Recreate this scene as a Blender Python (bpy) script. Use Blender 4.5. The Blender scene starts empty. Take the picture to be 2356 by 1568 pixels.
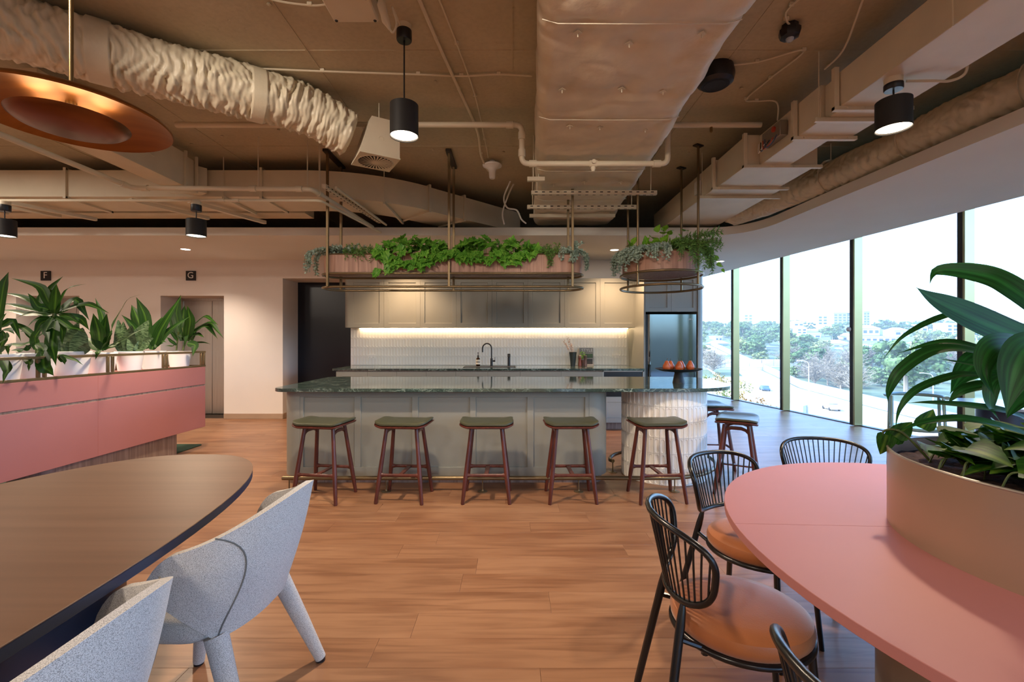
import bpy, math, random
from math import sin, cos, pi, radians, sqrt, atan2
from mathutils import Vector, Matrix, noise

sc = bpy.context.scene
col = sc.collection
R = random.Random(7)

# ------------------------------------------------------------------ camera, sky, sun, exposure
F = 16.0 / 36.0 * 2356.0          # focal length in pixels of the 2356 x 1568 frame
EYE = 1.35
cd = bpy.data.cameras.new('camera')
cd.lens = 16.0; cd.sensor_width = 36.0; cd.clip_start = 0.02; cd.clip_end = 3000
cam = bpy.data.objects.new('camera', cd); col.objects.link(cam)
cam.location = (0, 0, EYE); cam.rotation_euler = (radians(90), 0, 0)
sc.camera = cam

sc.view_settings.view_transform = 'Standard'
sc.view_settings.look = 'None'
sc.view_settings.exposure = 0.42
sc.view_settings.gamma = 1.0
sc.view_settings.use_curve_mapping = False
sc.cycles.max_bounces = 8
sc.cycles.diffuse_bounces = 4
sc.cycles.glossy_bounces = 4
sc.cycles.transmission_bounces = 6
sc.cycles.transparent_max_bounces = 12
sc.cycles.volume_bounces = 0
sc.cycles.sample_clamp_indirect = 6.0
sc.cycles.caustics_reflective = False
sc.cycles.caustics_refractive = False
sc.cycles.use_denoising = True

SKY_STRENGTH = 1.2
w = bpy.data.worlds.new('sky'); sc.world = w; w.use_nodes = True
wn = w.node_tree.nodes; wl = w.node_tree.links
sky = wn.new('ShaderNodeTexSky'); sky.sky_type = 'NISHITA'
sky.sun_disc = False; sky.sun_elevation = radians(42); sky.sun_rotation = radians(-88)
sky.air_density = 1.0; sky.dust_density = 3.0; sky.ozone_density = 1.6; sky.altitude = 40
bgn = wn['Background']; bgn.inputs['Strength'].default_value = SKY_STRENGTH
wb = wn.new('ShaderNodeMix'); wb.data_type = 'RGBA'; wb.blend_type = 'MULTIPLY'; wb.inputs[0].default_value = 1.0
wb.inputs[7].default_value = (0.78, 0.96, 1.22, 1)      # the photo is balanced for the warm lamps: daylight reads cool
wl.new(sky.outputs['Color'], wb.inputs[6]); wl.new(wb.outputs[2], bgn.inputs['Color'])

sd = bpy.data.lights.new('sun', 'SUN'); sd.energy = 2.6; sd.angle = radians(0.6); sd.color = (0.96, 0.98, 1.0)
so = bpy.data.objects.new('sun', sd); col.objects.link(so)
so.rotation_euler = Vector((-0.72, 0.06, 0.66)).to_track_quat('Z', 'Y').to_euler()

WARM = (1.0, 0.79, 0.57)
def spot(loc, watts, size=110, blend=0.6, color=WARM, radius=0.05, aim=None):
    d = bpy.data.lights.new('lamp', 'SPOT'); d.energy = watts; d.spot_size = radians(size); d.spot_blend = blend
    d.color = color; d.shadow_soft_size = radius
    o = bpy.data.objects.new('lamp', d); col.objects.link(o); o.location = loc
    if aim is not None:
        o.rotation_euler = (Vector(loc) - Vector(aim)).to_track_quat('Z', 'Y').to_euler()
    return o
def area(loc, watts, sx, sy, color=WARM, aim=None, portal=False, spread=180):
    d = bpy.data.lights.new('lamp', 'AREA'); d.energy = watts; d.shape = 'RECTANGLE'; d.size = sx; d.size_y = sy; d.color = color
    d.spread = radians(spread)
    if portal: d.cycles.is_portal = True
    o = bpy.data.objects.new('lamp', d); col.objects.link(o); o.location = loc
    if aim is not None:
        o.rotation_euler = (Vector(loc) - Vector(aim)).to_track_quat('Z', 'Y').to_euler()
    return o
def point(loc, watts, color=WARM, radius=0.03):
    d = bpy.data.lights.new('lamp', 'POINT'); d.energy = watts; d.color = color; d.shadow_soft_size = radius
    o = bpy.data.objects.new('lamp', d); col.objects.link(o); o.location = loc
    return o
# unseen area lamps added under the ceiling, out of frame, to brighten the room
for lx, ly, lw in ((-2.2, -1.6, 80), (2.0, -2.6, 40), (-6.0, -0.5, 80), (-6.0, 3.2, 80), (0.0, -4.2, 80)):
    area((lx, ly, 3.2), lw, 0.5, 0.5, (1.0, 0.86, 0.71))
# two unseen spots added before the island to brighten planters and cabinet front
spot((-2.3, 1.0, 3.25), 170, 58, 1.0, (1.0, 0.84, 0.68), 0.12, aim=(-.9, 4.9, 1.95))
spot((0.1, 1.3, 2.93), 150, 50, 1.0, (1.0, 0.84, 0.68), 0.12, aim=(1.1, 4.9, 1.95))
# window portals guide the sky light in
def wall_x(y): return 6.515 - 0.13 * y
WDIR = Vector((-0.13, 1.0, 0)).normalized(); WNRM = Vector((-1.0, -0.13, 0)).normalized()
pc = Vector((wall_x(3.0) - 0.25, 3.0, 1.6))
po = area(pc, 1, 18.0, 3.1, (1, 1, 1), portal=True)
po.rotation_euler = Matrix((WDIR, Vector((0, 0, 1)), -WNRM)).transposed().to_euler()

# ------------------------------------------------------------------ helpers
def srgb(h):
    h = h.lstrip('#'); c = [int(h[i:i + 2], 16) / 255 for i in (0, 2, 4)]
    return tuple(x / 12.92 if x <= 0.04045 else ((x + 0.055) / 1.055) ** 2.4 for x in c)
def at(px, py, Y): return Vector(((px - 1178) / F * Y, Y, EYE - (py - 784) / F * Y))

class MB:
    """Collects vertices and faces, then links them as ONE mesh object."""
    def __init__(s): s.v = []; s.f = []; s.uv = None
    def add(s, vs, fs):
        b = len(s.v); s.v += [tuple(v) for v in vs]; s.f += [tuple(b + i for i in f) for f in fs]; return b
    def box(s, c, d, bev=0.0, rz=0.0, rot=None):
        hx, hy, hz = d[0] / 2, d[1] / 2, d[2] / 2
        m = rot if rot is not None else (Matrix.Rotation(rz, 3, 'Z') if rz else None)
        C = Vector(c)
        def T(p): return C + (m @ Vector(p) if m else Vector(p))
        b = min(bev, hx * .9, hy * .9, hz * .9)
        if b <= 0:
            vs = [T((x, y, z)) for x in (-hx, hx) for y in (-hy, hy) for z in (-hz, hz)]
            s.add(vs, [(0, 1, 3, 2), (4, 6, 7, 5), (0, 4, 5, 1), (2, 3, 7, 6), (0, 2, 6, 4), (1, 5, 7, 3)]); return s
        vs = []; idx = {}
        for sx in (-1, 1):
            for sy in (-1, 1):
                for sz in (-1, 1):
                    for a in range(3):
                        p = [sx * (hx - b), sy * (hy - b), sz * (hz - b)]
                        p[a] += (sx, sy, sz)[a] * b
                        idx[(sx, sy, sz, a)] = len(vs); vs.append(T(p))
        fs = []
        I = idx
        for a in range(3):
            u, v = (a + 1) % 3, (a + 2) % 3
            for sg in (-1, 1):
                q = []
                for su, sv in ((-1, -1), (1, -1), (1, 1), (-1, 1)):
                    k = [0, 0, 0]; k[a] = sg; k[u] = su; k[v] = sv
                    q.append(I[(k[0], k[1], k[2], a)])
                fs.append(tuple(q if sg > 0 else q[::-1]))
            # edges along axis a
            for su in (-1, 1):
                for sv in (-1, 1):
                    k0 = [0, 0, 0]; k0[a] = -1; k0[u] = su; k0[v] = sv
                    k1 = list(k0); k1[a] = 1
                    q = [I[(*k0, u)], I[(*k1, u)], I[(*k1, v)], I[(*k0, v)]]
                    fs.append(tuple(q if su * sv < 0 else q[::-1]))
        for sx in (-1, 1):
            for sy in (-1, 1):
                for sz in (-1, 1):
                    q = [I[(sx, sy, sz, a)] for a in range(3)]
                    fs.append(tuple(q if sx * sy * sz > 0 else q[::-1]))
        s.add(vs, fs); return s
    def box2(s, lo, hi, bev=0.0):
        return s.box([(lo[i] + hi[i]) / 2 for i in range(3)], [abs(hi[i] - lo[i]) for i in range(3)], bev)
    def tube(s, pts, r, n=8, closed=False, caps=True, ry=None, up=None, roll=0.0):
        pts = [Vector(p) for p in pts]; m = len(pts)
        rs = r if isinstance(r, (list, tuple)) else [r] * m
        k = 1.0 if ry is None else ry
        T = []
        for i in range(m):
            if closed: t = pts[(i + 1) % m] - pts[i - 1]
            else: t = pts[min(i + 1, m - 1)] - pts[max(i - 1, 0)]
            T.append(t.normalized())
        ref = Vector(up) if up else (Vector((0, 0, 1)) if abs(T[0].z) < 0.9 else Vector((1, 0, 0)))
        N = (ref - T[0] * ref.dot(T[0])).normalized()
        vs = []
        for i in range(m):
            if i: 
                if up: N = Vector(up)
                N = (N - T[i] * N.dot(T[i])).normalized()
            B = T[i].cross(N)
            for j in range(n):
                a = 2 * pi * j / n + roll
                vs.append(pts[i] + N * (cos(a) * rs[i]) + B * (sin(a) * rs[i] * k))
        fs = []
        for i in range(m if closed else m - 1):
            a = i * n; b = ((i + 1) % m) * n
            for j in range(n):
                j2 = (j + 1) % n
                fs.append((a + j, b + j, b + j2, a + j2)[::-1])
        if caps and not closed:
            fs.append(tuple(range(n))[::-1][::-1]); fs.append(tuple((m - 1) * n + j for j in range(n))[::-1])
        s.add(vs, fs); return s
    def cyl(s, p0, p1, r0, r1=None, n=16, caps=True):
        return s.tube([p0, p1], [r0, r0 if r1 is None else r1], n, caps=caps)
    def lathe(s, prof, c=(0, 0, 0), n=24, sx=1.0, sy=1.0, caps=True):
        vs = []; m = len(prof)
        for r, z in prof:
            for j in range(n):
                a = 2 * pi * j / n
                vs.append((c[0] + r * cos(a) * sx, c[1] + r * sin(a) * sy, c[2] + z))
        fs = []
        for i in range(m - 1):
            for j in range(n):
                j2 = (j + 1) % n
                fs.append((i * n + j, i * n + j2, (i + 1) * n + j2, (i + 1) * n + j))
        if caps:
            if prof[0][0] > 1e-5: fs.append(tuple(range(n))[::-1])
            if prof[-1][0] > 1e-5: fs.append(tuple((m - 1) * n + j for j in range(n)))
        s.add(vs, fs); return s
    def prism(s, outline, z0, z1, bev=0.0, caps=True):
        n = len(outline)
        def inset(d):
            if d == 0: return [Vector((p[0], p[1])) for p in outline]
            o = []
            for i in range(n):
                a, b, c = Vector(outline[i - 1][:2]), Vector(outline[i][:2]), Vector(outline[(i + 1) % n][:2])
                e1 = (b - a).normalized(); e2 = (c - b).normalized()
                n1 = Vector((-e1.y, e1.x)); n2 = Vector((-e2.y, e2.x))
                mm = (n1 + n2)
                mm = mm.normalized() if mm.length > 1e-6 else n1
                o.append(b + mm * (d / max(0.5, mm.dot(n1))))
            return o
        rings = [(0, z0), (0, z1)] if bev <= 0 else [(bev, z0), (0, z0 + bev), (0, z1 - bev), (bev, z1)]
        vs = []
        for d, z in rings:
            for p in inset(d): vs.append((p[0], p[1], z))
        fs = []
        for k in range(len(rings) - 1):
            for i in range(n):
                j = (i + 1) % n
                fs.append((k * n + i, k * n + j, (k + 1) * n + j, (k + 1) * n + i))
        if caps:
            fs.append(tuple(range(n))[::-1]); fs.append(tuple((len(rings) - 1) * n + i for i in range(n)))
        s.add(vs, fs); return s
    def grid(s, fn, nu, nv, cu=False, cv=False, uv=False):
        """fn(i, j) -> point; nu x nv points."""
        vs = [fn(i, j) for i in range(nu) for j in range(nv)]
        fs = []
        for i in range(nu if cu else nu - 1):
            for j in range(nv if cv else nv - 1):
                i2 = (i + 1) % nu; j2 = (j + 1) % nv
                fs.append((i * nv + j, i2 * nv + j, i2 * nv + j2, i * nv + j2))
        s.add(vs, fs); return s
    def mesh(s, name, mats, angle=38):
        me = bpy.data.meshes.new(name); me.from_pydata(s.v, [], s.f)
        for m in (mats if isinstance(mats, (list, tuple)) else [mats]): me.materials.append(m)
        if s.uv:
            ul = me.uv_layers.new(name='UVMap')
            for lp in me.loops: ul.data[lp.index].uv = s.uv[lp.vertex_index]
        me.validate(); me.shade_smooth(); me.set_sharp_from_angle(angle=radians(angle)); me.update()
        return me
    def build(s, name, mat, parent=None, world=False, angle=38, label=None):
        return link(name, s.mesh(name, mat, angle), parent, world, label)

def link(name, me, parent=None, world=False, label=None):
    o = bpy.data.objects.new(name, me); col.objects.link(o)
    if parent is not None:
        o.parent = parent
        if world: o.matrix_parent_inverse = parent.matrix_basis.inverted()
    if label: o['label'] = label
    return o
def thing(name, label, cat, loc=(0, 0, 0), rz=0.0, group=None):
    o = bpy.data.objects.new(name, None); col.objects.link(o); o.location = loc; o.rotation_euler = (0, 0, rz)
    o.empty_display_size = 0.1; o['label'] = label; o['category'] = cat
    if group: o['group'] = group
    return o
def tag(o, label, cat, group=None, kind=None):
    o['label'] = label; o['category'] = cat
    if group: o['group'] = group
    if kind: o['kind'] = kind
    return o
def struct(o): o['kind'] = 'structure'; return o
def stuff(o): o['kind'] = 'stuff'; return o
def dup(root, loc, rz, label, scale=None):
    r = root.copy(); col.objects.link(r); r.location = loc; r.rotation_euler = (0, 0, rz); r['label'] = label
    if scale: r.scale = scale
    for ch in [c for c in col.objects if c.parent == root]:
        c = ch.copy(); col.objects.link(c); c.parent = r
        for g in [k for k in col.objects if k.parent == ch]:
            d = g.copy(); col.objects.link(d); d.parent = c
    return r

def arc(cx, cy, r, a0, a1, n, z=None):
    o = []
    for i in range(n + 1):
        a = radians(a0 + (a1 - a0) * i / n)
        o.append((cx + r * cos(a), cy + r * sin(a)) if z is None else (cx + r * cos(a), cy + r * sin(a), z))
    return o
def rrect(x0, y0, x1, y1, r, n=6):
    r4 = r if isinstance(r, (list, tuple)) else [r] * 4      # corners: x0y0, x1y0, x1y1, x0y1
    o = []
    o += arc(x0 + r4[0], y0 + r4[0], r4[0], 180, 270, n)
    o += arc(x1 - r4[1], y0 + r4[1], r4[1], 270, 360, n)
    o += arc(x1 - r4[2], y1 - r4[2], r4[2], 0, 90, n)
    o += arc(x0 + r4[3], y1 - r4[3], r4[3], 90, 180, n)
    return o
def ellipse(cx, cy, a, b, n=64): return [(cx + a * cos(2 * pi * i / n), cy + b * sin(2 * pi * i / n)) for i in range(n)]
def smooth_path(pts, n=8):
    """Catmull-Rom through the points."""
    P = [Vector(p) for p in pts]; out = []
    for i in range(len(P) - 1):
        p0 = P[max(i - 1, 0)]; p1 = P[i]; p2 = P[i + 1]; p3 = P[min(i + 2, len(P) - 1)]
        for k in range(n):
            t = k / n
            out.append(0.5 * ((2 * p1) + (p2 - p0) * t + (2 * p0 - 5 * p1 + 4 * p2 - p3) * t * t + (3 * p1 - p0 - 3 * p2 + p3) * t ** 3))
    out.append(P[-1]); return out
def round_path(pts, r, n=5):
    """Polyline with rounded corners."""
    P = [Vector(p) for p in pts]; out = [P[0]]
    for i in range(1, len(P) - 1):
        a = (P[i - 1] - P[i]); b = (P[i + 1] - P[i]); d = min(r, a.length * .48, b.length * .48)
        A = P[i] + a.normalized() * d; B = P[i] + b.normalized() * d
        for k in range(n + 1):
            t = k / n
            out.append(A * (1 - t) ** 2 + P[i] * 2 * t * (1 - t) + B * t * t)
    out.append(P[-1]); return out
def text_mesh(body, size, name, mat, parent, loc, rot=(pi / 2, 0, 0), world=False, extrude=0.0008, align='CENTER'):
    cu = bpy.data.curves.new(name, 'FONT'); cu.body = body; cu.size = size; cu.extrude = extrude
    cu.align_x = align; cu.align_y = 'CENTER'; cu.resolution_u = 3
    t = bpy.data.objects.new(name + '_tmp', cu); col.objects.link(t)
    dg = bpy.context.evaluated_depsgraph_get()
    me = bpy.data.meshes.new_from_object(t.evaluated_get(dg)); bpy.data.objects.remove(t); bpy.data.curves.remove(cu)
    me.name = name; me.materials.clear(); me.materials.append(mat)
    me.transform(Matrix.Translation(loc) @ Matrix.Rotation(rot[2], 4, 'Z') @ Matrix.Rotation(rot[1], 4, 'Y') @ Matrix.Rotation(rot[0], 4, 'X'))
    return link(name, me, parent, world)

# ------------------------------------------------------------------ materials
def newmat(name):
    m = bpy.data.materials.new(name); m.use_nodes = True
    nt = m.node_tree; return m, nt, nt.nodes['Principled BSDF']
def nd(nt, t, **k):
    n = nt.nodes.new(t)
    for a, b in k.items():
        if a in n.inputs: n.inputs[a].default_value = b
        else: setattr(n, a, b)
    return n
def coord(nt, kind='Object', scale=(1, 1, 1), rot=(0, 0, 0)):
    if kind == 'World':
        g = nd(nt, 'ShaderNodeNewGeometry'); out = g.outputs['Position']
    else:
        out = nd(nt, 'ShaderNodeTexCoord').outputs[kind]
    mp = nd(nt, 'ShaderNodeMapping'); mp.inputs['Scale'].default_value = scale; mp.inputs['Rotation'].default_value = rot
    nt.links.new(out, mp.inputs['Vector']); return mp.outputs['Vector']
def ramp(nt, fac, stops):
    r = nd(nt, 'ShaderNodeValToRGB'); nt.links.new(fac, r.inputs['Fac'])
    e = r.color_ramp.elements
    while len(e) < len(stops): e.new(0.5)
    for i, (p, c) in enumerate(stops): e[i].position = p; e[i].color = (*c[:3], 1)
    return r.outputs['Color']
def mixc(nt, fac, a, b, mode='MIX'):
    m = nd(nt, 'ShaderNodeMix', data_type='RGBA', blend_type=mode)
    for sock, v in ((0, fac), (6, a), (7, b)):
        if hasattr(v, 'links'): nt.links.new(v, m.inputs[sock])
        elif sock == 0: m.inputs[0].default_value = v
        else: m.inputs[sock].default_value = (*v[:3], 1)
    return m.outputs[2]
def bump(nt, bs, height, strength=0.2, dist=0.01):
    b = nd(nt, 'ShaderNodeBump'); b.inputs['Strength'].default_value = strength; b.inputs['Distance'].default_value = dist
    nt.links.new(height, b.inputs['Height']); nt.links.new(b.outputs['Normal'], bs.inputs['Normal'])
def M(name, c, rough=0.5, metal=0.0, var=0.06, vs=3.0, bumps=0.0, bs=60.0, coords='Object', spec=0.5, coat=0.0, stretch=(1, 1, 1), sheen=0.0):
    m, nt, b = newmat(name)
    c = srgb(c) if isinstance(c, str) else c
    v = coord(nt, coords, stretch)
    n = nd(nt, 'ShaderNodeTexNoise'); n.inputs['Scale'].default_value = vs; n.inputs['Detail'].default_value = 5
    nt.links.new(v, n.inputs['Vector'])
    lo = tuple(x * (1 - var) for x in c); hi = tuple(min(1, x * (1 + var)) for x in c)
    nt.links.new(ramp(nt, n.outputs['Fac'], [(0.3, lo), (0.7, hi)]), b.inputs['Base Color'])
    b.inputs['Roughness'].default_value = rough; b.inputs['Metallic'].default_value = metal
    b.inputs['Specular IOR Level'].default_value = spec; b.inputs['Coat Weight'].default_value = coat
    b.inputs['Sheen Weight'].default_value = sheen
    if bumps:
        n2 = nd(nt, 'ShaderNodeTexNoise'); n2.inputs['Scale'].default_value = bs; n2.inputs['Detail'].default_value = 4
        nt.links.new(v, n2.inputs['Vector']); bump(nt, b, n2.outputs['Fac'], bumps)
    return m
def emis(name, c, s):
    m, nt, b = newmat(name); b.inputs['Base Color'].default_value = (0.8, 0.8, 0.8, 1)
    b.inputs['Emission Color'].default_value = (*c, 1); b.inputs['Emission Strength'].default_value = s; return m
def wood(name, c1, c2, axis='X', scale=1.0, rough=0.45, ring=0.0, coords='Object'):
    m, nt, b = newmat(name); c1 = srgb(c1); c2 = srgb(c2)
    st = {'X': (0.6, 14, 14), 'Y': (14, 0.6, 14), 'Z': (14, 14, 0.6)}[axis]
    v = coord(nt, coords, tuple(x * scale for x in st))
    n = nd(nt, 'ShaderNodeTexNoise'); n.inputs['Scale'].default_value = 2.2; n.inputs['Detail'].default_value = 8; n.inputs['Distortion'].default_value = 0.6
    nt.links.new(v, n.inputs['Vector'])
    c = ramp(nt, n.outputs['Fac'], [(0.30, c1), (0.68, c2)])
    nt.links.new(c, b.inputs['Base Color']); b.inputs['Roughness'].default_value = rough
    bump(nt, b, n.outputs['Fac'], 0.08, 0.004)
    return m
def marble(name):
    m, nt, b = newmat(name)
    v = coord(nt, 'World', (1.0, 1.6, 1.6), (0, 0, 0.5))
    nw = nd(nt, 'ShaderNodeTexNoise'); nw.inputs['Scale'].default_value = 3.0; nw.inputs['Detail'].default_value = 6; nt.links.new(v, nw.inputs['Vector'])
    add = nd(nt, 'ShaderNodeVectorMath', operation='MULTIPLY_ADD'); add.inputs[1].default_value = (.5, .5, .5)
    nt.links.new(nw.outputs['Color'], add.inputs[0]); nt.links.new(v, add.inputs[2])
    cols = mixc(nt, nw.outputs['Fac'], srgb('#1C2825'), srgb('#43534C'))
    for sc_, wd, cc in ((5.0, 0.035, '#AFC0B4'), (13.0, 0.05, '#7F948A'), (26.0, 0.07, '#5E736A')):
        vo = nd(nt, 'ShaderNodeTexVoronoi', feature='DISTANCE_TO_EDGE'); vo.inputs['Scale'].default_value = sc_
        nt.links.new(add.outputs[0], vo.inputs['Vector'])
        f = ramp(nt, vo.outputs['Distance'], [(0.0, (1, 1, 1)), (wd, (0, 0, 0))])
        n3 = nd(nt, 'ShaderNodeTexNoise'); n3.inputs['Scale'].default_value = sc_ * 0.7; nt.links.new(v, n3.inputs['Vector'])
        f2 = ramp(nt, n3.outputs['Fac'], [(0.42, (0, 0, 0)), (0.62, (1, 1, 1))])
        cols = mixc(nt, mixc(nt, 1.0, f, f2, 'MULTIPLY'), cols, srgb(cc))
    nt.links.new(cols, b.inputs['Base Color']); b.inputs['Roughness'].default_value = 0.06; b.inputs['Specular IOR Level'].default_value = 0.75
    return m
def fabric(name, c1, c2, scale=420):
    m, nt, b = newmat(name); v = coord(nt, 'Object')
    n = nd(nt, 'ShaderNodeTexNoise'); n.inputs['Scale'].default_value = scale; n.inputs['Detail'].default_value = 2; nt.links.new(v, n.inputs['Vector'])
    c = ramp(nt, n.outputs['Fac'], [(0.36, srgb(c1)), (0.56, srgb(c2))])
    nt.links.new(c, b.inputs['Base Color']); b.inputs['Roughness'].default_value = 0.95; b.inputs['Sheen Weight'].default_value = 0.25
    b.inputs['Specular IOR Level'].default_value = 0.1
    bump(nt, b, n.outputs['Fac'], 0.35, 0.004); return m
def plank_mat(name):
    m, nt, b = newmat(name)
    g = nd(nt, 'ShaderNodeNewGeometry'); oi = nd(nt, 'ShaderNodeObjectInfo')
    s = nd(nt, 'ShaderNodeMath', operation='ADD'); nt.links.new(g.outputs['Random Per Island'], s.inputs[0]); nt.links.new(oi.outputs['Random'], s.inputs[1])
    fr = nd(nt, 'ShaderNodeMath', operation='FRACT'); nt.links.new(s.outputs[0], fr.inputs[0])
    cb = nd(nt, 'ShaderNodeCombineXYZ')
    mu = nd(nt, 'ShaderNodeMath', operation='MULTIPLY'); mu.inputs[1].default_value = 37.0; nt.links.new(fr.outputs[0], mu.inputs[0]); nt.links.new(mu.outputs[0], cb.inputs[0])
    nt.links.new(mu.outputs[0], cb.inputs[2])
    ad = nd(nt, 'ShaderNodeVectorMath', operation='ADD'); nt.links.new(g.outputs['Position'], ad.inputs[0]); nt.links.new(cb.outputs[0], ad.inputs[1])
    mp = nd(nt, 'ShaderNodeMapping'); mp.inputs['Scale'].default_value = (1.2, 16, 16); nt.links.new(ad.outputs[0], mp.inputs['Vector'])
    n = nd(nt, 'ShaderNodeTexNoise'); n.inputs['Scale'].default_value = 1.6; n.inputs['Detail'].default_value = 8; n.inputs['Distortion'].default_value = 0.8
    nt.links.new(mp.outputs[0], n.inputs['Vector'])
    mp2 = nd(nt, 'ShaderNodeMapping'); mp2.inputs['Scale'].default_value = (0.9, 3.2, 3); nt.links.new(ad.outputs[0], mp2.inputs['Vector'])
    n2 = nd(nt, 'ShaderNodeTexNoise'); n2.inputs['Scale'].default_value = 1.5; n2.inputs['Detail'].default_value = 3; nt.links.new(mp2.outputs[0], n2.inputs['Vector'])
    base = mixc(nt, fr.outputs[0], srgb('#94694A'), srgb('#A17757'))
    grain = ramp(nt, n.outputs['Fac'], [(0.30, srgb('#8E6443')), (0.55, (1, 1, 1))])
    c = mixc(nt, 0.42, base, grain, 'MULTIPLY')
    dark = ramp(nt, n2.outputs['Fac'], [(0.35, srgb('#B08A6C')), (0.52, (1, 1, 1))])
    c = mixc(nt, 0.42, c, dark, 'MULTIPLY')
    nt.links.new(c, b.inputs['Base Color']); b.inputs['Roughness'].default_value = 0.38; b.inputs['Specular IOR Level'].default_value = 0.5
    bump(nt, b, n.outputs['Fac'], 0.06, 0.003)
    return m
def leaf_mat(name, c1, c2, stripe=None, tip=None, rough=0.32, bands=False, sss=0.25):
    """UV: u across the leaf, v along it."""
    m, nt, b = newmat(name)
    uv = nd(nt, 'ShaderNodeTexCoord').outputs['UV']
    oi = nd(nt, 'ShaderNodeObjectInfo')
    sp = nd(nt, 'ShaderNodeSeparateXYZ'); nt.links.new(uv, sp.inputs[0])
    mp = nd(nt, 'ShaderNodeMapping'); mp.inputs['Scale'].default_value = (7, 1.2, 1) if not bands else (1.5, 16, 1); nt.links.new(uv, mp.inputs['Vector'])
    cb = nd(nt, 'ShaderNodeCombineXYZ'); mu = nd(nt, 'ShaderNodeMath', operation='MULTIPLY'); mu.inputs[1].default_value = 19.0
    nt.links.new(oi.outputs['Random'], mu.inputs[0]); nt.links.new(mu.outputs[0], cb.inputs[2])
    ad = nd(nt, 'ShaderNodeVectorMath', operation='ADD'); nt.links.new(mp.outputs[0], ad.inputs[0]); nt.links.new(cb.outputs[0], ad.inputs[1])
    n = nd(nt, 'ShaderNodeTexNoise'); n.inputs['Scale'].default_value = 1.8; n.inputs['Detail'].default_value = 4; nt.links.new(ad.outputs[0], n.inputs['Vector'])
    c = ramp(nt, n.outputs['Fac'], [(0.35, srgb(c1)), (0.65, srgb(c2))])
    c = mixc(nt, mixc(nt, 1.0, (0.35, 0.35, 0.35), oi.outputs['Random'], 'MULTIPLY'), c, srgb(c1))
    if stripe:
        st = ramp(nt, sp.outputs[0], [(0.40, (0, 0, 0)), (0.48, (1, 1, 1)), (0.52, (1, 1, 1)), (0.60, (0, 0, 0))])
        c = mixc(nt, mixc(nt, 1.0, st, (0.55, 0.55, 0.55), 'MULTIPLY'), c, srgb(stripe))
    if tip:
        a = nd(nt, 'ShaderNodeMath', operation='MULTIPLY_ADD'); a.inputs[1].default_value = 0.5; nt.links.new(n.outputs['Fac'], a.inputs[0]); nt.links.new(sp.outputs[1], a.inputs[2])
        c = mixc(nt, ramp(nt, nd_scale(nt, a.outputs[0], 0.7), [(0.86, (0, 0, 0)), (0.91, (1, 1, 1))]), c, srgb(tip))
    nt.links.new(c, b.inputs['Base Color']); b.inputs['Roughness'].default_value = rough
    b.inputs['Specular IOR Level'].default_value = 0.3
    tr = nd(nt, 'ShaderNodeBsdfTranslucent'); nt.links.new(c, tr.inputs['Color'])
    mx = nd(nt, 'ShaderNodeMixShader'); mx.inputs[0].default_value = sss
    nt.links.new(b.outputs[0], mx.inputs[1]); nt.links.new(tr.outputs[0], mx.inputs[2])
    nt.links.new(mx.outputs[0], nt.nodes['Material Output'].inputs['Surface'])
    return m
def nd_scale(nt, s, k):
    m = nd(nt, 'ShaderNodeMath', operation='MULTIPLY'); m.inputs[1].default_value = k; nt.links.new(s, m.inputs[0]); return m.outputs[0]
def glass_mat(name, tint=(0.93, 0.97, 0.98), refl=0.05):
    m, nt, b = newmat(name); nt.nodes.remove(b)
    t = nd(nt, 'ShaderNodeBsdfTransparent'); t.inputs['Color'].default_value = (*tint, 1)
    g = nd(nt, 'ShaderNodeBsdfGlossy'); g.inputs['Roughness'].default_value = 0.01
    lw = nd(nt, 'ShaderNodeLayerWeight'); pw = nd(nt, 'ShaderNodeMath', operation='POWER'); pw.inputs[1].default_value = 5.0; nt.links.new(lw.outputs['Facing'], pw.inputs[0])
    ma = nd(nt, 'ShaderNodeMath', operation='MULTIPLY_ADD'); ma.inputs[1].default_value = 0.6; ma.inputs[2].default_value = 0.03; nt.links.new(pw.outputs[0], ma.inputs[0])
    mx = nd(nt, 'ShaderNodeMixShader'); nt.links.new(ma.outputs[0], mx.inputs[0]); nt.links.new(t.outputs[0], mx.inputs[1]); nt.links.new(g.outputs[0], mx.inputs[2])
    nt.links.new(mx.outputs[0], nt.nodes['Material Output'].inputs['Surface']); return m
def concrete(name, c):
    m, nt, b = newmat(name); c = srgb(c); v = coord(nt, 'World')
    n = nd(nt, 'ShaderNodeTexNoise'); n.inputs['Scale'].default_value = 1.4; n.inputs['Detail'].default_value = 8; nt.links.new(v, n.inputs['Vector'])
    n2 = nd(nt, 'ShaderNodeTexNoise'); n2.inputs['Scale'].default_value = 34; n2.inputs['Detail'].default_value = 6; nt.links.new(v, n2.inputs['Vector'])
    cc = ramp(nt, n.outputs['Fac'], [(0.3, tuple(x * .86 for x in c)), (0.7, tuple(x * 1.1 for x in c))])
    cc = mixc(nt, 0.25, cc, ramp(nt, n2.outputs['Fac'], [(0.3, (.6, .6, .6)), (0.6, (1, 1, 1))]), 'MULTIPLY')
    nt.links.new(cc, b.inputs['Base Color']); b.inputs['Roughness'].default_value = 0.75
    vo = nd(nt, 'ShaderNodeTexVoronoi'); vo.inputs['Scale'].default_value = 16; nt.links.new(v, vo.inputs['Vector'])
    pits = ramp(nt, vo.outputs['Distance'], [(0.06, (0, 0, 0)), (0.12, (1, 1, 1))])
    bump(nt, b, mixc(nt, 0.5, n2.outputs['Fac'], pits), 0.35, 0.006); return m
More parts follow.
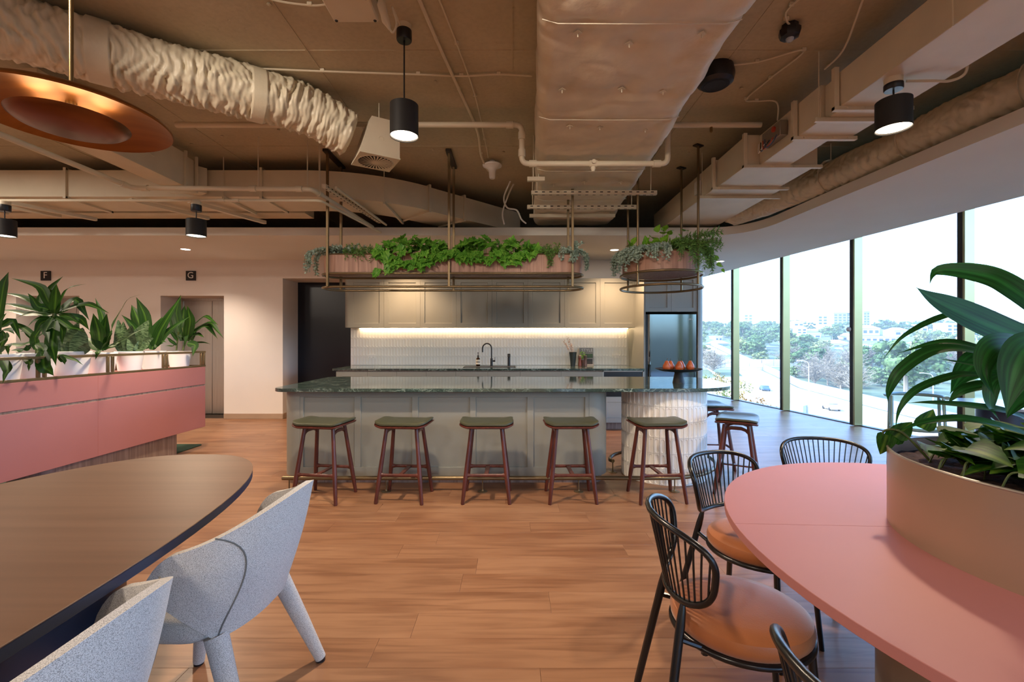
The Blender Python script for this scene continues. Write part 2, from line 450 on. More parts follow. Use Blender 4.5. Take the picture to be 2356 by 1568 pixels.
def steel_brushed(name):
    m, nt, b = newmat(name); v = coord(nt, 'World', (60, 60, 0.8))
    n = nd(nt, 'ShaderNodeTexNoise'); n.inputs['Scale'].default_value = 2; n.inputs['Detail'].default_value = 5; nt.links.new(v, n.inputs['Vector'])
    nt.links.new(ramp(nt, n.outputs['Fac'], [(0.3, srgb('#C3BDB6')), (0.7, srgb('#D2CDC6'))]), b.inputs['Base Color'])
    b.inputs['Metallic'].default_value = 1; b.inputs['Roughness'].default_value = 0.34; return m

m_ceil = concrete('painted_concrete', '#BFB499')
m_duct = M('painted_duct', '#D8CFB8', 0.55, var=0.05, vs=4, bumps=0.05, bs=30)
m_foil = M('painted_foil_duct', '#DAD2BA', 0.42, var=0.08, vs=6, bumps=0.12, bs=45)
m_insul = M('painted_insulation', '#DACEB5', 0.6, var=0.08, vs=5, bumps=0.3, bs=18)
m_pipe = M('painted_pipe', '#D8CFB8', 0.45, var=0.04)
m_wall = M('white_paint', '#E6DDD5', 0.75, var=0.02, vs=2)
m_plaster = M('plasterboard_paint', '#E4E1DA', 0.8, var=0.02, vs=1.5)
m_navy = M('navy_paint', '#070E20', 0.3, var=0.1)
m_void = M('void_black', '#14120F', 0.9)
m_skirt = M('tan_skirting', '#A98F78', 0.5)
m_plank = plank_mat('oak_plank')
m_sub = M('subfloor', '#3A2A1E', 0.9)
m_glass = glass_mat('window_glass')
m_mull = M('bronze_mullion', '#AFA376', 0.30, metal=0.8, var=0.04)
m_mulldark = M('dark_bronze', '#3A3229', 0.4, metal=0.5)
m_steel = steel_brushed('lift_steel')
m_black = M('black_satin', '#15151A', 0.35, var=0.1)
m_blackmatt = M('black_matt', '#1B1A1A', 0.6)
m_sage = M('sage_lacquer', '#898980', 0.42, var=0.02)
m_sagelight = M('pale_sage_lacquer', '#A3A6A1', 0.4, var=0.02)
m_marble = marble('green_marble')
m_tile = M('white_glazed_tile', '#ECEAE5', 0.18, var=0.02, spec=0.6)
m_grout = M('grout', '#D6D2C8', 0.9)
m_walnut = wood('walnut_laminate', '#8C6453', '#B78D78', 'Z', 1.0, 0.5)
m_walnutgrey = wood('grey_walnut', '#6E5A52', '#9A857B', 'Z', 1.2, 0.5)
m_brass = M('aged_brass', '#8A7450', 0.32, metal=0.85, var=0.08)
m_brassdark = M('bronze_tube', '#7A684C', 0.34, metal=0.7, var=0.06)
m_copper = M('brushed_brass_disc', '#8F5E30', 0.48, metal=1.0, var=0.14, vs=2, stretch=(0.6, 12, 6))
m_pink = M('pink_laminate', '#B17471', 0.55, var=0.03, vs=2, spec=0.3)
m_pinkedge = M('pink_edge', '#B56A5E', 0.45)
m_potwhite = M('white_pot', '#ECEAEA', 0.5, var=0.02)
m_soil = M('soil', '#3E2318', 0.95, var=0.4, vs=40, bumps=0.8, bs=80)
m_tabletop = wood('brown_veneer', '#674C3A', '#755845', 'X', 0.5, 0.42)
m_navytable = M('navy_lacquer', '#222A40', 0.35, var=0.04)
m_fab = fabric('grey_flecked_wool', '#8D8A86', '#D2CECA', 540)
m_stoolwood = wood('red_brown_timber', '#471F18', '#633126', 'Z', 0.8, 0.35)
m_olive = M('olive_leather', '#4A4B38', 0.36, var=0.08, vs=8, bumps=0.06, bs=150)
m_tan = M('tan_leather', '#A35E2E', 0.42, var=0.08, vs=7, bumps=0.06, bs=180, sheen=0.35)
m_wire = M('black_powder_coat', '#121214', 0.28, var=0.05)
m_greymetal = M('grey_metal', '#9A938B', 0.35, metal=0.6)
m_planter = M('beige_satin_metal', '#A58A77', 0.32, metal=0.35, var=0.02)
m_rug = M('dark_green_carpet', '#23402F', 0.95, bumps=0.5, bs=250)
m_fridge = M('black_glass_steel', '#667077', 0.05, metal=1.0, var=0.03)
m_amber = M('amber_glass', '#2A1408', 0.1)
m_label = M('cream_label', '#E8E0CC', 0.6)
m_white = M('white_plastic', '#E9E7E3', 0.4, var=0.01)
m_vase = M('dark_teal_vase', '#202B2C', 0.45)
m_mill = M('brown_mill', '#6E3526', 0.35)
m_mill2 = M('grey_brown_mill', '#5A4440', 0.35)
m_pear = M('pear_skin', '#A9532B', 0.35, var=0.25, vs=22)
m_stem = M('brown_stem', '#4B3423', 0.7)
m_twig = M('flower_branch', '#6B5140', 0.8)
m_petal = M('pale_blossom', '#C9A68E', 0.8)
m_led = emis('led_strip', (1.0, 0.72, 0.40), 14.0)
m_lampglow = emis('lamp_diffuser', (1.0, 0.80, 0.58), 14.0)
m_downlight = emis('downlight_glow', (1.0, 0.88, 0.72), 8.0)
m_leaf = leaf_mat('dracaena_leaf', '#16340F', '#2F5A1B', stripe='#5E8A2E', tip='#8C6A3A', rough=0.5)
m_leafbig = leaf_mat('broad_leaf', '#123A12', '#236025', stripe='#2F7330', rough=0.42, sss=0.3)
m_sans = leaf_mat('banded_leaf', '#22391F', '#6E8560', bands=True, sss=0.05)
m_ivy = leaf_mat('ivy_leaf', '#347F1E', '#98CF55', rough=0.45)
m_lime = leaf_mat('lime_leaf', '#5E9E22', '#A2CB48', rough=0.45)
m_pothos = leaf_mat('pothos_leaf', '#123A0A', '#356A18', stripe='#6F9030', rough=0.55)
m_euca = leaf_mat('silver_leaf', '#8FA899', '#C4D6CA', rough=0.6)
m_fern = leaf_mat('fine_leaf', '#53803A', '#94BE66', rough=0.5)
m_greenstem = M('green_stem', '#4C5A2A', 0.6)
# ================================================================== THE SETTING
# ---- floor: vinyl oak planks laid on a subfloor
fl = MB().prism([(-9.6, -6.2), (7.34, -6.2), (4.94, 12.3), (-9.6, 12.3)], -0.30, -0.010)
floor = struct(fl.build('floor', m_sub)); floor['label'] = 'warm oak plank floor running under the island, stools and tables'
PW, PL = 0.19, 1.45
planks = []
row = 0
y = -6.1
while y < 12.2:
    off = R.random() * PL
    x = -9.6 - off
    while x < 7.3:
        x0, x1 = max(x, -9.6), min(x + PL, 7.3, wall_x(y) + 0.02)
        if x1 - x0 > 0.1 and not (y > 7.95 and -4.0 > x1) and not (y > 8.1 and x0 < 2.4): planks.append((x0, x1, y))
        x += PL
    y += PW
def plank_size(p):
    cx, cy = (p[0] + p[1]) / 2, p[2] + PW / 2
    if cy < 1.1: return 0
    px, py = 1178 + F * cx / cy, 784 + F * EYE / cy
    hid = (cy > 4.4 and -2.1 < cx < 0.9 and cy < 6.9) or (cx < -3.9 and cy < 5.6)
    if not (-250 < px < 2600) or py > 1750 or hid: return 0
    return (p[1] - p[0]) * F / cy * (F * EYE / (cy - PW / 2) - F * EYE / (cy + PW / 2))
order = sorted(range(len(planks)), key=lambda i: -plank_size(planks[i]))
shown = set(order[:290])
fullmesh = None
rest = MB()
G = 0.0004
for i, (x0, x1, y) in enumerate(planks):
    L = x1 - x0
    if i in shown:
        if abs(L - PL) < 1e-4:
            if fullmesh is None: fullmesh = MB().box((0, 0, -0.005), (PL - 2 * G, PW - 2 * G, 0.0098), 0.0006).mesh('plank', m_plank)
            me = fullmesh
        else:
            me = MB().box((0, 0, -0.005), (L - 2 * G, PW - 2 * G, 0.0098), 0.0006).mesh('plank', m_plank)
        o = link('plank', me, floor); o.location = ((x0 + x1) / 2, y + PW / 2, 0)
    else:
        rest.box(((x0 + x1) / 2, y + PW / 2, -0.005), (L - 2 * G, PW - 2 * G, 0.0098))
stuff(rest.build('distant_planks', m_plank, floor))

# ---- concrete ceiling
CZ = 3.36
cl = MB().prism([(-9.6, -6.2), (7.30, -6.2), (4.92, 12.3), (-9.6, 12.3)], CZ, CZ + 0.3)
ceil = struct(cl.build('ceiling', m_ceil)); ceil['label'] = 'painted concrete slab ceiling crossed by ducts and pipes'
mb = MB()
for x in (-4.6, -3.0, -1.42, 0.0, 1.55): mb.box2((x - .006, -3, CZ - .004), (x + .006, 7.8, CZ + .01))
for y in (1.6, 3.15, 4.7): mb.box2((-7, y - .006, CZ - .0035), (5, y + .006, CZ + .01))
stuff(mb.build('formwork_seam', m_ceil, ceil))
mb = MB()
for k in range(46):
    x = R.uniform(-3.6, 2.6); y = R.uniform(1.4, 5.0)
    mb.lathe([(0.012, -0.002), (0.016, -0.010), (0.008, -0.014), (0.001, -0.014)][::-1], (x, y, CZ), 8)
stuff(mb.build('anchor_plug', m_ceil, ceil))

# ---- lowered plasterboard ceiling with its curved front edge
SZ, ST = 2.753, 2.858
edge = [(-9.6, 6.05), (2.62, 6.05)]
q0, q1, q2 = Vector((2.62, 6.05)), Vector((3.10, 6.03)), Vector((3.165, 5.45))
for k in range(1, 13):
    t = k / 12; p = q0 * (1 - t) ** 2 + q1 * 2 * t * (1 - t) + q2 * t * t; edge.append((p.x, p.y))
edge += [(3.21, 4.4), (3.265, 3.5), (3.31, 2.8), (3.42, 0.5), (3.7, -6.2)]
def rec_x(y): return 5.56 - 0.136 * y
outl = edge + [(rec_x(-6.2), -6.2), (rec_x(12.2), 12.2), (-9.6, 12.2)]
mb = MB().prism(outl, SZ, ST)
lowc = struct(mb.build('ceiling', m_plaster)); lowc['label'] = 'lowered white plasterboard ceiling with a curved front edge'
# blind recess between the lowered ceiling and the glass
mb = MB()
ro = [(rec_x(-6.2), -6.2), (7.33, -6.2), (4.94, 12.2), (rec_x(12.2), 12.2)]
mb.prism(ro, 3.16, 3.2)
mb.prism([(rec_x(-6.2) - .02, -6.2), (rec_x(-6.2), -6.2), (rec_x(12.2), 12.2), (rec_x(12.2) - .02, 12.2)], SZ + .001, 3.2)
struct(mb.build('trim_1', m_plaster))['label'] = 'blind recess above the tall windows'

# ---- walls
mb = MB()
YW, YB = 7.9, 8.46
for x0, x1, z0, z1 in ((-9.6, -8.61, 0, 2.76), (-8.61, -7.51, 2.135, 2.76), (-7.51, -6.10, 0, 2.76), (-6.10, -5.0, 2.135, 2.76), (-5.0, -3.98, 0, 2.76), (-3.98, -2.80, 2.437, 2.76)):
    mb.box2((x0, YW, z0), (x1, YB, z1))
wb = struct(mb.build('wall_back', m_wall)); wb['label'] = 'white wall with lift openings behind the pink bench'
mb = MB().box2((-2.80, YW + .012, 0), (2.96, YB + .1, 2.76))
struct(mb.build('wall_kitchen', m_wall))['label'] = 'white wall carrying the kitchen tiles and wall cupboards'
mb = MB().box2((2.60, YW + .1, 0), (2.96, 12.2, 2.76)).box2((2.9, 11.9, 0), (4.9, 12.2, 3.2))
struct(mb.build('wall_right', m_wall))
mb = MB().box2((-3.99, YB, 0), (-2.79, YB + .1, 2.76))
struct(mb.build('wall_recess', m_navy))['label'] = 'dark navy wall inside the passage beside the kitchen'
mb = MB().box2((-9.62, YB, 0), (-3.99, YB + .12, 2.76))
struct(mb.build('wall_shaft', m_void))
mb = MB().box2((-9.7, -6.3, -.2), (-9.6, 12.3, 3.6))
struct(mb.build('wall_left', m_wall))
mb = MB().box2((-9.6, -6.3, -.2), (1.0, -6.2, 3.6)).box2((1.0, -6.3, 3.1), (7.5, -6.2, 3.6))
struct(mb.build('wall_front', m_wall))
mb = MB().box2((-9.6, 12.2, -.2), (4.93, 12.3, 3.6))
struct(mb.build('wall_rear', m_void))
for nm, x0, x1 in (('baseboard_back', -5.0, -3.98), ('baseboard_back', -7.51, -6.10)):
    mb = MB().box2((x0 - .0, YW - .012, 0), (x1 + .012, YW, 0.092), 0.003)
    if x1 > -5: mb.box2((x1, YW - .012, 0), (x1 + .012, YB, 0.092), 0.003)
    struct(mb.build(nm, m_skirt))

# ---- lift doors in steel (structure)
for n, (x0, x1) in enumerate(((-8.61, -7.51), (-6.10, -5.0))):
    fr = MB()
    fr.box2((x0, YB - .06, 2.09), (x1, YB - .001, 2.135)).box2((x0, YB - .05, 0), (x0 + .02, YB - .001, 2.09)).box2((x1 - .02, YB - .05, 0), (x1, YB - .001, 2.09))
    d = struct(fr.build('door_%d' % (n + 1), m_steel)); d['label'] = ('brushed steel lift door below the F sign', 'brushed steel lift door below the G sign')[n]
    xm = (x0 + x1) / 2
    for a, b in ((x0 + .02, xm - .002), (xm + .002, x1 - .02)):
        MB().box2((a, YB - .035, 0.004), (b, YB - .002, 2.09), 0.003).build('door_leaf', m_steel, d)
for ch, xc in (('F', -8.08), ('G', -5.565)):
    s = thing('lift_sign', 'square black wall sign with a white letter %s' % ch, 'sign', (xc, YW, 2.48), group='lift letter signs')
    MB().box((0, -.012, 0), (.166, .022, .166), .002).build('sign_plate', m_black, s)
    text_mesh(ch, 0.155, 'letter', m_white, s, (0, -.0235, 0.003))

# ---- window wall: glass panes between bronze mullions
wl_ = MB()
def WP(y, off=0.0, z=0.0):                    # a point on the glass line, off metres into the room
    return Vector((wall_x(y), y, z)) + WNRM * off
for z0, z1, d in ((-.30, 0.012, .10), (3.12, 3.20, .10)):
    c0, c1 = WP(-6.2), WP(12.2)
    mid = (c0 + c1) / 2; L = (c1 - c0).length
    wl_.box((mid.x, mid.y, (z0 + z1) / 2), (d, L, z1 - z0), 0, rz=atan2(0.13, 1.0))
win = struct(wl_.build('window_1', m_mulldark)); win['label'] = 'full-height window wall of tall panes between bronze mullions'
ys = [5.72 + 1.555 * k for k in range(-7, 5)]
for y in ys:
    c = WP(y, .075, 1.575)
    o = MB().box((0, 0, 0), (.15, .085, 3.13), .004).build('mullion', m_mull, win); o.location = c; o.rotation_euler.z = atan2(0.13, 1.0)
    g = MB().box((-.0765, .012, 0), (.003, .06, 3.12)).box((-.0785, .012, 0), (.003, .012, 3.12)).build('mullion_gasket', m_mulldark, o)
for a, b in zip(ys[:-1], ys[1:]):
    p0, p1 = WP(a + .04), WP(b - .04)
    mid = (p0 + p1) / 2
    o = MB().box((0, 0, 0), (.012, (p1 - p0).length, 3.11)).build('pane', m_glass, win); o.location = (mid.x, mid.y, 1.565); o.rotation_euler.z = atan2(0.13, 1.0)
w2 = MB().box2((1.0, -6.28, -.2), (7.5, -6.2, .02)).box2((1.0, -6.28, 3.06), (7.5, -6.2, 3.12))
win2 = struct(w2.build('window_2', m_mulldark))
for k in range(5):
    MB().box2((1.0 + k * 1.6, -6.29, 0), (1.08 + k * 1.6, -6.12, 3.1)).build('mullion', m_mull, win2)
for k in range(4):
    MB().box2((1.08 + k * 1.6, -6.25, 0), (2.6 + k * 1.6, -6.24, 3.08)).build('pane', m_glass, win2)

# ---- recessed downlights in the lowered ceiling
for lx, ly, lab in ((-8.3, 6.97, 'first'), (-5.0, 6.97, 'round recessed downlight in the soffit near the lift with letter G'), (-1.72, 7.02, 'round recessed downlight above the left wall cupboards, mostly hidden by the long planter'),
                    (1.58, 7.02, 'round recessed downlight between the two hanging planters'), (3.67, 8.03, 'round recessed downlight right of the round planter, near the windows')):
    if lab != 'first':
        t = thing('downlight', lab, 'downlight', (lx, ly, SZ), group='recessed downlights')
        MB().lathe([(.062, -.001), (.070, -.004), (.078, -.004), (.080, 0.0005)], (0, 0, 0), 24, caps=False).build('trim_ring', m_white, t)
        MB().lathe([(0.0, 0.0), (.062, -.0015)], (0, 0, 0), 24, caps=False).build('diffuser', m_downlight, t)
    spot((lx, ly, SZ - .02), (170 if ly == 7.02 else 150) if lx < 3 else 40, 125, 0.8, (1.0, 0.66, 0.40) if ly == 7.02 else (1.0, 0.82, 0.66), 0.06)
# ================================================================== KITCHEN WALL
def shaker(mb, x0, x1, z0, z1, yf, th=0.02, fw=0.07, d=0.014, bv=0.005):
    """A shaker door facing -Y: a frame round a sunk panel."""
    a = [(x0, z0), (x1, z0), (x1, z1), (x0, z1)]
    b = [(x0 + fw, z0 + fw), (x1 - fw, z0 + fw), (x1 - fw, z1 - fw), (x0 + fw, z1 - fw)]
    f2 = fw + bv
    c = [(x0 + f2, z0 + f2), (x1 - f2, z0 + f2), (x1 - f2, z1 - f2), (x0 + f2, z1 - f2)]
    vs = [(x, yf + th, z) for x, z in a] + [(x, yf, z) for x, z in a] + [(x, yf, z) for x, z in b] + [(x, yf + d, z) for x, z in c]
    fs = [(0, 1, 2, 3)[::-1][::-1]]
    for k in range(3):
        for i in range(4):
            j = (i + 1) % 4
            fs.append((k * 4 + i, k * 4 + j, k * 4 + 4 + j, k * 4 + 4 + i))
    fs[0] = (3, 2, 1, 0); fs.append((12, 13, 14, 15)); mb.add(vs, fs); return mb

# ---- wall cupboards: eight units side by side, the left-most with a rounded end
UF, UZ0, UZ1 = 7.50, 1.572, 2.385
ux = [(p - 1178) / F * UF for p in (803, 883, 967, 1050, 1132, 1215, 1299, 1381, 1465)]
names = ['leftmost sage wall cupboard with a rounded end beside the dark passage', 'second sage wall cupboard from the passage', 'third sage wall cupboard from the passage', 'fourth sage wall cupboard from the passage, left of the tap',
         'fifth sage wall cupboard from the passage, above the tap', 'sixth sage wall cupboard from the passage, fourth from the fridge', 'seventh sage wall cupboard from the passage, above the magazine', 'last sage wall cupboard beside the fridge surround']
for k in range(8):
    x0, x1 = ux[k], ux[k + 1]
    t = thing('wall_cupboard', names[k], 'cupboard', (x0, UF, UZ0), group='sage wall cupboards')
    L = x1 - x0
    if k == 0:
        o = rrect(-.085, .0, L - .002, YW + .011 - UF, (.075, 0.002, .002, .002), 6)
        MB().prism([(x, y + .022) if False else (x, y) for x, y in [(p[0], max(p[1], .021 if p[0] > -.005 else p[1])) for p in o]], 0, UZ1 - UZ0).build('carcass', m_sage, t)
    else:
        MB().box2((.001, .021, 0), (L - .001, YW + .011 - UF, UZ1 - UZ0)).build('carcass', m_sage, t)
    shaker(MB(), .0015, L - .0015, 0.002, UZ1 - UZ0 - .002, 0).build('door', m_sage, t)
# LED strip below the cupboards
t = thing('led_strip', 'warm glowing strip light under the wall cupboards', 'light', ((ux[0] + ux[-1]) / 2, YW - .035, UZ0))
MB().box((0, 0, -.008), (ux[-1] - ux[0] - .1, .016, .008)).build('diffuser', m_led, t)
MB().box((0, 0.0, -.002), (ux[-1] - ux[0] - .06, .03, .004)).build('channel', m_white, t)
area(((ux[0] + ux[-1]) / 2, YW - .05, UZ0 - .022), 4, ux[-1] - ux[0] - .1, .02, (1.0, 0.68, 0.40), aim=((ux[0] + ux[-1]) / 2, YW - .03, 0.5))

# ---- splashback tiles, each with a sunk capsule
def tile_mesh(name, W, H, T, mat, dep=0.0045, rw=0.30):
    r = W * rw; ct = H / 2 - W * 0.20 - r
    st = []; rc = []
    for s, sg in ((0, 1), (1, -1)):
        for a, q in ((0, (W / 2, ct)), (45, (W / 2, H / 2)), (90, (0, H / 2)), (135, (-W / 2, H / 2)), (180, (-W / 2, ct))):
            th = radians(a)
            st.append((r * cos(th) * sg, (ct + r * sin(th)) * sg)); rc.append((q[0] * sg, q[1] * sg))
    n = 10; g = 0.0012
    ins = lambda p, d: (p[0] * (1 - d / r), p[1] * (1 - d / (ct + r)))
    vs = [(x * (1 - 2 * g / W), 0, z * (1 - 2 * g / H)) for x, z in rc] + [(x * (1 - 2 * g / W), -T, z * (1 - 2 * g / H)) for x, z in rc] + [(x, -T, z) for x, z in st]
    vs += [(ins(p, .0035)[0], -T + dep, ins(p, .0035)[1]) for p in st]
    fs = []
    for k in range(3):
        for i in range(n):
            j = (i + 1) % n; fs.append((k * n + i, k * n + j, k * n + n + j, k * n + n + i))
    fs.append(tuple(3 * n + i for i in range(n)))
    mb = MB(); mb.add(vs, fs); return mb
TW, TH, TX0, TX1 = 0.0532, 0.1545, -2.80, 2.035
BZ = 0.93
sp = MB().box2((TX0, YW, BZ - .02), (TX1, YW + .011, UZ0 + .02))
splash = sp.build('splashback', m_grout); struct(splash); splash.name = 'wall_tiling'; splash['label'] = 'splashback of small white upright tiles with sunk capsules'
tm = tile_mesh('tile', TW, TH, .008, m_tile); tme = tm.mesh('tile', m_tile)
restt = MB(); nt_ = int((TX1 - TX0) / TW); cnt = 0
for r_ in range(5):
    for c_ in range(nt_):
        x = TX0 + .004 + TW * (c_ + .5); z = BZ + .004 + TH * (r_ + .5)
        if z - TH / 2 > UZ0: continue
        if cnt < 273 and r_ in (0, 1, 2):
            o = link('tile', tme, splash); o.location = (x, YW, z); cnt += 1
        elif z + TH / 2 < UZ0 + .3:
            restt.add([(v[0] + x, v[1] + YW, v[2] + z) for v in tm.v], tm.f)
stuff(restt.build('upper_tiles', m_tile, splash))

# ---- bench: marble worktop over base cupboards
WFY = 6.92
bx0, bx1 = -2.74, 2.02
wt = MB().prism(rrect(bx0, WFY, bx1, YW - .009, (.03, .004, .004, .004), 4), BZ - .03, BZ)
wto = tag(wt.build('worktop', m_marble), 'dark green marble worktop along the tiled wall', 'worktop')
edges = [(p - 1178) / F * (WFY + .03) for p in (777, 846, 913, 981, 1049, 1122, 1197, 1291, 1386)]
nm2 = ['leftmost low sage cupboard under the back worktop', 'second low sage cupboard from the left under the back worktop', 'third low sage cupboard from the left under the back worktop', 'fourth low sage cupboard from the left, left of the sink',
       'fifth low sage cupboard from the left, below the soap bottle', 'sixth low sage cupboard from the left, below the tap', 'seventh low sage cupboard from the left, right of the sink', 'last low sage cupboard, beside the black oven']
for k in range(8):
    x0, x1 = edges[k], edges[k + 1]; L = x1 - x0
    t = thing('base_cupboard', nm2[k], 'cupboard', (x0, WFY + .02, 0), group='low sage cupboards along the wall')
    MB().box2((.001 - (.03 if k == 0 else 0), .022, .10), (L - .001, YW - WFY - .03, BZ - .045)).build('carcass', m_sage, t)
    shaker(MB(), .0015, L - .0015, .105, BZ - .05, 0).build('door', m_sage, t)
    MB().box2((.001, .05, 0), (L - .001, .07, .10)).build('kickboard', m_walnutgrey, t)
    MB().box2((.001, .008, BZ - .044), (L - .001, .03, BZ - .031)).build('shadow_rail', m_walnutgrey, t)
ox0, ox1 = edges[-1], bx1 - .005
t = thing('oven', 'black built-in oven under the worktop beside the fridge', 'oven', (ox0, WFY + .02, 0))
L = ox1 - ox0
MB().box2((0, .0, .60), (.02, .5, BZ - .031), .002).box2((L - .02, 0, .60), (L, .5, BZ - .031), .002).box2((0, 0, BZ - .05), (L, .5, BZ - .031), .002).build('housing', m_sagelight, t)
MB().box2((.02, .015, .50), (L - .02, .5, BZ - .052), .003).build('oven_door', m_black, t)
MB().cyl((.08, -.012, .78), (L - .08, -.012, .78), .008, n=8).box2((.1, -.012, .775), (.11, .02, .785)).box2((L - .11, -.012, .775), (L - .1, .02, .785)).build('oven_handle', m_steel, t)
shaker(MB(), .002, L - .002, .105, .49, 0).build('drawer', m_sagelight, t)
MB().box2((.0, .05, 0), (L, .07, .10)).build('kickboard', m_walnutgrey, t)
MB().box2((.005, .022, .1), (L - .005, .5, .5)).build('carcass', m_sagelight, t)

# ---- fridge and its surround
FX0, FX1, FY = 2.025, 2.95, 7.02
t = thing('fridge_surround', 'pale sage cupboard surround with rounded end enclosing the black fridge', 'cupboard', (FX0, FY, 0))
MB().box2((FX0, FY - .02, 0), (FX0 + .03, YW - .002, 2.36), .002).build('side_panel', m_sage, t, True)
o = rrect(FX1 - .09, FY - .02, FX1 + .01, YW + .010, (.002, .085, .002, .002), 8)
MB().prism([(x + .0, y) for x, y in o], 0, 2.36).build('end_panel', m_sagelight, t, True)
cx0, cx1 = FX0 + .032, FX1 - .092; cm = (cx0 + cx1) / 2
MB().box2((cx0, FY + .022, 1.80), (cx1, YW, 2.36)).build('carcass', m_sagelight, t, True)
for a, b in ((cx0, cm), (cm, cx1)):
    shaker(MB(), a + .0015, b - .0015, 1.803, 2.357, FY, fw=.06).build('door', m_sagelight, t, True)
t = thing('fridge', 'tall glossy black fridge reflecting the windows', 'fridge', ((cx0 + cx1) / 2, FY + .02, 0))
hw = (cx1 - cx0) / 2 - .006
def fr_face(i, j, x0, x1, z0, z1, nu, nv):
    u = i / (nu - 1); v = j / (nv - 1); x = x0 + (x1 - x0) * u; z = z0 + (z1 - z0) * v
    e = min(u, 1 - u) * (x1 - x0)
    y = -.035 + .012 * max(0, 1 - e / .03) ** 2
    return (x, y, z)
MB().box2((-hw, 0, .02), (hw, .72, 1.765), .006).build('body', m_black, t)
for dn, z0, z1 in (('door', .72, 1.76), ('freezer_drawer', .06, .71)):
    mb = MB()
    mb.grid(lambda i, j: fr_face(i, j, -hw + .03, hw - .006, z0, z1, 24, 3), 24, 3)
    mb.box2((-hw + .03, -.023, z0), (hw - .006, -.001, z1))
    d = mb.build(dn, m_fridge, t)
    if dn == 'door':
        lg = text_mesh('LG', .026, 'logo', m_white, d, (hw - .075, -.0362, 1.685))
        MB().tube([(hw - .112 + .0105 * cos(a), -.036, 1.685 + .0105 * sin(a)) for a in [2 * pi * i / 14 for i in range(14)]], .0028, 6, closed=True).box((hw - .112, -.036, 1.685), (.003, .002, .009)).box((hw - .108, -.036, 1.685), (.007, .002, .003)).build('logo_emblem', m_white, d)
MB().box2((-hw, -.03, .06), (-hw + .026, 0, 1.762), .003).build('hinge_edge', m_black, t)
MB().box2((-hw, -.01, 0), (hw, .6, .06)).build('plinth', m_black, t)

# ---- things on the back worktop
def on_bench(px, Y): return Vector(((px - 1178) / F * Y, Y, BZ))
p = at(1128, 842, 7.5)
sx0, sx1 = (1069 - 1178) / F * 7.45, (1186 - 1178) / F * 7.45
t = thing('sink', 'dark undermount sink set in the worktop below the tap', 'sink', ((sx0 + sx1) / 2, 7.4, BZ))
hwx = (sx1 - sx0) / 2
mb = MB().box2((-hwx, -.2, .0), (-hwx + .012, .24, .005)).box2((hwx - .012, -.2, 0), (hwx, .24, .005)).box2((-hwx, -.2, 0), (hwx, -.188, .005)).box2((-hwx, .10, 0), (hwx, .24, .004), .001)
mb.build('rim', m_blackmatt, t)
MB().box2((-hwx + .012, -.188, 0.0005), (hwx - .012, .10, .002)).build('basin', m_black, t)
t = thing('kitchen_tap', 'black gooseneck mixer tap behind the sink', 'tap', (on_bench(1131, 7.56).x, 7.56, BZ + .004))
MB().lathe([(.024, 0), (.024, .003), (.021, .006), (.021, .125), (.016, .13)], n=20).build('tap_body', m_black, t)
pts = [(0, 0, .12), (0, 0, .28)] + [(-.075 + .075 * cos(a), 0, .29 + .085 * sin(a)) for a in [pi * k / 12 for k in range(13)]] + [(-.15, 0, .23)]
MB().tube(pts, .0115, 10).build('spout', m_black, t)
MB().cyl((.015, 0, .085), (.062, 0, .085), .013, n=12).cyl((.056, 0, .08), (.058, -.005, .15), .004, n=8).build('lever', m_black, t)
t = thing('water_tap', 'short black filtered water dispenser right of the tap', 'tap', (on_bench(1171, 7.56).x, 7.56, BZ + .004))
MB().lathe([(.023, 0), (.023, .14), (.018, .145)], n=20).build('column', m_black, t)
MB().lathe([(.019, .145), (.024, .15), (.024, .20), (.020, .205), (.0, .205)], n=20, caps=False).cyl((0, -.01, .165), (0, -.07, .158), .010, n=10).build('dispenser_head', m_blackmatt, t)
t = thing('soap_bottle', 'amber pump soap bottle with cream label left of the tap', 'bottle', (on_bench(1100, 7.56).x, 7.56, BZ + .004))
MB().lathe([(.030, 0), (.033, .004), (.033, .11), (.028, .13), (.013, .145), (.013, .155)], n=20).build('glass_body', m_amber, t)
MB().lathe([(.0335, .03), (.0335, .055)], n=20, caps=False).lathe([(.0335, .065), (.0335, .076)], n=20, caps=False).lathe([(.0335, .085), (.0335, .105)], n=20, caps=False).build('label_bands', m_label, t, label='cream paper label in three bands')
MB().lathe([(.015, .153), (.015, .175), (.006, .18), (.005, .215), (.011, .216), (.011, .226), (0, .227)], n=14).cyl((0, 0, .221), (0, -.035, .215), .004, n=8).build('pump', m_blackmatt, t)
t = thing('vase', 'dark tapered twisted vase holding dry branches', 'vase', (on_bench(1318, 7.6).x, 7.6, BZ))
def vz(i, j):
    a = 2 * pi * i / 28; v = j / 9; r = .035 + .028 * v + .003 * sin(5 * a + 3.2 * v)
    return (r * cos(a), r * sin(a), .235 * v)
MB().grid(vz, 28, 10, cu=True).prism(ellipse(0, 0, .034, .034, 20), 0, .004).build('body', m_vase, t)
t2 = thing('dry_branches', 'dry blossom branches standing in the dark vase', 'branch', (on_bench(1318, 7.6).x, 7.6, BZ + .02))
rb = random.Random(3)
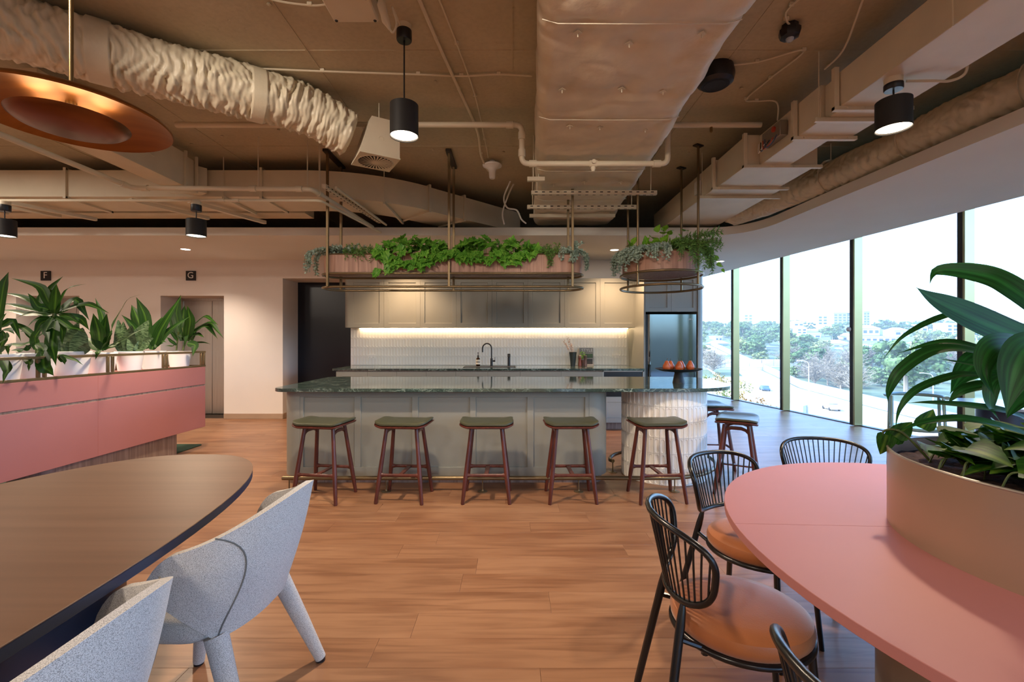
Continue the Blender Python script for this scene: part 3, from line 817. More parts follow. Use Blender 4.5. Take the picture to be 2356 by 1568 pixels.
for k, (dx, dz) in enumerate(((-.16, .40), (-.10, .46), (-.06, .43), (-.02, .34), (-.13, .36))):
    pts = [(0, 0, .01), (dx * .25, .01, dz * .45), (dx * .6, .0, dz * .75), (dx, rb.uniform(-.03, .03), dz)]
    b = MB().tube(smooth_path(pts, 5), .002, 5).build('branch', m_twig, t2)
    m2 = MB()
    sp_ = smooth_path(pts, 8)
    for q in range(16):
        c = sp_[rb.randrange(len(sp_) // 2, len(sp_))] + Vector((rb.uniform(-.02, .02), rb.uniform(-.02, .02), rb.uniform(-.015, .02)))
        m2.lathe([(0, -.006), (.006, -.001), (.005, .005), (0, .008)], c, 6)
    stuff(m2.build('blossom', m_petal, b))
for nme, px, h_, mm, lab in (('pepper_mill', 1334, .19, m_mill, 'red brown wooden mill beside the vase'), ('pepper_mill', 1347, .185, m_mill2, 'grey brown wooden mill nearest the magazine')):
    t = thing(nme, lab, 'mill', (on_bench(px, 7.56).x, 7.56, BZ), group='mills on the worktop')
    MB().lathe([(.022, 0), (.028, .004), (.026, .05), (.022, .09), (.026, .14), (.027, .145)], n=18).build('body', mm, t)
    MB().lathe([(.027, .147), (.028, .165), (.02, h_ - .01), (.008, h_), (.006, h_ + .01), (0, h_ + .012)], n=18).build('crown', m_mill2 if mm is m_mill else m_blackmatt, t)
t = thing('herb_pot', 'small green plant behind the mills in front of the magazine', 'plant', (on_bench(1341, 7.66).x, 7.66, BZ))
MB().lathe([(.03, 0), (.036, .10), (.033, .10), (.03, .09), (0, .09)], n=16, caps=False).build('pot', m_mill2, t)
mb = MB()
for k in range(70):
    a = R.uniform(0, 6.28); r0 = R.uniform(.0, .05); c = Vector((r0 * cos(a), r0 * sin(a) * .6, .12 + R.uniform(0, .12))); s_ = R.uniform(.012, .022); d = Vector((R.uniform(-1, 1), R.uniform(-1, 1), R.uniform(-.3, 1))).normalized(); e = d.orthogonal().normalized()
    mb.add([c - d * s_, c + e * s_ * .5, c + d * s_, c - e * s_ * .5], [(0, 1, 2, 3)])
stuff(mb.build('leaf', m_fern, t))
mg = thing('magazine', 'magazine with STYLE on its cover leaning on the tiles', 'magazine', (on_bench(1350, 7.74).x, 7.74, BZ))
tilt = Matrix.Rotation(radians(-12), 3, 'X')
m_cover = M('cover_grey', '#8F8B88', 0.35); m_cov2 = M('cover_green', '#3F5A33', 0.4, var=.5, vs=30); m_cov3 = M('cover_dark', '#2B2826', 0.4)
def mg_box(lo, hi): return MB().box([(lo[i] + hi[i]) / 2 for i in range(3)], [hi[i] - lo[i] for i in range(3)], rot=None)
W_, H_ = .235, .305
cv = MB().box((0, 0, H_ / 2), (W_, .008, H_)).build('cover', m_cover, mg); cv.rotation_euler = (radians(-9), 0, 0); cv.location = (0, 0, .001)
MB().box((0, .0005, H_ / 2), (W_ - .006, .0065, H_ - .004)).build('pages', m_white, cv)
MB().box((.03, -.0042, .165), (.15, .0006, .07)).build('cover_photo', m_cov2, cv)
MB().box((.05, -.0042, .07), (.10, .0006, .09)).box((-.02, -.0042, .05), (.02, .0006, .05)).build('cover_print', m_cov3, cv)
text_mesh('STYLE', .072, 'title', m_white, cv, (.012, -.0045, .262))
for px, lab in ((855, 'white double power outlet on the tiles near the passage'), (1416, 'white double power outlet on the tiles near the fridge')):
    x = (px - 1178) / F * (YW - .01)
    t = thing('power_outlet', lab, 'outlet', (x, YW - .008, 1.085), group='outlets on the tiles')
    MB().box((0, -.004, 0), (.118, .010, .072), .002).build('plate', m_white, t)
    for s_ in (-1, 1):
        MB().box((s_ * .028, -.0095, .018), (.012, .003, .010)).build('switch', m_white, t)
        MB().box((s_ * .028 - .008, -.0092, -.010), (.003, .001, .010), rot=Matrix.Rotation(.5, 3, 'Y')).box((s_ * .028 + .008, -.0092, -.010), (.003, .001, .010), rot=Matrix.Rotation(-.5, 3, 'Y')).box((s_ * .028, -.0092, -.023), (.003, .001, .008)).build('socket', m_cov3, t)

# ================================================================== ISLAND
IT, IY0, IY1 = 0.915, 4.16, 5.55
IZB = IT - .032
isl = []
isl += arc(-2.22 + .14, IY0 + .14, .14, 180, 270, 6)
isl += arc(1.62, IY0 + .60, .60, 270, 360, 14)[:]                       # big rounded front right end
isl += arc(2.25 - .25, IY1 - .25, .25, 0, 90, 6)
isl += arc(-2.22 + .1, IY1 - .1, .1, 90, 180, 5)
isl = [(min(x, 2.24), y) for x, y in isl]
top = tag(MB().prism(isl, IZB, IT, .003).build('island_worktop', m_marble), 'dark green veined marble top of the kitchen island', 'worktop')
t = thing('island_cabinet', 'sage panelled island cabinet with rounded ends under the marble top', 'cabinet', (-.6, 4.9, 0))
BF = 4.30; bl, br = -2.19, .925; zb0, zb1 = .075, IZB - .001
jl, jr = -2.004, .727
MB().prism(rrect(bl, BF, jl - .001, 5.46, (.16, .001, .001, .1), 8), zb0, zb1).build('end_panel', m_sage, t, True)
MB().prism(rrect(jr + .001, BF, br, 5.46, (.001, .19, .19, .001), 8), zb0, zb1).build('end_panel', m_sage, t, True)
MB().box2((jl, BF + .034, zb0), (jr, 5.46, zb1)).build('carcass', m_sage, t, True)
pxs = [(-1.971, -1.491), (-1.429, -.945), (-.887, -.398), (-.341, .144), (.205, .690)]
for a, b in pxs:
    MB().box2((a - .02, BF + .015, .13), (b + .02, BF + .033, .85)).build('panel', m_sage, t, True)
frm = MB()
frm.box2((jl, BF, zb0), (jr, BF + .0149, .159), .002).box2((jl, BF, .82), (jr, BF + .0149, zb1), .002)
xs_ = [jl] + [v for p_ in pxs for v in p_] + [jr]
for i in range(0, len(xs_), 2): frm.box2((xs_[i], BF, .157), (xs_[i + 1], BF + .0149, .822), .002)
frm.build('frame', m_sage, t, True)
MB().prism(rrect(bl + .05, BF + .045, br - .05, 5.40, .12, 6), 0, zb0).build('kickboard', m_walnutgrey, t, True)
# tiled column
CX, CY, CR = 1.54, 4.64, .405
t = thing('tiled_column', 'round island column clad in white capsule tiles', 'column', (CX, CY, 0))
MB().lathe([(CR, 0), (CR, IZB - .001)], n=64).build('core', m_grout, t)
cw = 2 * pi * (CR + .001) / 48; chh = (IZB - .004) / 6
ctm = tile_mesh('tile', cw, chh, .008, m_tile, dep=.005).mesh('tile', m_tile)
for r_ in range(6):
    for k in range(48):
        a = 2 * pi * (k + .5) / 48
        o = link('tile', ctm, t); o.location = (CR * cos(a), CR * sin(a), chh * (r_ + .5) + .001); o.rotation_euler.z = a + pi / 2
t = thing('island_support', 'smooth pale round support under the far right end of the island', 'support', (1.90, 5.27, 0))
MB().lathe([(.255, 0), (.255, IZB - .001)], n=40).build('drum', m_sagelight, t)
# brass foot rail round the island front
FZ = .121; FRY = 4.085
t = thing('foot_rail', 'long brass foot rail along the front of the island', 'rail', (-.3, FRY, 0))
pts = [(-2.06, FRY, FZ), (1.35, FRY, FZ)] + [(1.35 + .74 * sin(a), FRY + .74 - .74 * cos(a), FZ) for a in [pi / 2 * k / 14 for k in range(1, 15)]] + [(2.09, 5.3, FZ)]
MB().tube(pts, .019, 12).build('rail', m_brassdark, t, True)
for x in (-2.0, -1.13, -.264, .598, 1.46):
    MB().cyl((x, FRY, .004), (x, FRY, FZ), .006, n=8).lathe([(.043, 0), (.043, .004), (.012, .008), (.006, .02)], (x, FRY, 0), 20).build('post', m_brassdark, t, True)
t = thing('foot_rail', 'short curved brass foot rail end in the gap between cabinet and column', 'rail', (1.05, 4.68, 0))
pts = [(1.035, 4.66, FZ)] + [(CX + .53 * cos(a), CY + .50 * sin(a), FZ) for a in [radians(172 - 6 * k) for k in range(0, 20)]]
MB().tube(pts, .019, 12).build('rail', m_brassdark, t, True)
MB().cyl((1.037, 4.685, .004), (1.037, 4.685, FZ), .006, n=8).lathe([(.043, 0), (.043, .004), (.012, .008), (.006, .02)], (1.037, 4.685, 0), 20).build('post', m_brassdark, t, True)
# fruit stand with five pears
fx, fy = 1.735, 4.74
t = thing('cake_stand', 'black pedestal stand holding pears on the island', 'stand', (fx, fy, IT))
MB().lathe([(.062, 0), (.060, .004), (.042, .10), (.045, .113), (.03, .115)], n=28).build('pedestal', m_blackmatt, t)
MB().lathe([(0.0, .112), (.06, .112), (.17, .122), (.232, .145), (.236, .148), (.232, .150), (.17, .130), (.05, .121), (0, .120)], n=40, caps=False).build('dish', m_blackmatt, t)
labs = ['pear at the left end of the black stand', 'pear second from left, behind the middle pear', 'pear in the middle front of the black stand', 'pear second from right, behind the middle pear', 'pear at the right end of the black stand']
for k, (dx, dy) in enumerate(((-.13, -.02), (-.065, .055), (-.01, -.045), (.05, .06), (.118, -.01))):
    zz = .124 if abs(dx) < .09 else .128
    t = thing('pear', 'red brown ' + labs[k], 'pear', (fx + dx, fy + dy, IT + zz), rz=k * 1.3, group='pears on the stand')
    MB().lathe([(0, 0.002), (.018, 0), (.036, .014), (.043, .034), (.038, .056), (.026, .076), (.019, .092), (.012, .102), (0, .104)], n=20, caps=False).build('flesh', m_pear, t)
    MB().tube([(0, 0, .10), (.002, 0, .115), (.008, .002, .128)], [.002, .0018, .0025], 6).build('stem', m_stem, t)
# ================================================================== CEILING SERVICES
def nz(x, y, z): return noise.noise(Vector((x, y, z)))
def flex(name, label, path, r0, r1, seed, n_al, amp=.034, freq=13, bands=()):
    path = smooth_path(path, 40)
    L = [0.0]
    for a, b in zip(path[:-1], path[1:]): L.append(L[-1] + (b - a).length)
    tot = L[-1]; P = []; T = []
    for k in range(n_al):
        s = tot * k / (n_al - 1); i = max(j for j in range(len(L)) if L[j] <= s + 1e-9); i = min(i, len(path) - 2)
        f = (s - L[i]) / max(1e-9, L[i + 1] - L[i]); P.append(path[i].lerp(path[i + 1], f)); T.append((path[i + 1] - path[i]).normalized())
    nc = 72
    def fn(i, j):
        s = tot * i / (n_al - 1); a = 2 * pi * j / nc
        t = T[i]; N = (Vector((0, 0, 1)) - t * t.z).normalized(); B = t.cross(N)
        r = r0 + (r1 - r0) * i / (n_al - 1)
        flat = 0
        for b0, b1 in bands:
            if b0 < s < b1: flat = 1
        ca, sa = cos(a) * 1.1, sin(a) * 1.1
        ph = s * freq + 1.5 * nz(ca * .9 + seed, sa * .9, s * 2.2) + .45 * nz(ca * 2.6, sa * 2.6 + seed, s * 6)
        tri = abs((ph % 1.0) - .5) * 2
        ph2 = s * freq * 2.3 + 1.2 * nz(ca * 1.6 + 5, sa * 1.6 + seed, s * 4)
        tri2 = abs((ph2 % 1.0) - .5) * 2
        g = .35 + 1.6 * abs(nz(s * 4 + seed, ca * 1.3, sa * 1.3))
        d = amp * (tri ** .6 - .6) * g + amp * .35 * (tri2 ** .6 - .6) * g + .022 * nz(s * 2.2, ca + seed, sa) + .006 * nz(s * 30, ca * 6, sa * 6)
        if flat: d = .012 + .004 * nz(s * 5, ca * 2, sa * 2)
        ends = min(1.0, min(i, n_al - 1 - i) / 3.0)
        return P[i] + (N * cos(a) + B * sin(a)) * (r + d) * (.80 + .20 * ends)
    mb = MB(); mb.grid(fn, n_al, nc, cv=True)
    c = path[len(path) // 2]
    t = thing(name, label, 'duct', (c.x, c.y, c.z))
    mb.build('sleeve', m_foil, t, True, angle=80)
    return t, P, T
fd, fP, fT = flex('flexible_duct', 'crinkled flexible air duct running from the top left corner to the square diffuser box', [(-3.45, 2.28, 3.16), (-2.86, 2.68, 3.165), (-2.1, 3.22, 3.17), (-1.62, 3.58, 3.16), (-1.33, 3.77, 3.06)], .178, .176, 1.0, 420, bands=((.98, 1.10), (1.86, 1.95)))
for k in (150, 260): MB().tube([fP[k] + Vector((0, 0, CZ - fP[k].z)), fP[k] + Vector((0, 0, .15))], .004, 6).build('hanger_strap', m_pipe, fd, True)
# square diffuser box
bc = Vector((-1.155, 3.85, 0))
t = thing('diffuser_box', 'painted square ceiling diffuser box with round swirl grille', 'vent', (bc.x, bc.y, 2.86))
def frus(mb, c, z0, h0, z1, h1, sh=0):
    q = Matrix.Rotation(radians(31), 3, 'Z')
    W = lambda x, y, z: tuple(Vector((c.x, c.y, z)) + q @ Vector((x, y, 0)))
    a = [W(-h0, -h0, z0), W(h0, -h0, z0), W(h0, h0, z0), W(-h0, h0, z0)]
    b = [W(-h1 + sh, -h0, z1), W(h0, -h0, z1), W(h0, h0, z1), W(-h1 + sh, h0, z1)]
    mb.add(a + b, [(3, 2, 1, 0), (4, 5, 6, 7)] + [(i, (i + 1) % 4, 4 + (i + 1) % 4, 4 + i) for i in range(4)])
mb = MB(); frus(mb, bc, 2.872, .160, 3.17, .160, .09); frus(mb, bc, 2.860, .164, 2.8719, .164); mb.build('plenum', m_duct, t, True)
MB().lathe([(.138, 0.0), (.145, -.004), (.150, 0)], (bc.x, bc.y, 2.86), 40, caps=False).build('grille_rim', m_duct, t, True)
MB().lathe([(0, .0), (.139, 0)], (bc.x, bc.y, 2.8585), 32, caps=False).build('grille_cavity', m_void, t, True)
mb = MB()
for k in range(28):
    a = 2 * pi * k / 28; u = Vector((cos(a), sin(a), 0)); v = Vector((-sin(a), cos(a), 0))
    p = [u * .025 - v * .003, u * .139 - v * .009, u * .139 + v * .007 + Vector((0, 0, -.003)), u * .025 + v * .003]
    mb.add([bc + q + Vector((0, 0, 2.857)) for q in p], [(0, 1, 2, 3)])
mb.lathe([(0, -.004), (.028, -.004), (.03, 0)], (bc.x, bc.y, 2.8565), 16, caps=False)
stuff(mb.build('swirl_blades', m_duct, t, True))
MB().cyl((bc.x + .03, bc.y, 3.17), (bc.x + .03, bc.y, CZ), .005, n=6).build('hanger_rod', m_pipe, t, True)
MB().lathe([(0, -.012), (.014, -.012), (.02, 0)], (0, 0, 0), 12, caps=False).build('damper_knob', m_duct, t).matrix_local = Matrix.Translation((.09, -.135, .14)) @ Matrix.Rotation(radians(31), 4, 'Z') @ Matrix.Rotation(radians(90), 4, 'X')

# wide insulated duct
t = thing('insulated_duct', 'wide padded insulated duct overhead, pinned and tied', 'duct', (.7, 3.6, 2.95))
DB, DT = 2.955, 3.345
ya, yb = 1.2, 6.3
def dl(y): return .085 + (y - 1.2) * .043
def dr(y): return 1.13 + (y - 1.2) * .048
pins = []
for yy in (1.95, 2.42, 2.93, 3.46, 4.06, 4.66, 5.25, 5.8):
    for k in range(3): pins.append((dl(yy) + (dr(yy) - dl(yy)) * (.20 + .30 * k) + R.uniform(-.05, .05), yy + R.uniform(-.06, .06)))
ties = (2.3, 3.3, 4.3, 5.2)
def dsec(i, j, nu, nv):
    y = ya + (yb - ya) * i / (nu - 1); x0, x1 = dl(y), dr(y); w_ = x1 - x0; h_ = DT - DB; r = .09
    per = 2 * (w_ + h_) - 8 * r + 2 * pi * r; s = per * j / nv
    # walk a rounded rectangle from the top left, down, along the bottom, up
    segs = [(h_ - 2 * r, 'L'), (pi * r / 2, 'a'), (w_ - 2 * r, 'B'), (pi * r / 2, 'b'), (h_ - 2 * r, 'R'), (pi * r / 2, 'c'), (w_ - 2 * r, 'T'), (pi * r / 2, 'd')]
    for ln, kx in segs:
        if s <= ln: break
        s -= ln
    q = s / ln if ln > 0 else 0
    if kx == 'L': p = (x0, DT - r - s); n = (-1, 0)
    elif kx == 'a': a = pi + q * pi / 2; p = (x0 + r + r * cos(a), DB + r + r * sin(a)); n = (cos(a), sin(a))
    elif kx == 'B': p = (x0 + r + s, DB); n = (0, -1)
    elif kx == 'b': a = 1.5 * pi + q * pi / 2; p = (x1 - r + r * cos(a), DB + r + r * sin(a)); n = (cos(a), sin(a))
    elif kx == 'R': p = (x1, DB + r + s); n = (1, 0)
    elif kx == 'c': a = q * pi / 2; p = (x1 - r + r * cos(a), DT - r + r * sin(a)); n = (cos(a), sin(a))
    elif kx == 'T': p = (x1 - r - s, DT); n = (0, 1)
    else: a = pi / 2 + q * pi / 2; p = (x0 + r + r * cos(a), DT - r + r * sin(a)); n = (cos(a), sin(a))
    d = .020 * nz(p[0] * 2.1, y * 2.1, p[1] * 2) + .006 * nz(p[0] * 9, y * 9, 3)
    rg = abs(nz(p[0] * 3 + 7, y * 5.5, 1.5)); d -= .008 * max(0, 1 - rg * 7)
    for px_, py_ in pins:
        if kx in 'Bab':
            dd = sqrt((p[0] - px_) ** 2 + (y - py_) ** 2)
            if dd < .22: d -= .024 * (1 - dd / .22) ** 2 ; d += .004 * sin(14 * atan2(y - py_, p[0] - px_)) * (1 - dd / .22) * min(1, dd / .05)
    for ty in ties:
        d -= .014 * max(0, 1 - abs(y - ty) / .04)
    if kx == 'T': d = min(d, 0)
    return (p[0] + n[0] * d, y, p[1] + n[1] * d)
mb = MB(); mb.grid(lambda i, j: dsec(i, j, 190, 110), 190, 110, cv=True); mb.build('padded_wrap', m_insul, t, True, angle=80)
for px_, py_ in pins:
    if py_ < 5: MB().box((px_, py_, DB + .010), (.034, .034, .004), rot=Matrix.Rotation(.7, 3, 'Z')).cyl((px_, py_, DB - .012), (px_, py_, DB + .01), .003, n=6).build('insulation_pin', m_duct, t, True)
for ty in ties:
    MB().tube([(dl(ty) + .02, ty, DB + .02), (dl(ty) + .1, ty, DB - .002), ((dl(ty) + dr(ty)) / 2, ty, DB - .004), (dr(ty) - .1, ty, DB - .002), (dr(ty) - .02, ty, DB + .02)], .003, 5).build('tie_wire', m_pipe, t, True)

# rectangular sheet duct on the right, in stepped sections
t = thing('sheet_duct', 'rectangular painted sheet metal duct stepping along the right of the ceiling', 'duct', (2.36, 3.6, 2.9))
zb = 2.90
secs = [(1.0, 3.02, 2.17, 2.57, zb, 3.13), (3.02, 3.20, 2.20, 2.62, zb, 3.14), (3.20, 3.46, 2.17, 2.58, zb, 3.15), (3.46, 4.02, 2.185, 2.45, zb, 3.16), (4.02, 4.60, 2.07, 2.70, zb, 3.17), (4.60, 6.6, 2.06, 2.76, zb, 3.18)]
for a, b, x0, x1, z0, z1 in secs: MB().box2((x0, a + .001, z0), (x1, b - .001, z1), .003).build('duct_section', m_duct, t, True)
for y, x0, x1, z1 in ((3.02, 2.15, 2.64, 3.16), (3.46, 2.15, 2.60, 3.17), (4.02, 2.06, 2.72, 3.18), (4.60, 2.04, 2.78, 3.2)):
    mb = MB().box2((x0 - .02, y - .018, zb - .025), (x1 + .015, y + .018, zb + .002), .002).box2((x0 - .02, y - .0165, zb - .0235), (x0 + .012, y + .0165, z1), .002)
    for q in range(4): mb.cyl((x0 + .06 + q * (x1 - x0 - .12) / 3, y - .026, zb - .012), (x0 + .06 + q * (x1 - x0 - .12) / 3, y + .02, zb - .012), .007, n=6)
    mb.build('flange', m_duct, t, True)
for y, x0, x1 in ((3.16, 2.10, 2.68), (4.86, 2.0, 2.86), (2.2, 2.1, 2.66)):
    if y > 2.5: MB().box2((x0, y - .012, zb - .032), (x1, y + .012, zb - .001), .002).build('support_channel', m_pipe, t, True)
    for x in (x0 + .03, x1 - .03): MB().cyl((x, y, zb - .03), (x, y, CZ), .004, n=6).build('hanger_rod', m_pipe, t, True)
MB().box2((2.02, 4.95, 2.96), (2.058, 5.05, 3.10), .003).build('junction_box', m_white, t, True)
ct = MB().box2((2.12, 3.60, 2.98), (2.184, 3.86, 3.10), .004).build('damper_controller', m_greymetal, t, True)
m_red = M('signal_red', '#B8402C', 0.4); m_blue = M('cable_blue', '#3E4C7A', 0.4)
MB().lathe([(.022, 0), (.022, .012), (0, .014)], (0, 0, 0), 14, caps=False).build('orange_dial', m_red, ct).matrix_local = Matrix.Translation((2.12, 3.68, 3.06)) @ Matrix.Rotation(radians(-90), 4, 'Y')
for k in range(4): MB().tube(smooth_path([(2.116, 3.64 + k * .05, 3.0), (2.10, 3.66 + k * .05, 2.95 + .01 * k), (2.09, 3.74 + k * .04, 2.94), (2.11, 3.80 + k * .03, 3.03)], 5), .004, 6).build('wire', (m_blue, m_red, m_black, m_white)[k], ct)
# wrapped flexible duct behind it
f2, P2, T2 = flex('flexible_duct', 'wrapped flexible duct snaking above the soffit edge by the windows', [(3.78, 1.6, 3.07), (3.60, 2.6, 3.06), (3.44, 3.3, 3.05), (3.36, 4.0, 3.03), (3.22, 4.75, 3.02), (3.02, 5.35, 3.0), (2.85, 5.9, 2.99)], .15, .15, 9.0, 330, amp=.022, freq=11)
for k in (60, 110, 170, 230):
    c = P2[k]; MB().tube([c + T2[k].cross(Vector((0, 0, 1))).normalized() * .162 * cos(a) + Vector((0, 0, .162 * sin(a))) for a in [2 * pi * q / 18 for q in range(18)]], .012, 6, closed=True, ry=.25).build('strap', m_duct, f2, True)
    MB().tube([c + Vector((0, 0, .15)), Vector((c.x, c.y, CZ))], .005, 6).build('hanger_strap', m_pipe, f2, True)
f3, _, _ = flex('flexible_duct', 'short lower branch of flexible duct under the long one by the windows', [(3.16, 5.05, 2.97), (2.98, 5.45, 2.975), (2.80, 5.95, 2.985)], .10, .10, 14.0, 90, amp=.009, freq=12)
f4, _, _ = flex('flexible_duct', 'padded duct end in the top right corner above the pendant', [(2.66, 0.6, 3.10), (2.72, 1.4, 3.09), (2.62, 2.25, 3.08)], .16, .15, 21.0, 120, amp=.010, freq=10)

# ducts on the left
def rect_sweep(mb, pts, w_, z0, z1, caps=True):
    P = [Vector((p[0], p[1])) for p in pts]; vs = []
    for i in range(len(P)):
        d = (P[min(i + 1, len(P) - 1)] - P[max(i - 1, 0)]).normalized(); n = Vector((-d.y, d.x))
        for s_, z in ((-1, z0), (1, z0), (1, z1), (-1, z1)): vs.append((P[i].x + n.x * s_ * w_ / 2, P[i].y + n.y * s_ * w_ / 2, z))
    fs = []
    for i in range(len(P) - 1):
        for k in range(4): fs.append((i * 4 + k, i * 4 + (k + 1) % 4, i * 4 + 4 + (k + 1) % 4, i * 4 + 4 + k)[::-1])
    if caps: fs += [(0, 1, 2, 3), tuple((len(P) - 1) * 4 + k for k in (3, 2, 1, 0))]
    mb.add(vs, fs)
t = thing('sheet_duct', 'long painted rectangular duct across the back left with a swept bend', 'duct', (-3.5, 5.25, 2.935))
zl, zh = 2.935, 3.225
rect_sweep(m_ := MB(), [(-9.5, 5.28), (-4.9, 5.28)], .56, zl, zh); m_.build('duct_section', m_duct, t, True)
rect_sweep(m_ := MB(), [(-4.898, 5.28), (-2.75, 5.28)], .56, zl, zh); m_.build('duct_section', m_duct, t, True)
bend = [(-2.748, 5.28), (-2.3, 5.28)] + [(-2.3 + 1.55 * sin(radians(a)), 5.28 + 1.55 * (1 - cos(radians(a)))) for a in range(5, 46, 5)]
rect_sweep(m_ := MB(), bend, .56, zl, zh); m_.build('duct_bend', m_duct, t, True)
e0 = Vector(bend[-1]); dd = Vector((cos(radians(45)), sin(radians(45))))
for a, b in ((0.004, .55), (.555, 1.6)):
    rect_sweep(m_ := MB(), [e0 + dd * a, e0 + dd * b], .54, zl, zh); m_.build('duct_section', m_duct, t, True)
def flange(c, d, w_, z0, z1, parent):
    n = Vector((-d.y, d.x)); mb = MB(); rz = atan2(d.y, d.x)
    for s_ in (-1, 1): mb.box((c.x + n.x * s_ * (w_ / 2 + .008), c.y + n.y * s_ * (w_ / 2 + .008), (z0 + z1) / 2), (.03, .028, z1 - z0 + .05), .002, rz)
    for z in (z0 - .010, z1 + .010): mb.box((c.x, c.y, z), (.03, w_ + .04, .025), .002, rz)
    mb.build('flange', m_duct, parent, True)
flange(Vector((-4.9, 5.28)), Vector((1, 0)), .56, zl, zh, t); flange(Vector((-2.75, 5.28)), Vector((1, 0)), .56, zl, zh, t)
flange(e0, dd, .56, zl, zh, t); flange(e0 + dd * .55, dd, .54, zl, zh, t)
for x in (-6.2, -3.15, -1.45):
    y0 = 4.96 if x < -2 else 5.15
    MB().box2((x - .012, y0, zl - .035), (x + .012, y0 + (.64 if x < -2 else .9), zl - .001), .002).build('support_channel', m_pipe, t, True)
    MB().cyl((x, y0 + .01, zl - .03), (x, y0 + .01, CZ), .005, n=6).build('hanger_rod', m_pipe, t, True)
t = thing('sheet_duct', 'narrow rectangular branch duct with damper quadrant behind the brass disc lamp', 'duct', (-3.45, 4.2, 2.93))
MB().box2((-3.58, 3.2, 2.93), (-3.34, 4.64, 3.27), .003).build('duct_section', m_duct, t, True)
MB().box2((-3.57, 4.642, 2.94), (-3.35, 4.80, 3.25), .003).build('duct_section', m_duct, t, True)
rect_sweep(m_ := MB(), [(-3.46, 4.802), (-3.46, 4.9), (-3.40, 4.995)], .22, 2.95, 3.22); m_.build('duct_elbow', m_duct, t, True)
for y in (4.64, 4.80): MB().box2((-3.6, y - .012, 2.905), (-3.32, y + .012, 2.935), .002).box2((-3.34, y - .0105, 2.908), (-3.315, y + .0105, 3.29), .002).build('flange', m_duct, t, True)
mb = MB().tube([(-3.335, 4.22 + .07 * cos(a), 3.16 + .09 * sin(a)) for a in [radians(200 + 8 * k) for k in range(12)]], .005, 6).box((-3.33, 4.25, 3.15), (.014, .11, .018), .002).cyl((-3.34, 4.22, 3.15), (-3.315, 4.22, 3.15), .012, n=10)
mb.build('damper_quadrant', m_pipe, t, True)
# smooth flat band duct at the far end above the soffit
t = thing('sheet_duct', 'low flat duct running just above the soffit along the back', 'duct', (-4.5, 5.85, 2.93))
MB().box2((-9.5, 5.72, 2.955), (-2.6, 5.98, 3.06), .003).build('duct_section', m_duct, t, True)

# sprinkler pipework
PR = .024
def pipe(label, pts, r=PR, bend_r=.06, name='sprinkler_pipe', n=10, joints=(), mat=None, cat='pipe'):
    P = [Vector(p) for p in pts]; c = P[len(P) // 2]
    t = thing(name, label, cat, (c.x, c.y, c.z))
    MB().tube(round_path(P, bend_r, 5), r, n).build('pipe_run', mat or m_pipe, t, True)
    for a, d in joints:
        a = Vector(a); d = Vector(d).normalized() * .032
        MB().cyl(a - d, a + d, r * 1.28, n=12).build('coupling', mat or m_pipe, t, True)
    return t
SY = 3.93
t = pipe('white sprinkler pipe dropping under the wide padded duct and rising again', [(-2.9, SY, 3.215), (.085, SY, 3.215), (.085, SY, 2.88), (1.345, SY, 2.88), (1.345, SY, 3.215), (2.15, SY, 3.215)],
         joints=(((.085, SY, 3.12), (0, 0, 1)), ((.085, SY, 2.97), (0, 0, 1)), ((.18, SY, 2.88), (1, 0, 0)), ((1.25, SY, 2.88), (1, 0, 0)), ((-.02, SY, 3.215), (1, 0, 0)), ((.70, SY, 2.88), (1, 0, 0))))
MB().lathe([(.0, -.05), (.012, -.05), (.022, -.02), (.016, 0)], (.70, SY, 2.862), 12, caps=False).cyl((.70, SY - .045, 2.885), (.70, SY, 2.885), .018, n=10).build('sprinkler_head', m_pipe, t, True)
MB().lathe([(.0, -.05), (.006, -.045), (.012, -.04), (.012, 0)], (1.72, SY, 3.195), 10, caps=False).build('sprinkler_head', m_brass, t, True)
t = pipe('sprinkler pipe from the left edge turning across below the long duct', [(-3.72, 1.2, 2.85), (-3.72, 4.46, 2.85), (-1.98, 4.50, 2.85), (-1.84, 6.0, 2.85)],
         joints=(((-3.72, 4.35, 2.85), (0, 1, 0)), ((-3.6, 4.463, 2.85), (1, 0, 0)), ((-2.1, 4.49, 2.85), (1, 0, 0)), ((-2.55, 4.48, 2.85), (1, 0, 0)), ((-1.965, 4.65, 2.85), (.1, 1, 0))))
for p in ((-3.72, 3.0, 2.85), (-2.5, 4.482, 2.85), (-3.72, 2.2, 2.85)): MB().cyl(p, (p[0], p[1], CZ), .005, n=6).build('hanger_rod', m_pipe, t, True)
pipe('thin conduit running level below the long duct at the back left', [(-8.0, 4.62, 2.775), (-1.95, 4.62, 2.775), (-1.74, 6.03, 2.79)], r=.015, joints=[((-2.8, 4.62, 2.775), (1, 0, 0)), ((-2.95, 4.62, 2.775), (1, 0, 0))], name='conduit')
pipe('second thin conduit beside the sprinkler pipe by the long planter', [(-1.78, 4.6, 2.90), (-1.66, 6.0, 2.88)], r=.014, name='conduit')
def channel(label, a, b, w_=.042, rods=True, slots=True):
    a = Vector(a); b = Vector(b); c = (a + b) / 2; d = (b - a)
    t = thing('support_channel', label, 'bracket', (c.x, c.y, c.z), rz=atan2(d.y, d.x))
    L = d.length
    MB().box((0, 0, 0), (L, w_, .040), .002).build('rail', m_pipe, t)
    if slots:
        mb = MB()
        for k in range(int(L / .075)): mb.box((-L / 2 + .05 + k * .075, -w_ / 2 - .0002, .004), (.03, .001, .009)).box((-L / 2 + .05 + k * .075, 0, -.0202), (.03, .012, .001))
        stuff(mb.build('slots', m_void, t))
    if rods:
        for s_ in (-1, 1): MB().cyl((s_ * (L / 2 - .06), 0, 0), (s_ * (L / 2 - .06), 0, CZ - c.z), .005, n=6).build('hanger_rod', m_pipe, t)
    return t
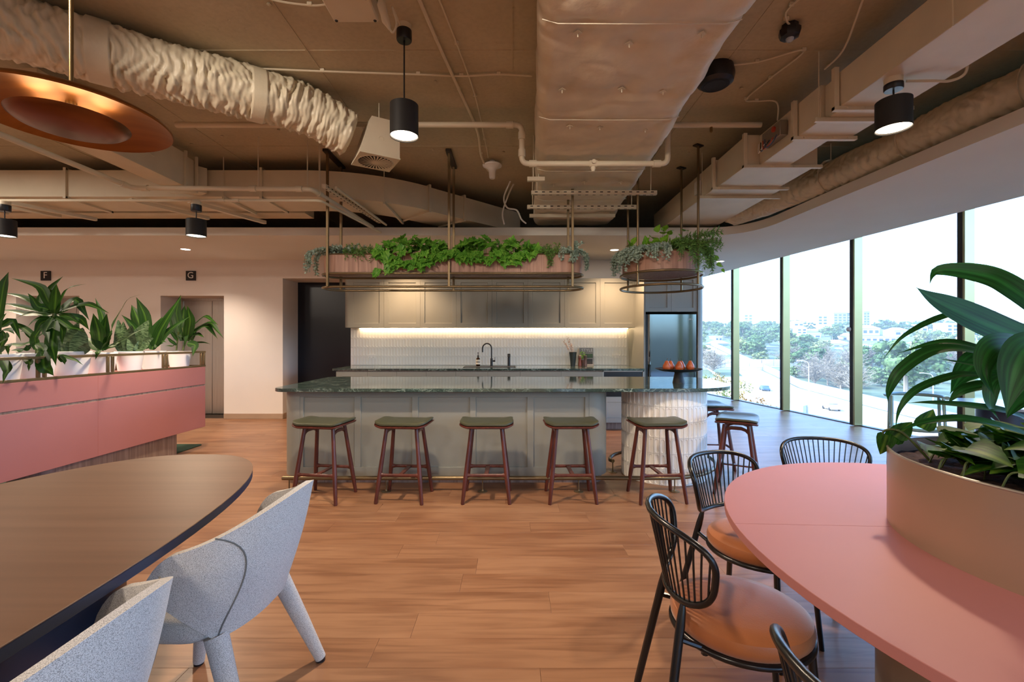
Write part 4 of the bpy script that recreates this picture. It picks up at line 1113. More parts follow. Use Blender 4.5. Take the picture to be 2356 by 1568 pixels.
channel('slotted channel under the padded duct, nearer of the pair', (.20, 4.72, 2.884), (1.50, 4.72, 2.884))
channel('slotted channel under the padded duct, lower of the pair', (.17, 5.10, 2.85), (1.40, 5.10, 2.85))
channel('slotted channel under the far end of the padded duct', (.22, 5.75, 2.93), (1.30, 5.75, 2.93), slots=False)
channel('short slotted bracket left of the padded duct', (.15, 4.45, 2.93), (.32, 4.45, 2.93), slots=False)
channel('slotted cable channel beside the sprinkler pipe over the long planter', (-1.88, 4.55, 2.90), (-1.72, 5.92, 2.90), rods=False)
for k, (x, y0, y1) in enumerate(((-5.6, 5.0, 5.75), (-4.15, 4.95, 5.7), (-5.9, 4.95, 5.6), (-3.55, 5.0, 5.9))):
    channel(('slanted channel under the ducts by the far left lift', 'channel under the ducts behind the small pendant', 'thin channel at the far left under the ducts', 'long channel right of the small pendant')[k], (x, y0, 2.875), (x + .35, y1, 2.895), slots=False, rods=False, w_=.05)
for k, (x, y) in enumerate(((-2.05, 4.56), (-2.0, 4.72), (-1.96, 4.64))):
    t = thing('hanger_rod', ('left hanger rod of the three above the pipe bend', 'middle hanger rod of the three above the pipe bend', 'right hanger rod of the three above the pipe bend')[k], 'rod', (x, y, 2.9), group='rods above the pipe bend')
    MB().cyl((0, 0, -.03), (0, 0, CZ - 2.9), .006, n=6).build('rod', m_pipe, t)
    MB().cyl((0, 0, -.04), (0, 0, -.02), .012, n=6).build('nut', m_pipe, t)

# cables and conduits on the slab
def cable(label, pts, r=.006, mat=None, n=6, name='cable', dens=8):
    c = Vector(pts[len(pts) // 2])
    t = thing(name, label, 'cable', (c.x, c.y, c.z)); MB().tube(smooth_path(pts, dens), r, n).build('cable_run', mat or m_pipe, t, True)
    k = 0
    for p in pts[1:-1]:
        if p[2] > CZ - .04:
            MB().box((p[0], p[1], CZ - .012), (.03, .016, .022), .002).build('saddle', m_pipe, t, True)
    return t
zc = CZ - .020
cable('thick curved conduit on the slab from the top centre to the white dome', [(-.62, 2.1, zc), (-.56, 2.5, zc), (-.50, 3.0, zc), (-.42, 3.6, zc), (-.33, 4.3, zc), (-.33, 4.85, zc - .01), (-.27, 5.15, zc - .06), (-.22, 5.1, zc - .08)], .012)
cable('thin cable beside the thick curved conduit', [(-.50, 2.1, zc), (-.44, 2.55, zc), (-.37, 3.05, zc), (-.30, 3.7, zc), (-.27, 4.5, zc), (-.26, 4.95, zc)], .006)
cable('cable crossing the slab behind the pendant towards the padded duct', [(-2.2, 3.30, zc), (-1.4, 3.36, zc), (-.7, 3.40, zc), (-.38, 3.42, zc), (-.1, 3.40, zc), (.15, 3.42, zc)], .007)
cable('cable at the upper left running to the ceiling junction box', [(-1.75, 2.05, zc), (-1.55, 2.35, zc), (-1.45, 2.62, zc), (-1.2, 2.7, zc), (-1.06, 2.68, zc)], .006)
cable('cable from the smoke detector towards the top right', [(1.95, 2.05, zc), (1.78, 2.4, zc), (1.66, 2.7, zc), (1.70, 2.82, zc), (1.77, 2.88, zc)], .006)
cable('looped cable from the speaker to the sheet duct', [(1.48, 3.3, zc), (1.75, 3.25, zc), (2.0, 3.12, zc), (1.96, 3.45, zc), (1.93, 3.75, zc), (2.03, 3.78, zc), (2.15, 3.7, zc - .05), (2.17, 3.72, 3.15)], .006)
cable('cable hanging near the sheet duct top', [(1.8, 2.0, zc), (2.0, 2.55, zc), (2.12, 2.9, 3.22), (2.13, 3.1, 3.2)], .006)
cable('white cable loop hanging left of the padded duct end', [(-.02, 5.7, CZ - .012), (-.1, 5.7, 3.15), (-.06, 5.7, 3.02), (.06, 5.75, 3.0), (.12, 5.8, 2.9), (.18, 5.85, 2.86)], .010, m_white)
cable('second white cable loop left of the padded duct end', [(.02, 5.8, CZ - .012), (-.05, 5.8, 3.2), (-.12, 5.85, 3.0), (-.10, 5.9, 2.86)], .010, m_white)
cable('cables bundled at the far left over the brass disc', [(-3.7, 2.6, zc), (-3.2, 2.8, 3.2), (-2.8, 3.1, 3.26), (-2.5, 3.5, zc - .02)], .007)
cable('cable from the right pendant along the sheet duct', [(2.33, 2.69, 2.885), (2.45, 2.66, 2.87), (2.56, 2.66, 2.87), (2.62, 2.63, 2.90), (2.60, 2.60, 3.0)], .008)

# junction box with plugs near the first pendant
t = thing('junction_box', 'painted square junction box with corner screws on the slab', 'box', (-.93, 2.62, CZ))
MB().box((0, 0, -.035), (.265, .21, .07), .006).box((0, 0, -.088), (.27, .215, .035), .008).build('box', m_duct, t)
mb = MB()
for sx in (-1, 1):
    for sy in (-1, 1): mb.lathe([(0, -.004), (.008, -.004), (.01, 0)], (sx * .115, sy * .088, -.1055), 10, caps=False)
mb.build('screw', m_black, t)
t = thing('plug_socket', 'pair of painted cable plugs hanging by the junction box', 'plug', (-.745, 2.60, CZ))
MB().tube([(0, 0, 0), (-.005, 0, -.05), (0, .0, -.09), (.012, .01, -.14)], [.008, .010, .026, .022], 12).build('plug', m_duct, t)
MB().tube([(.012, .01, -.14), (.02, .015, -.17), (.035, .02, -.20), (.04, .02, -.22)], [.022, .024, .014, .006], 12).tube(smooth_path([(.04, .02, -.215), (.06, .02, -.235), (.08, .02, -.18), (.055, .02, -.09), (.05, .22, -.05)], 6), .006, 6).build('cable_plug', m_pipe, t)

# white dome, speaker, smoke detector
t = thing('emergency_light', 'small white mushroom shaped emergency light on the slab', 'light', (-.22, 5.08, CZ))
MB().lathe([(0, -.20), (.026, -.20), (.034, -.19), (.04, -.11), (.06, -.085), (.105, -.062), (.108, -.05), (.09, -.035), (.03, -.03), (.03, 0)], n=28, caps=False).build('dome', m_white, t)
t = thing('ceiling_speaker', 'black round surface speaker partly behind the padded duct', 'speaker', (1.50, 3.36, CZ))
MB().lathe([(.098, -.125), (.125, -.105), (.135, -.06), (.125, 0)], n=32, caps=False).build('housing', m_black, t)
MB().lathe([(0, -.128), (.07, -.128), (.098, -.124)], n=28, caps=False).lathe([(.072, -.130), (.078, -.132), (.084, -.129)], n=28, caps=False).build('grille', M('speaker_cloth', '#23282E', .8, bumps=.6, bs=300), t)
t = thing('smoke_detector', 'black faceted smoke detector with a pale lens on the slab', 'detector', (1.77, 2.90, CZ))
MB().lathe([(.03, -.085), (.056, -.075), (.064, -.05), (.064, -.03), (.05, -.028), (.05, 0)], n=8, caps=False).lathe([(0, -.083), (.03, -.085)], n=8, caps=False).build('housing', m_black, t)
MB().lathe([(0, -.108), (.014, -.104), (.022, -.095), (.024, -.084)], n=16, caps=False).build('lens', M('pale_lens', '#A9B7C8', .2), t)

# ================================================================== PENDANTS
def pendant(label, x, y, ztop, zbot, h_, d, watts, ch=.10):
    t = thing('pendant_lamp', label, 'lamp', (x, y, zbot), group='black cylinder pendants')
    r = d / 2
    MB().lathe([(r * .50, ztop - zbot - ch), (r * .54, ztop - zbot - ch + .005), (r * .54, ztop - zbot - .035), (r * .5, ztop - zbot - .033)], n=24).build('canopy', m_black, t)
    MB().lathe([(r * .52, ztop - zbot - .034), (r * .52, ztop - zbot)], n=24).build('canopy_base', m_pipe, t)
    MB().cyl((0, 0, h_ - .01), (0, 0, ztop - zbot - ch + .005), .005, n=8).build('cord', m_black, t)
    MB().lathe([(r * .96, 0.004), (r, 0), (r, h_ - .004), (r - .006, h_), (0, h_)], n=40, caps=False).lathe([(r * .96, 0.004), (r * .93, .02), (r * .80, .06)], n=40, caps=False).build('shade', m_blackmatt, t)
    MB().lathe([(0, .012), (r * .94, .012)], n=32, caps=False).build('diffuser', m_lampglow, t)
    spot((x, y, zbot - .012), watts, 150, 0.7, WARM, r * .8)
pendant('black cylinder pendant on a long cord beside the junction box', -.687, 2.90, CZ, 2.65, .205, .178, 170)
pendant('black cylinder pendant fixed under the sheet duct at the right', 2.255, 2.69, zb, 2.60, .172, .178, 150, .07)
pendant('black cylinder pendant at the back left near the lift with letter G', -3.205, 4.62, 2.775 - .012, 2.41, .17, .178, 150)
pendant('black cylinder pendant cut by the left edge of the photo', -5.15, 4.62, 2.775 - .012, 2.41, .17, .178, 140)

# brass disc lamp
dx, dy, dz = -1.86, 1.92, 2.29
t = thing('disc_pendant', 'large shallow brass disc pendant with an inner dish', 'lamp', (dx, dy, dz))
MB().lathe([(.345, -.004), (.350, 0), (.345, .010), (.30, .034), (.2, .062), (.08, .075), (.02, .078)], n=72, caps=False).lathe([(.345, -.004), (.30, .022), (.2, .050), (.08, .062), (0, .064)], n=72, caps=False).build('shade', m_copper, t)
MB().lathe([(0, -.055), (.12, -.050), (.175, -.034), (.195, -.018), (.197, -.014), (.192, -.012), (.17, -.022), (0, -.035)], n=64, caps=False).build('inner_dish', M('brown_brass_dish', '#7A4A28', .35, metal=.9, var=.1), t)
MB().cyl((0, 0, -.03), (0, 0, .08), .02, n=14).build('hub', m_brass, t)
MB().cyl((0, 0, .07), (0, 0, CZ - dz), .0085, n=12).lathe([(.05, CZ - dz - .02), (.05, CZ - dz)], n=24).build('rod', m_brass, t)
for k in range(5):
    a = 2 * pi * k / 5 + .5
    point((dx + .10 * cos(a), dy + .10 * sin(a), dz + .012), .42, (1.0, 0.66, 0.34), .05)
# ================================================================== HANGING PLANTERS
PZ0, PZ1, PBZ, PTZ = 1.925, 2.065, 2.078, 2.265
pcx, pcy, phl, phd = -.645, 5.0, 1.42, .19
def stadium(cx, cy, hl, hd, n=10): return [(cx + hl - hd + hd * cos(a), cy + hd * sin(a)) for a in [-pi / 2 + pi * k / n for k in range(n + 1)]] + [(cx - hl + hd + hd * cos(a), cy + hd * sin(a)) for a in [pi / 2 + pi * k / n for k in range(n + 1)]]
t = thing('hanging_planter', 'long walnut planter hung on bronze rods above the island', 'planter', (pcx, pcy, PZ0))
ob = stadium(pcx, pcy, phl - .03, phd - .022, 12)
MB().prism(ob, PBZ, PBZ + .02).build('base_board', m_walnutgrey, t, True)
mb = MB(); mb.prism(stadium(pcx, pcy, phl - .05, phd - .04, 12), PBZ + .02, PTZ - .03); mb.build('soil', m_soil, t, True)
# walnut boards: along the front and back, bent at the ends
edgesx = [pcx - phl + phd + k * (2 * phl - 2 * phd) / 10 for k in range(11)]
for s_ in (-1, 1):
    for k in range(10):
        w_ = edgesx[k + 1] - edgesx[k]
        MB().box(((edgesx[k] + edgesx[k + 1]) / 2, pcy + s_ * (phd - .020), (PBZ + PTZ) / 2), (w_ - .0015, .012, PTZ - PBZ - .001), .001).build('walnut_board', m_walnut, t, True)
    for q in range(2):
        ex = pcx + s_ * (phl - phd); rr = phd - .02
        a0 = (-pi / 2 if s_ > 0 else pi / 2) + q * pi / 2
        inn = [(ex + s_ * 0 + (rr + e) * cos(a0 + pi / 2 * k / 8), pcy + (rr + e) * sin(a0 + pi / 2 * k / 8)) for e in (.006,) for k in range(9)]
        out_ = [(ex + (rr - .006) * cos(a0 + pi / 2 * k / 8), pcy + (rr - .006) * sin(a0 + pi / 2 * k / 8)) for k in range(8, -1, -1)]
        MB().prism(inn + out_, PBZ, PTZ).build('walnut_board', m_walnut, t, True)
MB().tube([(x, y, PTZ + .006) for x, y in stadium(pcx, pcy, phl - .024, phd - .016, 12)], .009, 8, closed=True).build('top_rim', m_brassdark, t, True)
for z in (PZ0, PZ1): MB().tube([(x, y, z) for x, y in stadium(pcx, pcy, phl, phd, 14)], .0125, 10, closed=True).build('ring', m_brassdark, t, True)
for x in (-1.95, -.665, .64):
    for s_ in (-1, 1):
        MB().box2((x - .0125, pcy + s_ * phd - .0125, PZ0), (x + .0125, pcy + s_ * phd + .0125, CZ - .004), .002).build('hanging_rod', m_brassdark, t, True)
    MB().box2((x - .03, pcy - phd - .06, CZ - .03), (x + .03, pcy + phd + .06, CZ - .001), .003).build('ceiling_bracket', m_mulldark, t, True)
rcx, rcy, rr_ = 1.635, 5.0, .43
t = thing('hanging_planter', 'round walnut drum planter hung on four bronze rods beside the long one', 'planter', (rcx, rcy, PZ0))
MB().prism(ellipse(rcx, rcy, rr_ - .03, rr_ - .03, 48), PBZ, PBZ + .02).build('base_board', m_walnutgrey, t, True)
MB().prism(ellipse(rcx, rcy, rr_ - .045, rr_ - .045, 48), PBZ + .02, PTZ - .02).build('soil', m_soil, t, True)
for k in range(10):
    a0 = 2 * pi * k / 10
    p = [(rcx + (rr_ - .02) * cos(a0 + .002 + (2 * pi / 10 - .004) * q / 7), rcy + (rr_ - .02) * sin(a0 + .002 + (2 * pi / 10 - .004) * q / 7)) for q in range(8)]
    p += [(rcx + (rr_ - .032) * cos(a0 + .002 + (2 * pi / 10 - .004) * q / 7), rcy + (rr_ - .032) * sin(a0 + .002 + (2 * pi / 10 - .004) * q / 7)) for q in range(7, -1, -1)]
    MB().prism(p, PBZ, PTZ).build('walnut_board', m_walnut, t, True)
MB().tube([(x, y, PTZ + .006) for x, y in ellipse(rcx, rcy, rr_ - .02, rr_ - .02, 48)], .009, 8, closed=True).build('top_rim', m_brassdark, t, True)
for z in (PZ0, PZ1): MB().tube([(x, y, z) for x, y in ellipse(rcx, rcy, rr_, rr_, 64)], .0125, 10, closed=True).build('ring', m_brassdark, t, True)
for k, a in enumerate((40, 130, 220, 310)):
    x, y = rcx + rr_ * cos(radians(a)), rcy + rr_ * sin(radians(a))
    MB().cyl((x, y, PZ0), (x, y, CZ - .004), .0125, n=10).build('hanging_rod', m_brassdark, t, True)
    MB().box((x, y, CZ - .008), (.10, .06, .014), .003, rz=.5).build('ceiling_bracket', m_mulldark, t, True)

# ================================================================== LEAVES
def leaf_uv_mesh(name, mat, pts, width, up=(0, 0, 1), fold=.25, prof=None, nacross=4, twist=0.0, wav=0.0):
    """A strap leaf along pts with width profile; UV for the leaf material."""
    P = [Vector(p) for p in pts]; m = len(P); mb = MB(); vs = []; uvs = []
    prof = prof or (lambda v: (sin(pi * min(1, v * .92 + .08)) ** .75) * (1 - v ** 6))
    for i in range(m):
        v = i / (m - 1)
        t = (P[min(i + 1, m - 1)] - P[max(i - 1, 0)]).normalized()
        U = Vector(up); S = t.cross(U)
        if S.length < 1e-3: S = t.cross(Vector((0, 1, 0)))
        S.normalize(); N = S.cross(t).normalized()
        if twist: 
            q = Matrix.Rotation(twist * v, 3, t); S = q @ S; N = q @ N
        hw_ = max(.0006, width / 2 * prof(v))
        for k in range(nacross + 1):
            u = k / nacross * 2 - 1
            vs.append(P[i] + S * (u * hw_) + N * (abs(u) * hw_ * fold + (wav * hw_ * sin(v * 16 + u * 2) * abs(u)))); uvs.append(((u + 1) / 2, v))
    fs = []; w_ = nacross + 1
    for i in range(m - 1):
        for k in range(nacross): fs.append((i * w_ + k, i * w_ + k + 1, (i + 1) * w_ + k + 1, (i + 1) * w_ + k))
    mb.add(vs, fs); mb.uv = uvs
    return mb.mesh(name, mat, 80)
def blade(name, mat, outline, L, W, curl=.2):
    """A flat leaf cut to an outline (unit x across, y along) with a fold on the midrib; lies along +Y, faces +Z."""
    mb = MB(); n = len(outline)
    vs = []; uvs = []
    def P(x, y): return (x * W, y * L, abs(x) * W * .35 - curl * L * y * y)
    left = [(x, y) for x, y in outline]
    mid = [(0, y) for x, y in outline]
    for x, y in left: vs.append(P(-x, y)); uvs.append((.5 - x * .95, y))
    for x, y in mid: vs.append(P(0, y)); uvs.append((.5, y))
    for x, y in left: vs.append(P(x, y)); uvs.append((.5 + x * .95, y))
    fs = []
    for i in range(n - 1):
        fs.append((i, i + 1, n + i + 1, n + i)); fs.append((n + i, n + i + 1, 2 * n + i + 1, 2 * n + i))
    mb.add(vs, fs); mb.uv = uvs
    return mb.mesh(name, mat, 80)
ivy_out = [(0.05, 0), (.42, .02), (.62, .22), (.42, .38), (.52, .60), (.26, .68), (.12, .86), (.01, 1.0)]
heart_out = [(0.05, 0), (.36, .0), (.52, .14), (.52, .34), (.42, .56), (.26, .76), (.10, .92), (.01, 1.0)]
def place_leaf(name, me, p, d, parent, nrm=None, s_=1.0):
    d = Vector(d).normalized(); u = Vector(nrm) if nrm is not None else Vector((0, -.5, 1))
    X = d.cross(u); X = X.normalized() if X.length > 1e-4 else Vector((1, 0, 0)); Z = X.cross(d)
    o = link(name, me, parent)
    o.matrix_parent_inverse = parent.matrix_basis.inverted()
    m = Matrix((X * s_, d * s_, Z * s_)).transposed().to_4x4(); m.translation = Vector(p)
    o.matrix_basis = m; return o
ivy_me = [blade('leaf', m_ivy, ivy_out, .085, .075, c) for c in (.15, .45, -.1)]
lime_me = [blade('leaf', m_lime, heart_out, .085, .07, c) for c in (.1, .4, -.1)]
rg = random.Random(11)
def ivy_clump(label, x0, x1, n, yc, hd, me_set, hmax=.14, drop=.12, group=None, trail=()):
    t = thing('ivy_clump', label, 'plant', ((x0 + x1) / 2, yc, PTZ), group=group)
    mb = MB()
    for k in range(n):
        x = rg.uniform(x0, x1); f = rg.random(); e = 1 - abs((x - (x0 + x1) / 2) / ((x1 - x0) / 2)) ** 3
        if f < .42:   # hanging over the front edge
            p = Vector((x, yc - hd - rg.uniform(.0, .05), PTZ + .03 - rg.uniform(0, drop) * e)); d = Vector((rg.uniform(-.7, .7), -.5, -rg.uniform(.2, 1)))
            nr = (rg.uniform(-.3, .3), -1, .5)
        elif f < .9:
            p = Vector((x, yc + rg.uniform(-hd, hd * .6), PTZ + .02 + rg.uniform(.0, hmax) * e)); d = Vector((rg.uniform(-1, 1), rg.uniform(-1, -.1), rg.uniform(-.2, 1.0)))
            nr = (rg.uniform(-.4, .4), -.8, .8)
        else:
            p = Vector((x, yc + rg.uniform(0, hd), PTZ + .02 + rg.uniform(.0, hmax) * e)); d = Vector((rg.uniform(-1, 1), rg.uniform(-.2, 1), rg.uniform(0, 1)))
            nr = (0, -.2, 1)
        place_leaf('leaf', rg.choice(me_set), p, d, t, nr, rg.uniform(.75, 1.35))
        if k % 3 == 0: mb.tube([(x, yc, PTZ - .02), ((x + p.x) / 2, (yc + p.y) / 2, max(p.z, PTZ + .02) + .01), p], .002, 4)
    for tx, ty, tz in trail:
        for q in range(3): place_leaf('leaf', rg.choice(me_set), (tx + rg.uniform(-.03, .03), ty, tz + rg.uniform(-.03, .03)), (rg.uniform(-.8, .8), -.4, -1), t, (0, -1, .3), 1.0)
        mb.tube(smooth_path([(tx, yc, PTZ), (tx, ty, PTZ + .02), (tx, ty, tz)], 4), .002, 4)
    stuff(mb.build('stems', m_greenstem, t, True))
    return t
def PX(px, Y=4.85): return (px - 1178) / F * Y
ivy_clump('bright green ivy in the left half of the long planter', PX(868), PX(1030), 190, pcy - .04, .15, ivy_me, .16, .16, trail=((PX(872), 4.80, 2.10), (PX(902), 4.80, 2.14), (PX(968), 4.80, 2.15)))
ivy_clump('bright green ivy in the right half of the long planter', PX(1035), PX(1238), 200, pcy - .04, .15, ivy_me, .15, .12)
ivy_clump('lime green leaves rising at the back of the round planter', 1.50, 1.98, 70, rcy + .10, .2, lime_me, .34, .02)
ivy_clump('small lime plant at the back left of the round planter', 1.25, 1.50, 22, rcy + .05, .12, lime_me, .17, .02)
def trailing(label, origin_fn, n, mat, leafL, leafW, spacing, cat='plant', name='trailing_plant', n_dir=1.0):
    t = None; mb = MB(); st = MB(); first = None
    for k in range(n):
        pts = smooth_path(origin_fn(k), 8)
        if first is None: first = pts[0]
        st.tube(pts, .0016, 4)
        L = 0
        for a, b in zip(pts[:-1], pts[1:]):
            sg = (b - a); L += sg.length; tdir = sg.normalized()
            while L > spacing:
                L -= spacing
                for s_ in (-1, 1):
                    side = tdir.cross(Vector((rg.uniform(-1, 1), rg.uniform(-1, 1), rg.uniform(-1, 1)))).normalized()
                    d = (tdir * .6 + side * n_dir).normalized(); e = d.cross(Vector((rg.uniform(-1, 1), rg.uniform(-1, 1), rg.uniform(-1, 1)))).normalized()
                    l = leafL * rg.uniform(.7, 1.2); w_ = leafW * rg.uniform(.7, 1.2)
                    u0 = len(mb.v); mb.add([a, a + d * l * .5 + e * w_ / 2, a + d * l, a + d * l * .5 - e * w_ / 2], [(0, 1, 2, 3)])
    mb.uv = [(.5, 0), (1, .5), (.5, .8), (0, .5)] * (len(mb.v) // 4)
    t = thing(name, label, cat, first)
    stuff(mb.build('fine_leaves', mat, t, True)); stuff(st.build('stems', m_greenstem, t, True)); return t
def euca_left(k):
    x = pcx - phl + .10 + rg.uniform(-.02, .28); y = pcy + rg.uniform(-.14, .10)
    if k < 12:
        ex = pcx - phl - rg.uniform(.02, .11); return [(x, y, PTZ - .02), (x - .04, y - .03, PTZ + .07), (ex, y - .06, PTZ + .02), (ex - .01, y - .07, PTZ - rg.uniform(.08, .22))]
    return [(x, y, PTZ - .02), (x, y - .05, PTZ + .09), (x + rg.uniform(-.05, .08), y - .1, PTZ + rg.uniform(.04, .13))]
trailing('silvery trailing plant at the left end of the long planter', euca_left, 30, m_euca, .030, .024, .014)
def euca_right(k):
    x = pcx + phl - .10 - rg.uniform(-.02, .12); y = pcy + rg.uniform(-.16, .05)
    if k < 6:
        ex = pcx + phl + rg.uniform(.0, .06); return [(x, y, PTZ - .02), (x + .04, y - .03, PTZ + .08), (ex, y - .06, PTZ + .02), (ex + .015, y - .07, PTZ - rg.uniform(.06, .16))]
    if k < 14: return [(x, y, PTZ - .02), (x - .02, y - .08, PTZ + .06), (x - .02 + rg.uniform(-.05, .03), pcy - .22, PTZ), (x - .03, pcy - .225, PTZ - rg.uniform(.03, .09))]
    return [(x, y, PTZ - .02), (x, y, PTZ + .08), (x + rg.uniform(-.06, .08), y, PTZ + rg.uniform(.08, .17))]
trailing('silvery trailing plant at the right end of the long planter', euca_right, 24, m_euca, .030, .024, .014)
def fern_l(k):
    x = PX(795) + rg.uniform(0, .36); y = pcy + rg.uniform(-.15, .02)
    if k < 14: return [(x, y, PTZ - .02), (x, pcy - .2, PTZ + .05), (x + rg.uniform(-.04, .04), pcy - .21, PTZ - rg.uniform(.0, .10))]
    return [(x, y, PTZ - .02), (x, y, PTZ + .05), (x + rg.uniform(-.05, .06), y - .04, PTZ + rg.uniform(.06, .12))]
trailing('dark fine leaved trailing plant left of the ivy in the long planter', fern_l, 46, m_fern, .028, .010, .011)
def fern_r(k):
    x = PX(1240) + rg.uniform(0, .22); y = pcy + rg.uniform(-.15, .02)
    if k < 14: return [(x, y, PTZ - .02), (x, pcy - .2, PTZ + .05), (PX(1265) + rg.uniform(-.03, .03), pcy - .21, PTZ - rg.uniform(.0, .15))]
    return [(x, y, PTZ - .02), (x, y, PTZ + .05), (x + rg.uniform(-.05, .06), y - .04, PTZ + rg.uniform(.06, .14))]
trailing('fine leaved trailing plant right of the ivy in the long planter', fern_r, 40, m_fern, .028, .010, .011)
def euca_round(k):
    a = radians(rg.uniform(165, 262)); r0 = rg.uniform(.15, .3); r1 = rr_ + .02 + rg.uniform(.0, .05)
    dp = rg.uniform(.0, .16) * (1.3 if a < radians(210) else .8)
    return [(rcx + r0 * cos(a), rcy + r0 * sin(a), PTZ), (rcx + (r0 + .1) * cos(a), rcy + (r0 + .1) * sin(a), PTZ + .07), (rcx + r1 * cos(a), rcy + r1 * sin(a), PTZ + .02), (rcx + (r1 + .03) * cos(a), rcy + (r1 + .03) * sin(a), PTZ - dp)]
trailing('silvery trailing plant over the left side of the round planter', euca_round, 56, m_euca, .034, .027, .014)
def fern_round(k):
    a = radians(rg.uniform(272, 360)); r0 = rg.uniform(.15, .3); r1 = rr_ + .03 + rg.uniform(.0, .06)
    if k < 46:
        dp = rg.uniform(.0, .20) * (1.2 if abs(a - radians(305)) < .35 else .7)
        return [(rcx + r0 * cos(a), rcy + r0 * sin(a), PTZ), (rcx + (r0 + .1) * cos(a), rcy + (r0 + .1) * sin(a), PTZ + .10), (rcx + r1 * cos(a), rcy + r1 * sin(a), PTZ + .03), (rcx + (r1 + .03) * cos(a), rcy + (r1 + .03) * sin(a), PTZ - dp)]
    h_ = rg.uniform(.05, .2)
    return [(rcx + r0 * cos(a), rcy + r0 * sin(a), PTZ), (rcx + .3 * cos(a), rcy + .3 * sin(a), PTZ + h_ * .8), (rcx + (r1 + .1) * cos(a * .6 + 2.4), rcy + (r1 + .05) * sin(a), PTZ + h_)]
trailing('feathery fine leaved plant spilling over the right of the round planter', fern_round, 74, m_fern, .050, .011, .014)
t = thing('ivy_sprig', 'lime leaf sprig hanging off the right of the round planter', 'plant', (rcx + rr_, rcy - .12, PTZ))
for q in range(7): place_leaf('leaf', lime_me[q % 3], (rcx + rr_ + .07 + .02 * q, rcy - .12 + rg.uniform(-.04, .04), PTZ + .06 - .034 * q), ((-1) ** q * rg.uniform(.5, 1), -.3, -rg.uniform(-.4, .8)), t, (rg.uniform(-.5, .5), -1, .4), .62)
MB().tube(smooth_path([(rcx + .25, rcy - .08, PTZ), (rcx + rr_, rcy - .12, PTZ + .10), (rcx + rr_ + .1, rcy - .12, PTZ + .02), (rcx + rr_ + .2, rcy - .12, PTZ - .12)], 5), .002, 4).build('stem', m_greenstem, t, True)
# ================================================================== BAR STOOLS
def make_stool(label, loc, rz):
    t = thing('bar_stool', label, 'stool', loc, rz, 'bar stools with olive leather seats')
    sw, sdp, sz = .228, .172, .612
    o = rrect(-sw, -sdp, sw, sdp, .07, 6)
    def lift(x, y): return .030 * (abs(x) / sw) ** 2.2 - .004 * (y / sdp) ** 2
    def slab(mb, z0, z1, ins, dome=0):
        n = len(o); rings = [(ins + .01, z0), (ins, z0 + .006), (ins, z1 - .006), (ins + .012, z1)]
        vs = []
        for d, z in rings:
            for x, y in o:
                k = 1 - d / .2; vs.append((x * k, y * k, z + lift(x * k, y * k)))
        fs = []
        for r_ in range(3):
            for i in range(n):
                j = (i + 1) % n; fs.append((r_ * n + i, r_ * n + j, (r_ + 1) * n + j, (r_ + 1) * n + i))
        b = mb.add(vs, fs)
        # filled top and bottom by shrinking rings
        for base, z, sg in ((3 * n, z1, 1), (0, z0, -1)):
            prev = b + base
            for q in range(1, 6):
                k0 = (1 - (ins + .012) / .2) * (1 - q / 5.0)
                cur = len(mb.v)
                mb.v += [(x * k0, y * k0, z + lift(x * k0, y * k0) + sg * dome * (1 - (1 - q / 5.0) ** 2)) for x, y in o]
                for i in range(n):
                    j = (i + 1) % n; f = (prev + i, prev + j, cur + j, cur + i); mb.f.append(f if sg > 0 else f[::-1])
                prev = cur
    mb = MB(); slab(mb, sz, sz + .020, .0); mb.build('seat_board', m_stoolwood, t, angle=50)
    mb = MB(); slab(mb, sz + .021, sz + .046, .004, .004); mb.build('seat_pad', m_olive, t, angle=50)
    tops = {}
    for sx in (-1, 1):
        for sy in (-1, 1):
            a = Vector((sx * .128, sy * .095, sz + .002)); b = Vector((sx * .195, sy * .172, .0)); tops[(sx, sy)] = (a, b)
            MB().tube([a, a.lerp(b, .3), a.lerp(b, .65), b + (a - b) * .012, b], [.0155, .0165, .0185, .0145, .0125], 14).build('leg', m_stoolwood, t)
    def on(sx, sy, z): a, b = tops[(sx, sy)]; return a.lerp(b, (a.z - z) / (a.z - b.z))
    for sy in (-1, 1):
        p, q = on(-1, sy, .232), on(1, sy, .232)
        pts = [p, p.lerp(q, .05), p.lerp(q, .12), p.lerp(q, .88), p.lerp(q, .95), q]
        MB().tube(pts, [.026, .020, .0135, .0135, .020, .026], 10, ry=.62, up=(0, 0, 1)).build('stretcher', m_stoolwood, t)
    a = (on(-1, -1, .232) + on(1, -1, .232)) / 2; b = (on(-1, 1, .232) + on(1, 1, .232)) / 2
    MB().box((a + b) / 2, (.036, (b - a).length, .014), .003).build('middle_stretcher', m_stoolwood, t)
    for sx in (-1, 1):
        p, q = on(sx, -1, sz - .045), on(sx, 1, sz - .045)
        up_ = Vector((0, 0, .020))
        MB().tube([p - up_ * 1.2, p.lerp(q, .12) + up_ * .3, p.lerp(q, .3) + up_, p.lerp(q, .7) + up_, p.lerp(q, .88) + up_ * .3, q - up_ * 1.2], [.010, .014, .016, .016, .014, .010], 8, ry=.6, up=(0, 0, 1)).build('seat_rail', m_stoolwood, t)
    return t
st0 = make_stool('first olive leather bar stool from the left along the island', (-1.615, 3.93, 0), radians(-8))
for x, y, rz, lab in ((-.925, 3.93, -4, 'second olive leather bar stool from the left along the island'), (-.215, 3.93, 0, 'third olive leather bar stool, in the middle of the island'), (.503, 3.93, 1, 'fourth olive leather bar stool from the left, at the rounded cabinet end'),
                      (1.245, 3.93, 3, 'fifth olive leather bar stool, in front of the tiled column'), (2.03, 4.10, 60, 'turned bar stool right of the tiled column, nearest the windows'), (2.16, 4.92, 84, 'bar stool half hidden behind the tiled column at the right')):
    dup(st0, (x, y, 0), radians(rz), lab)

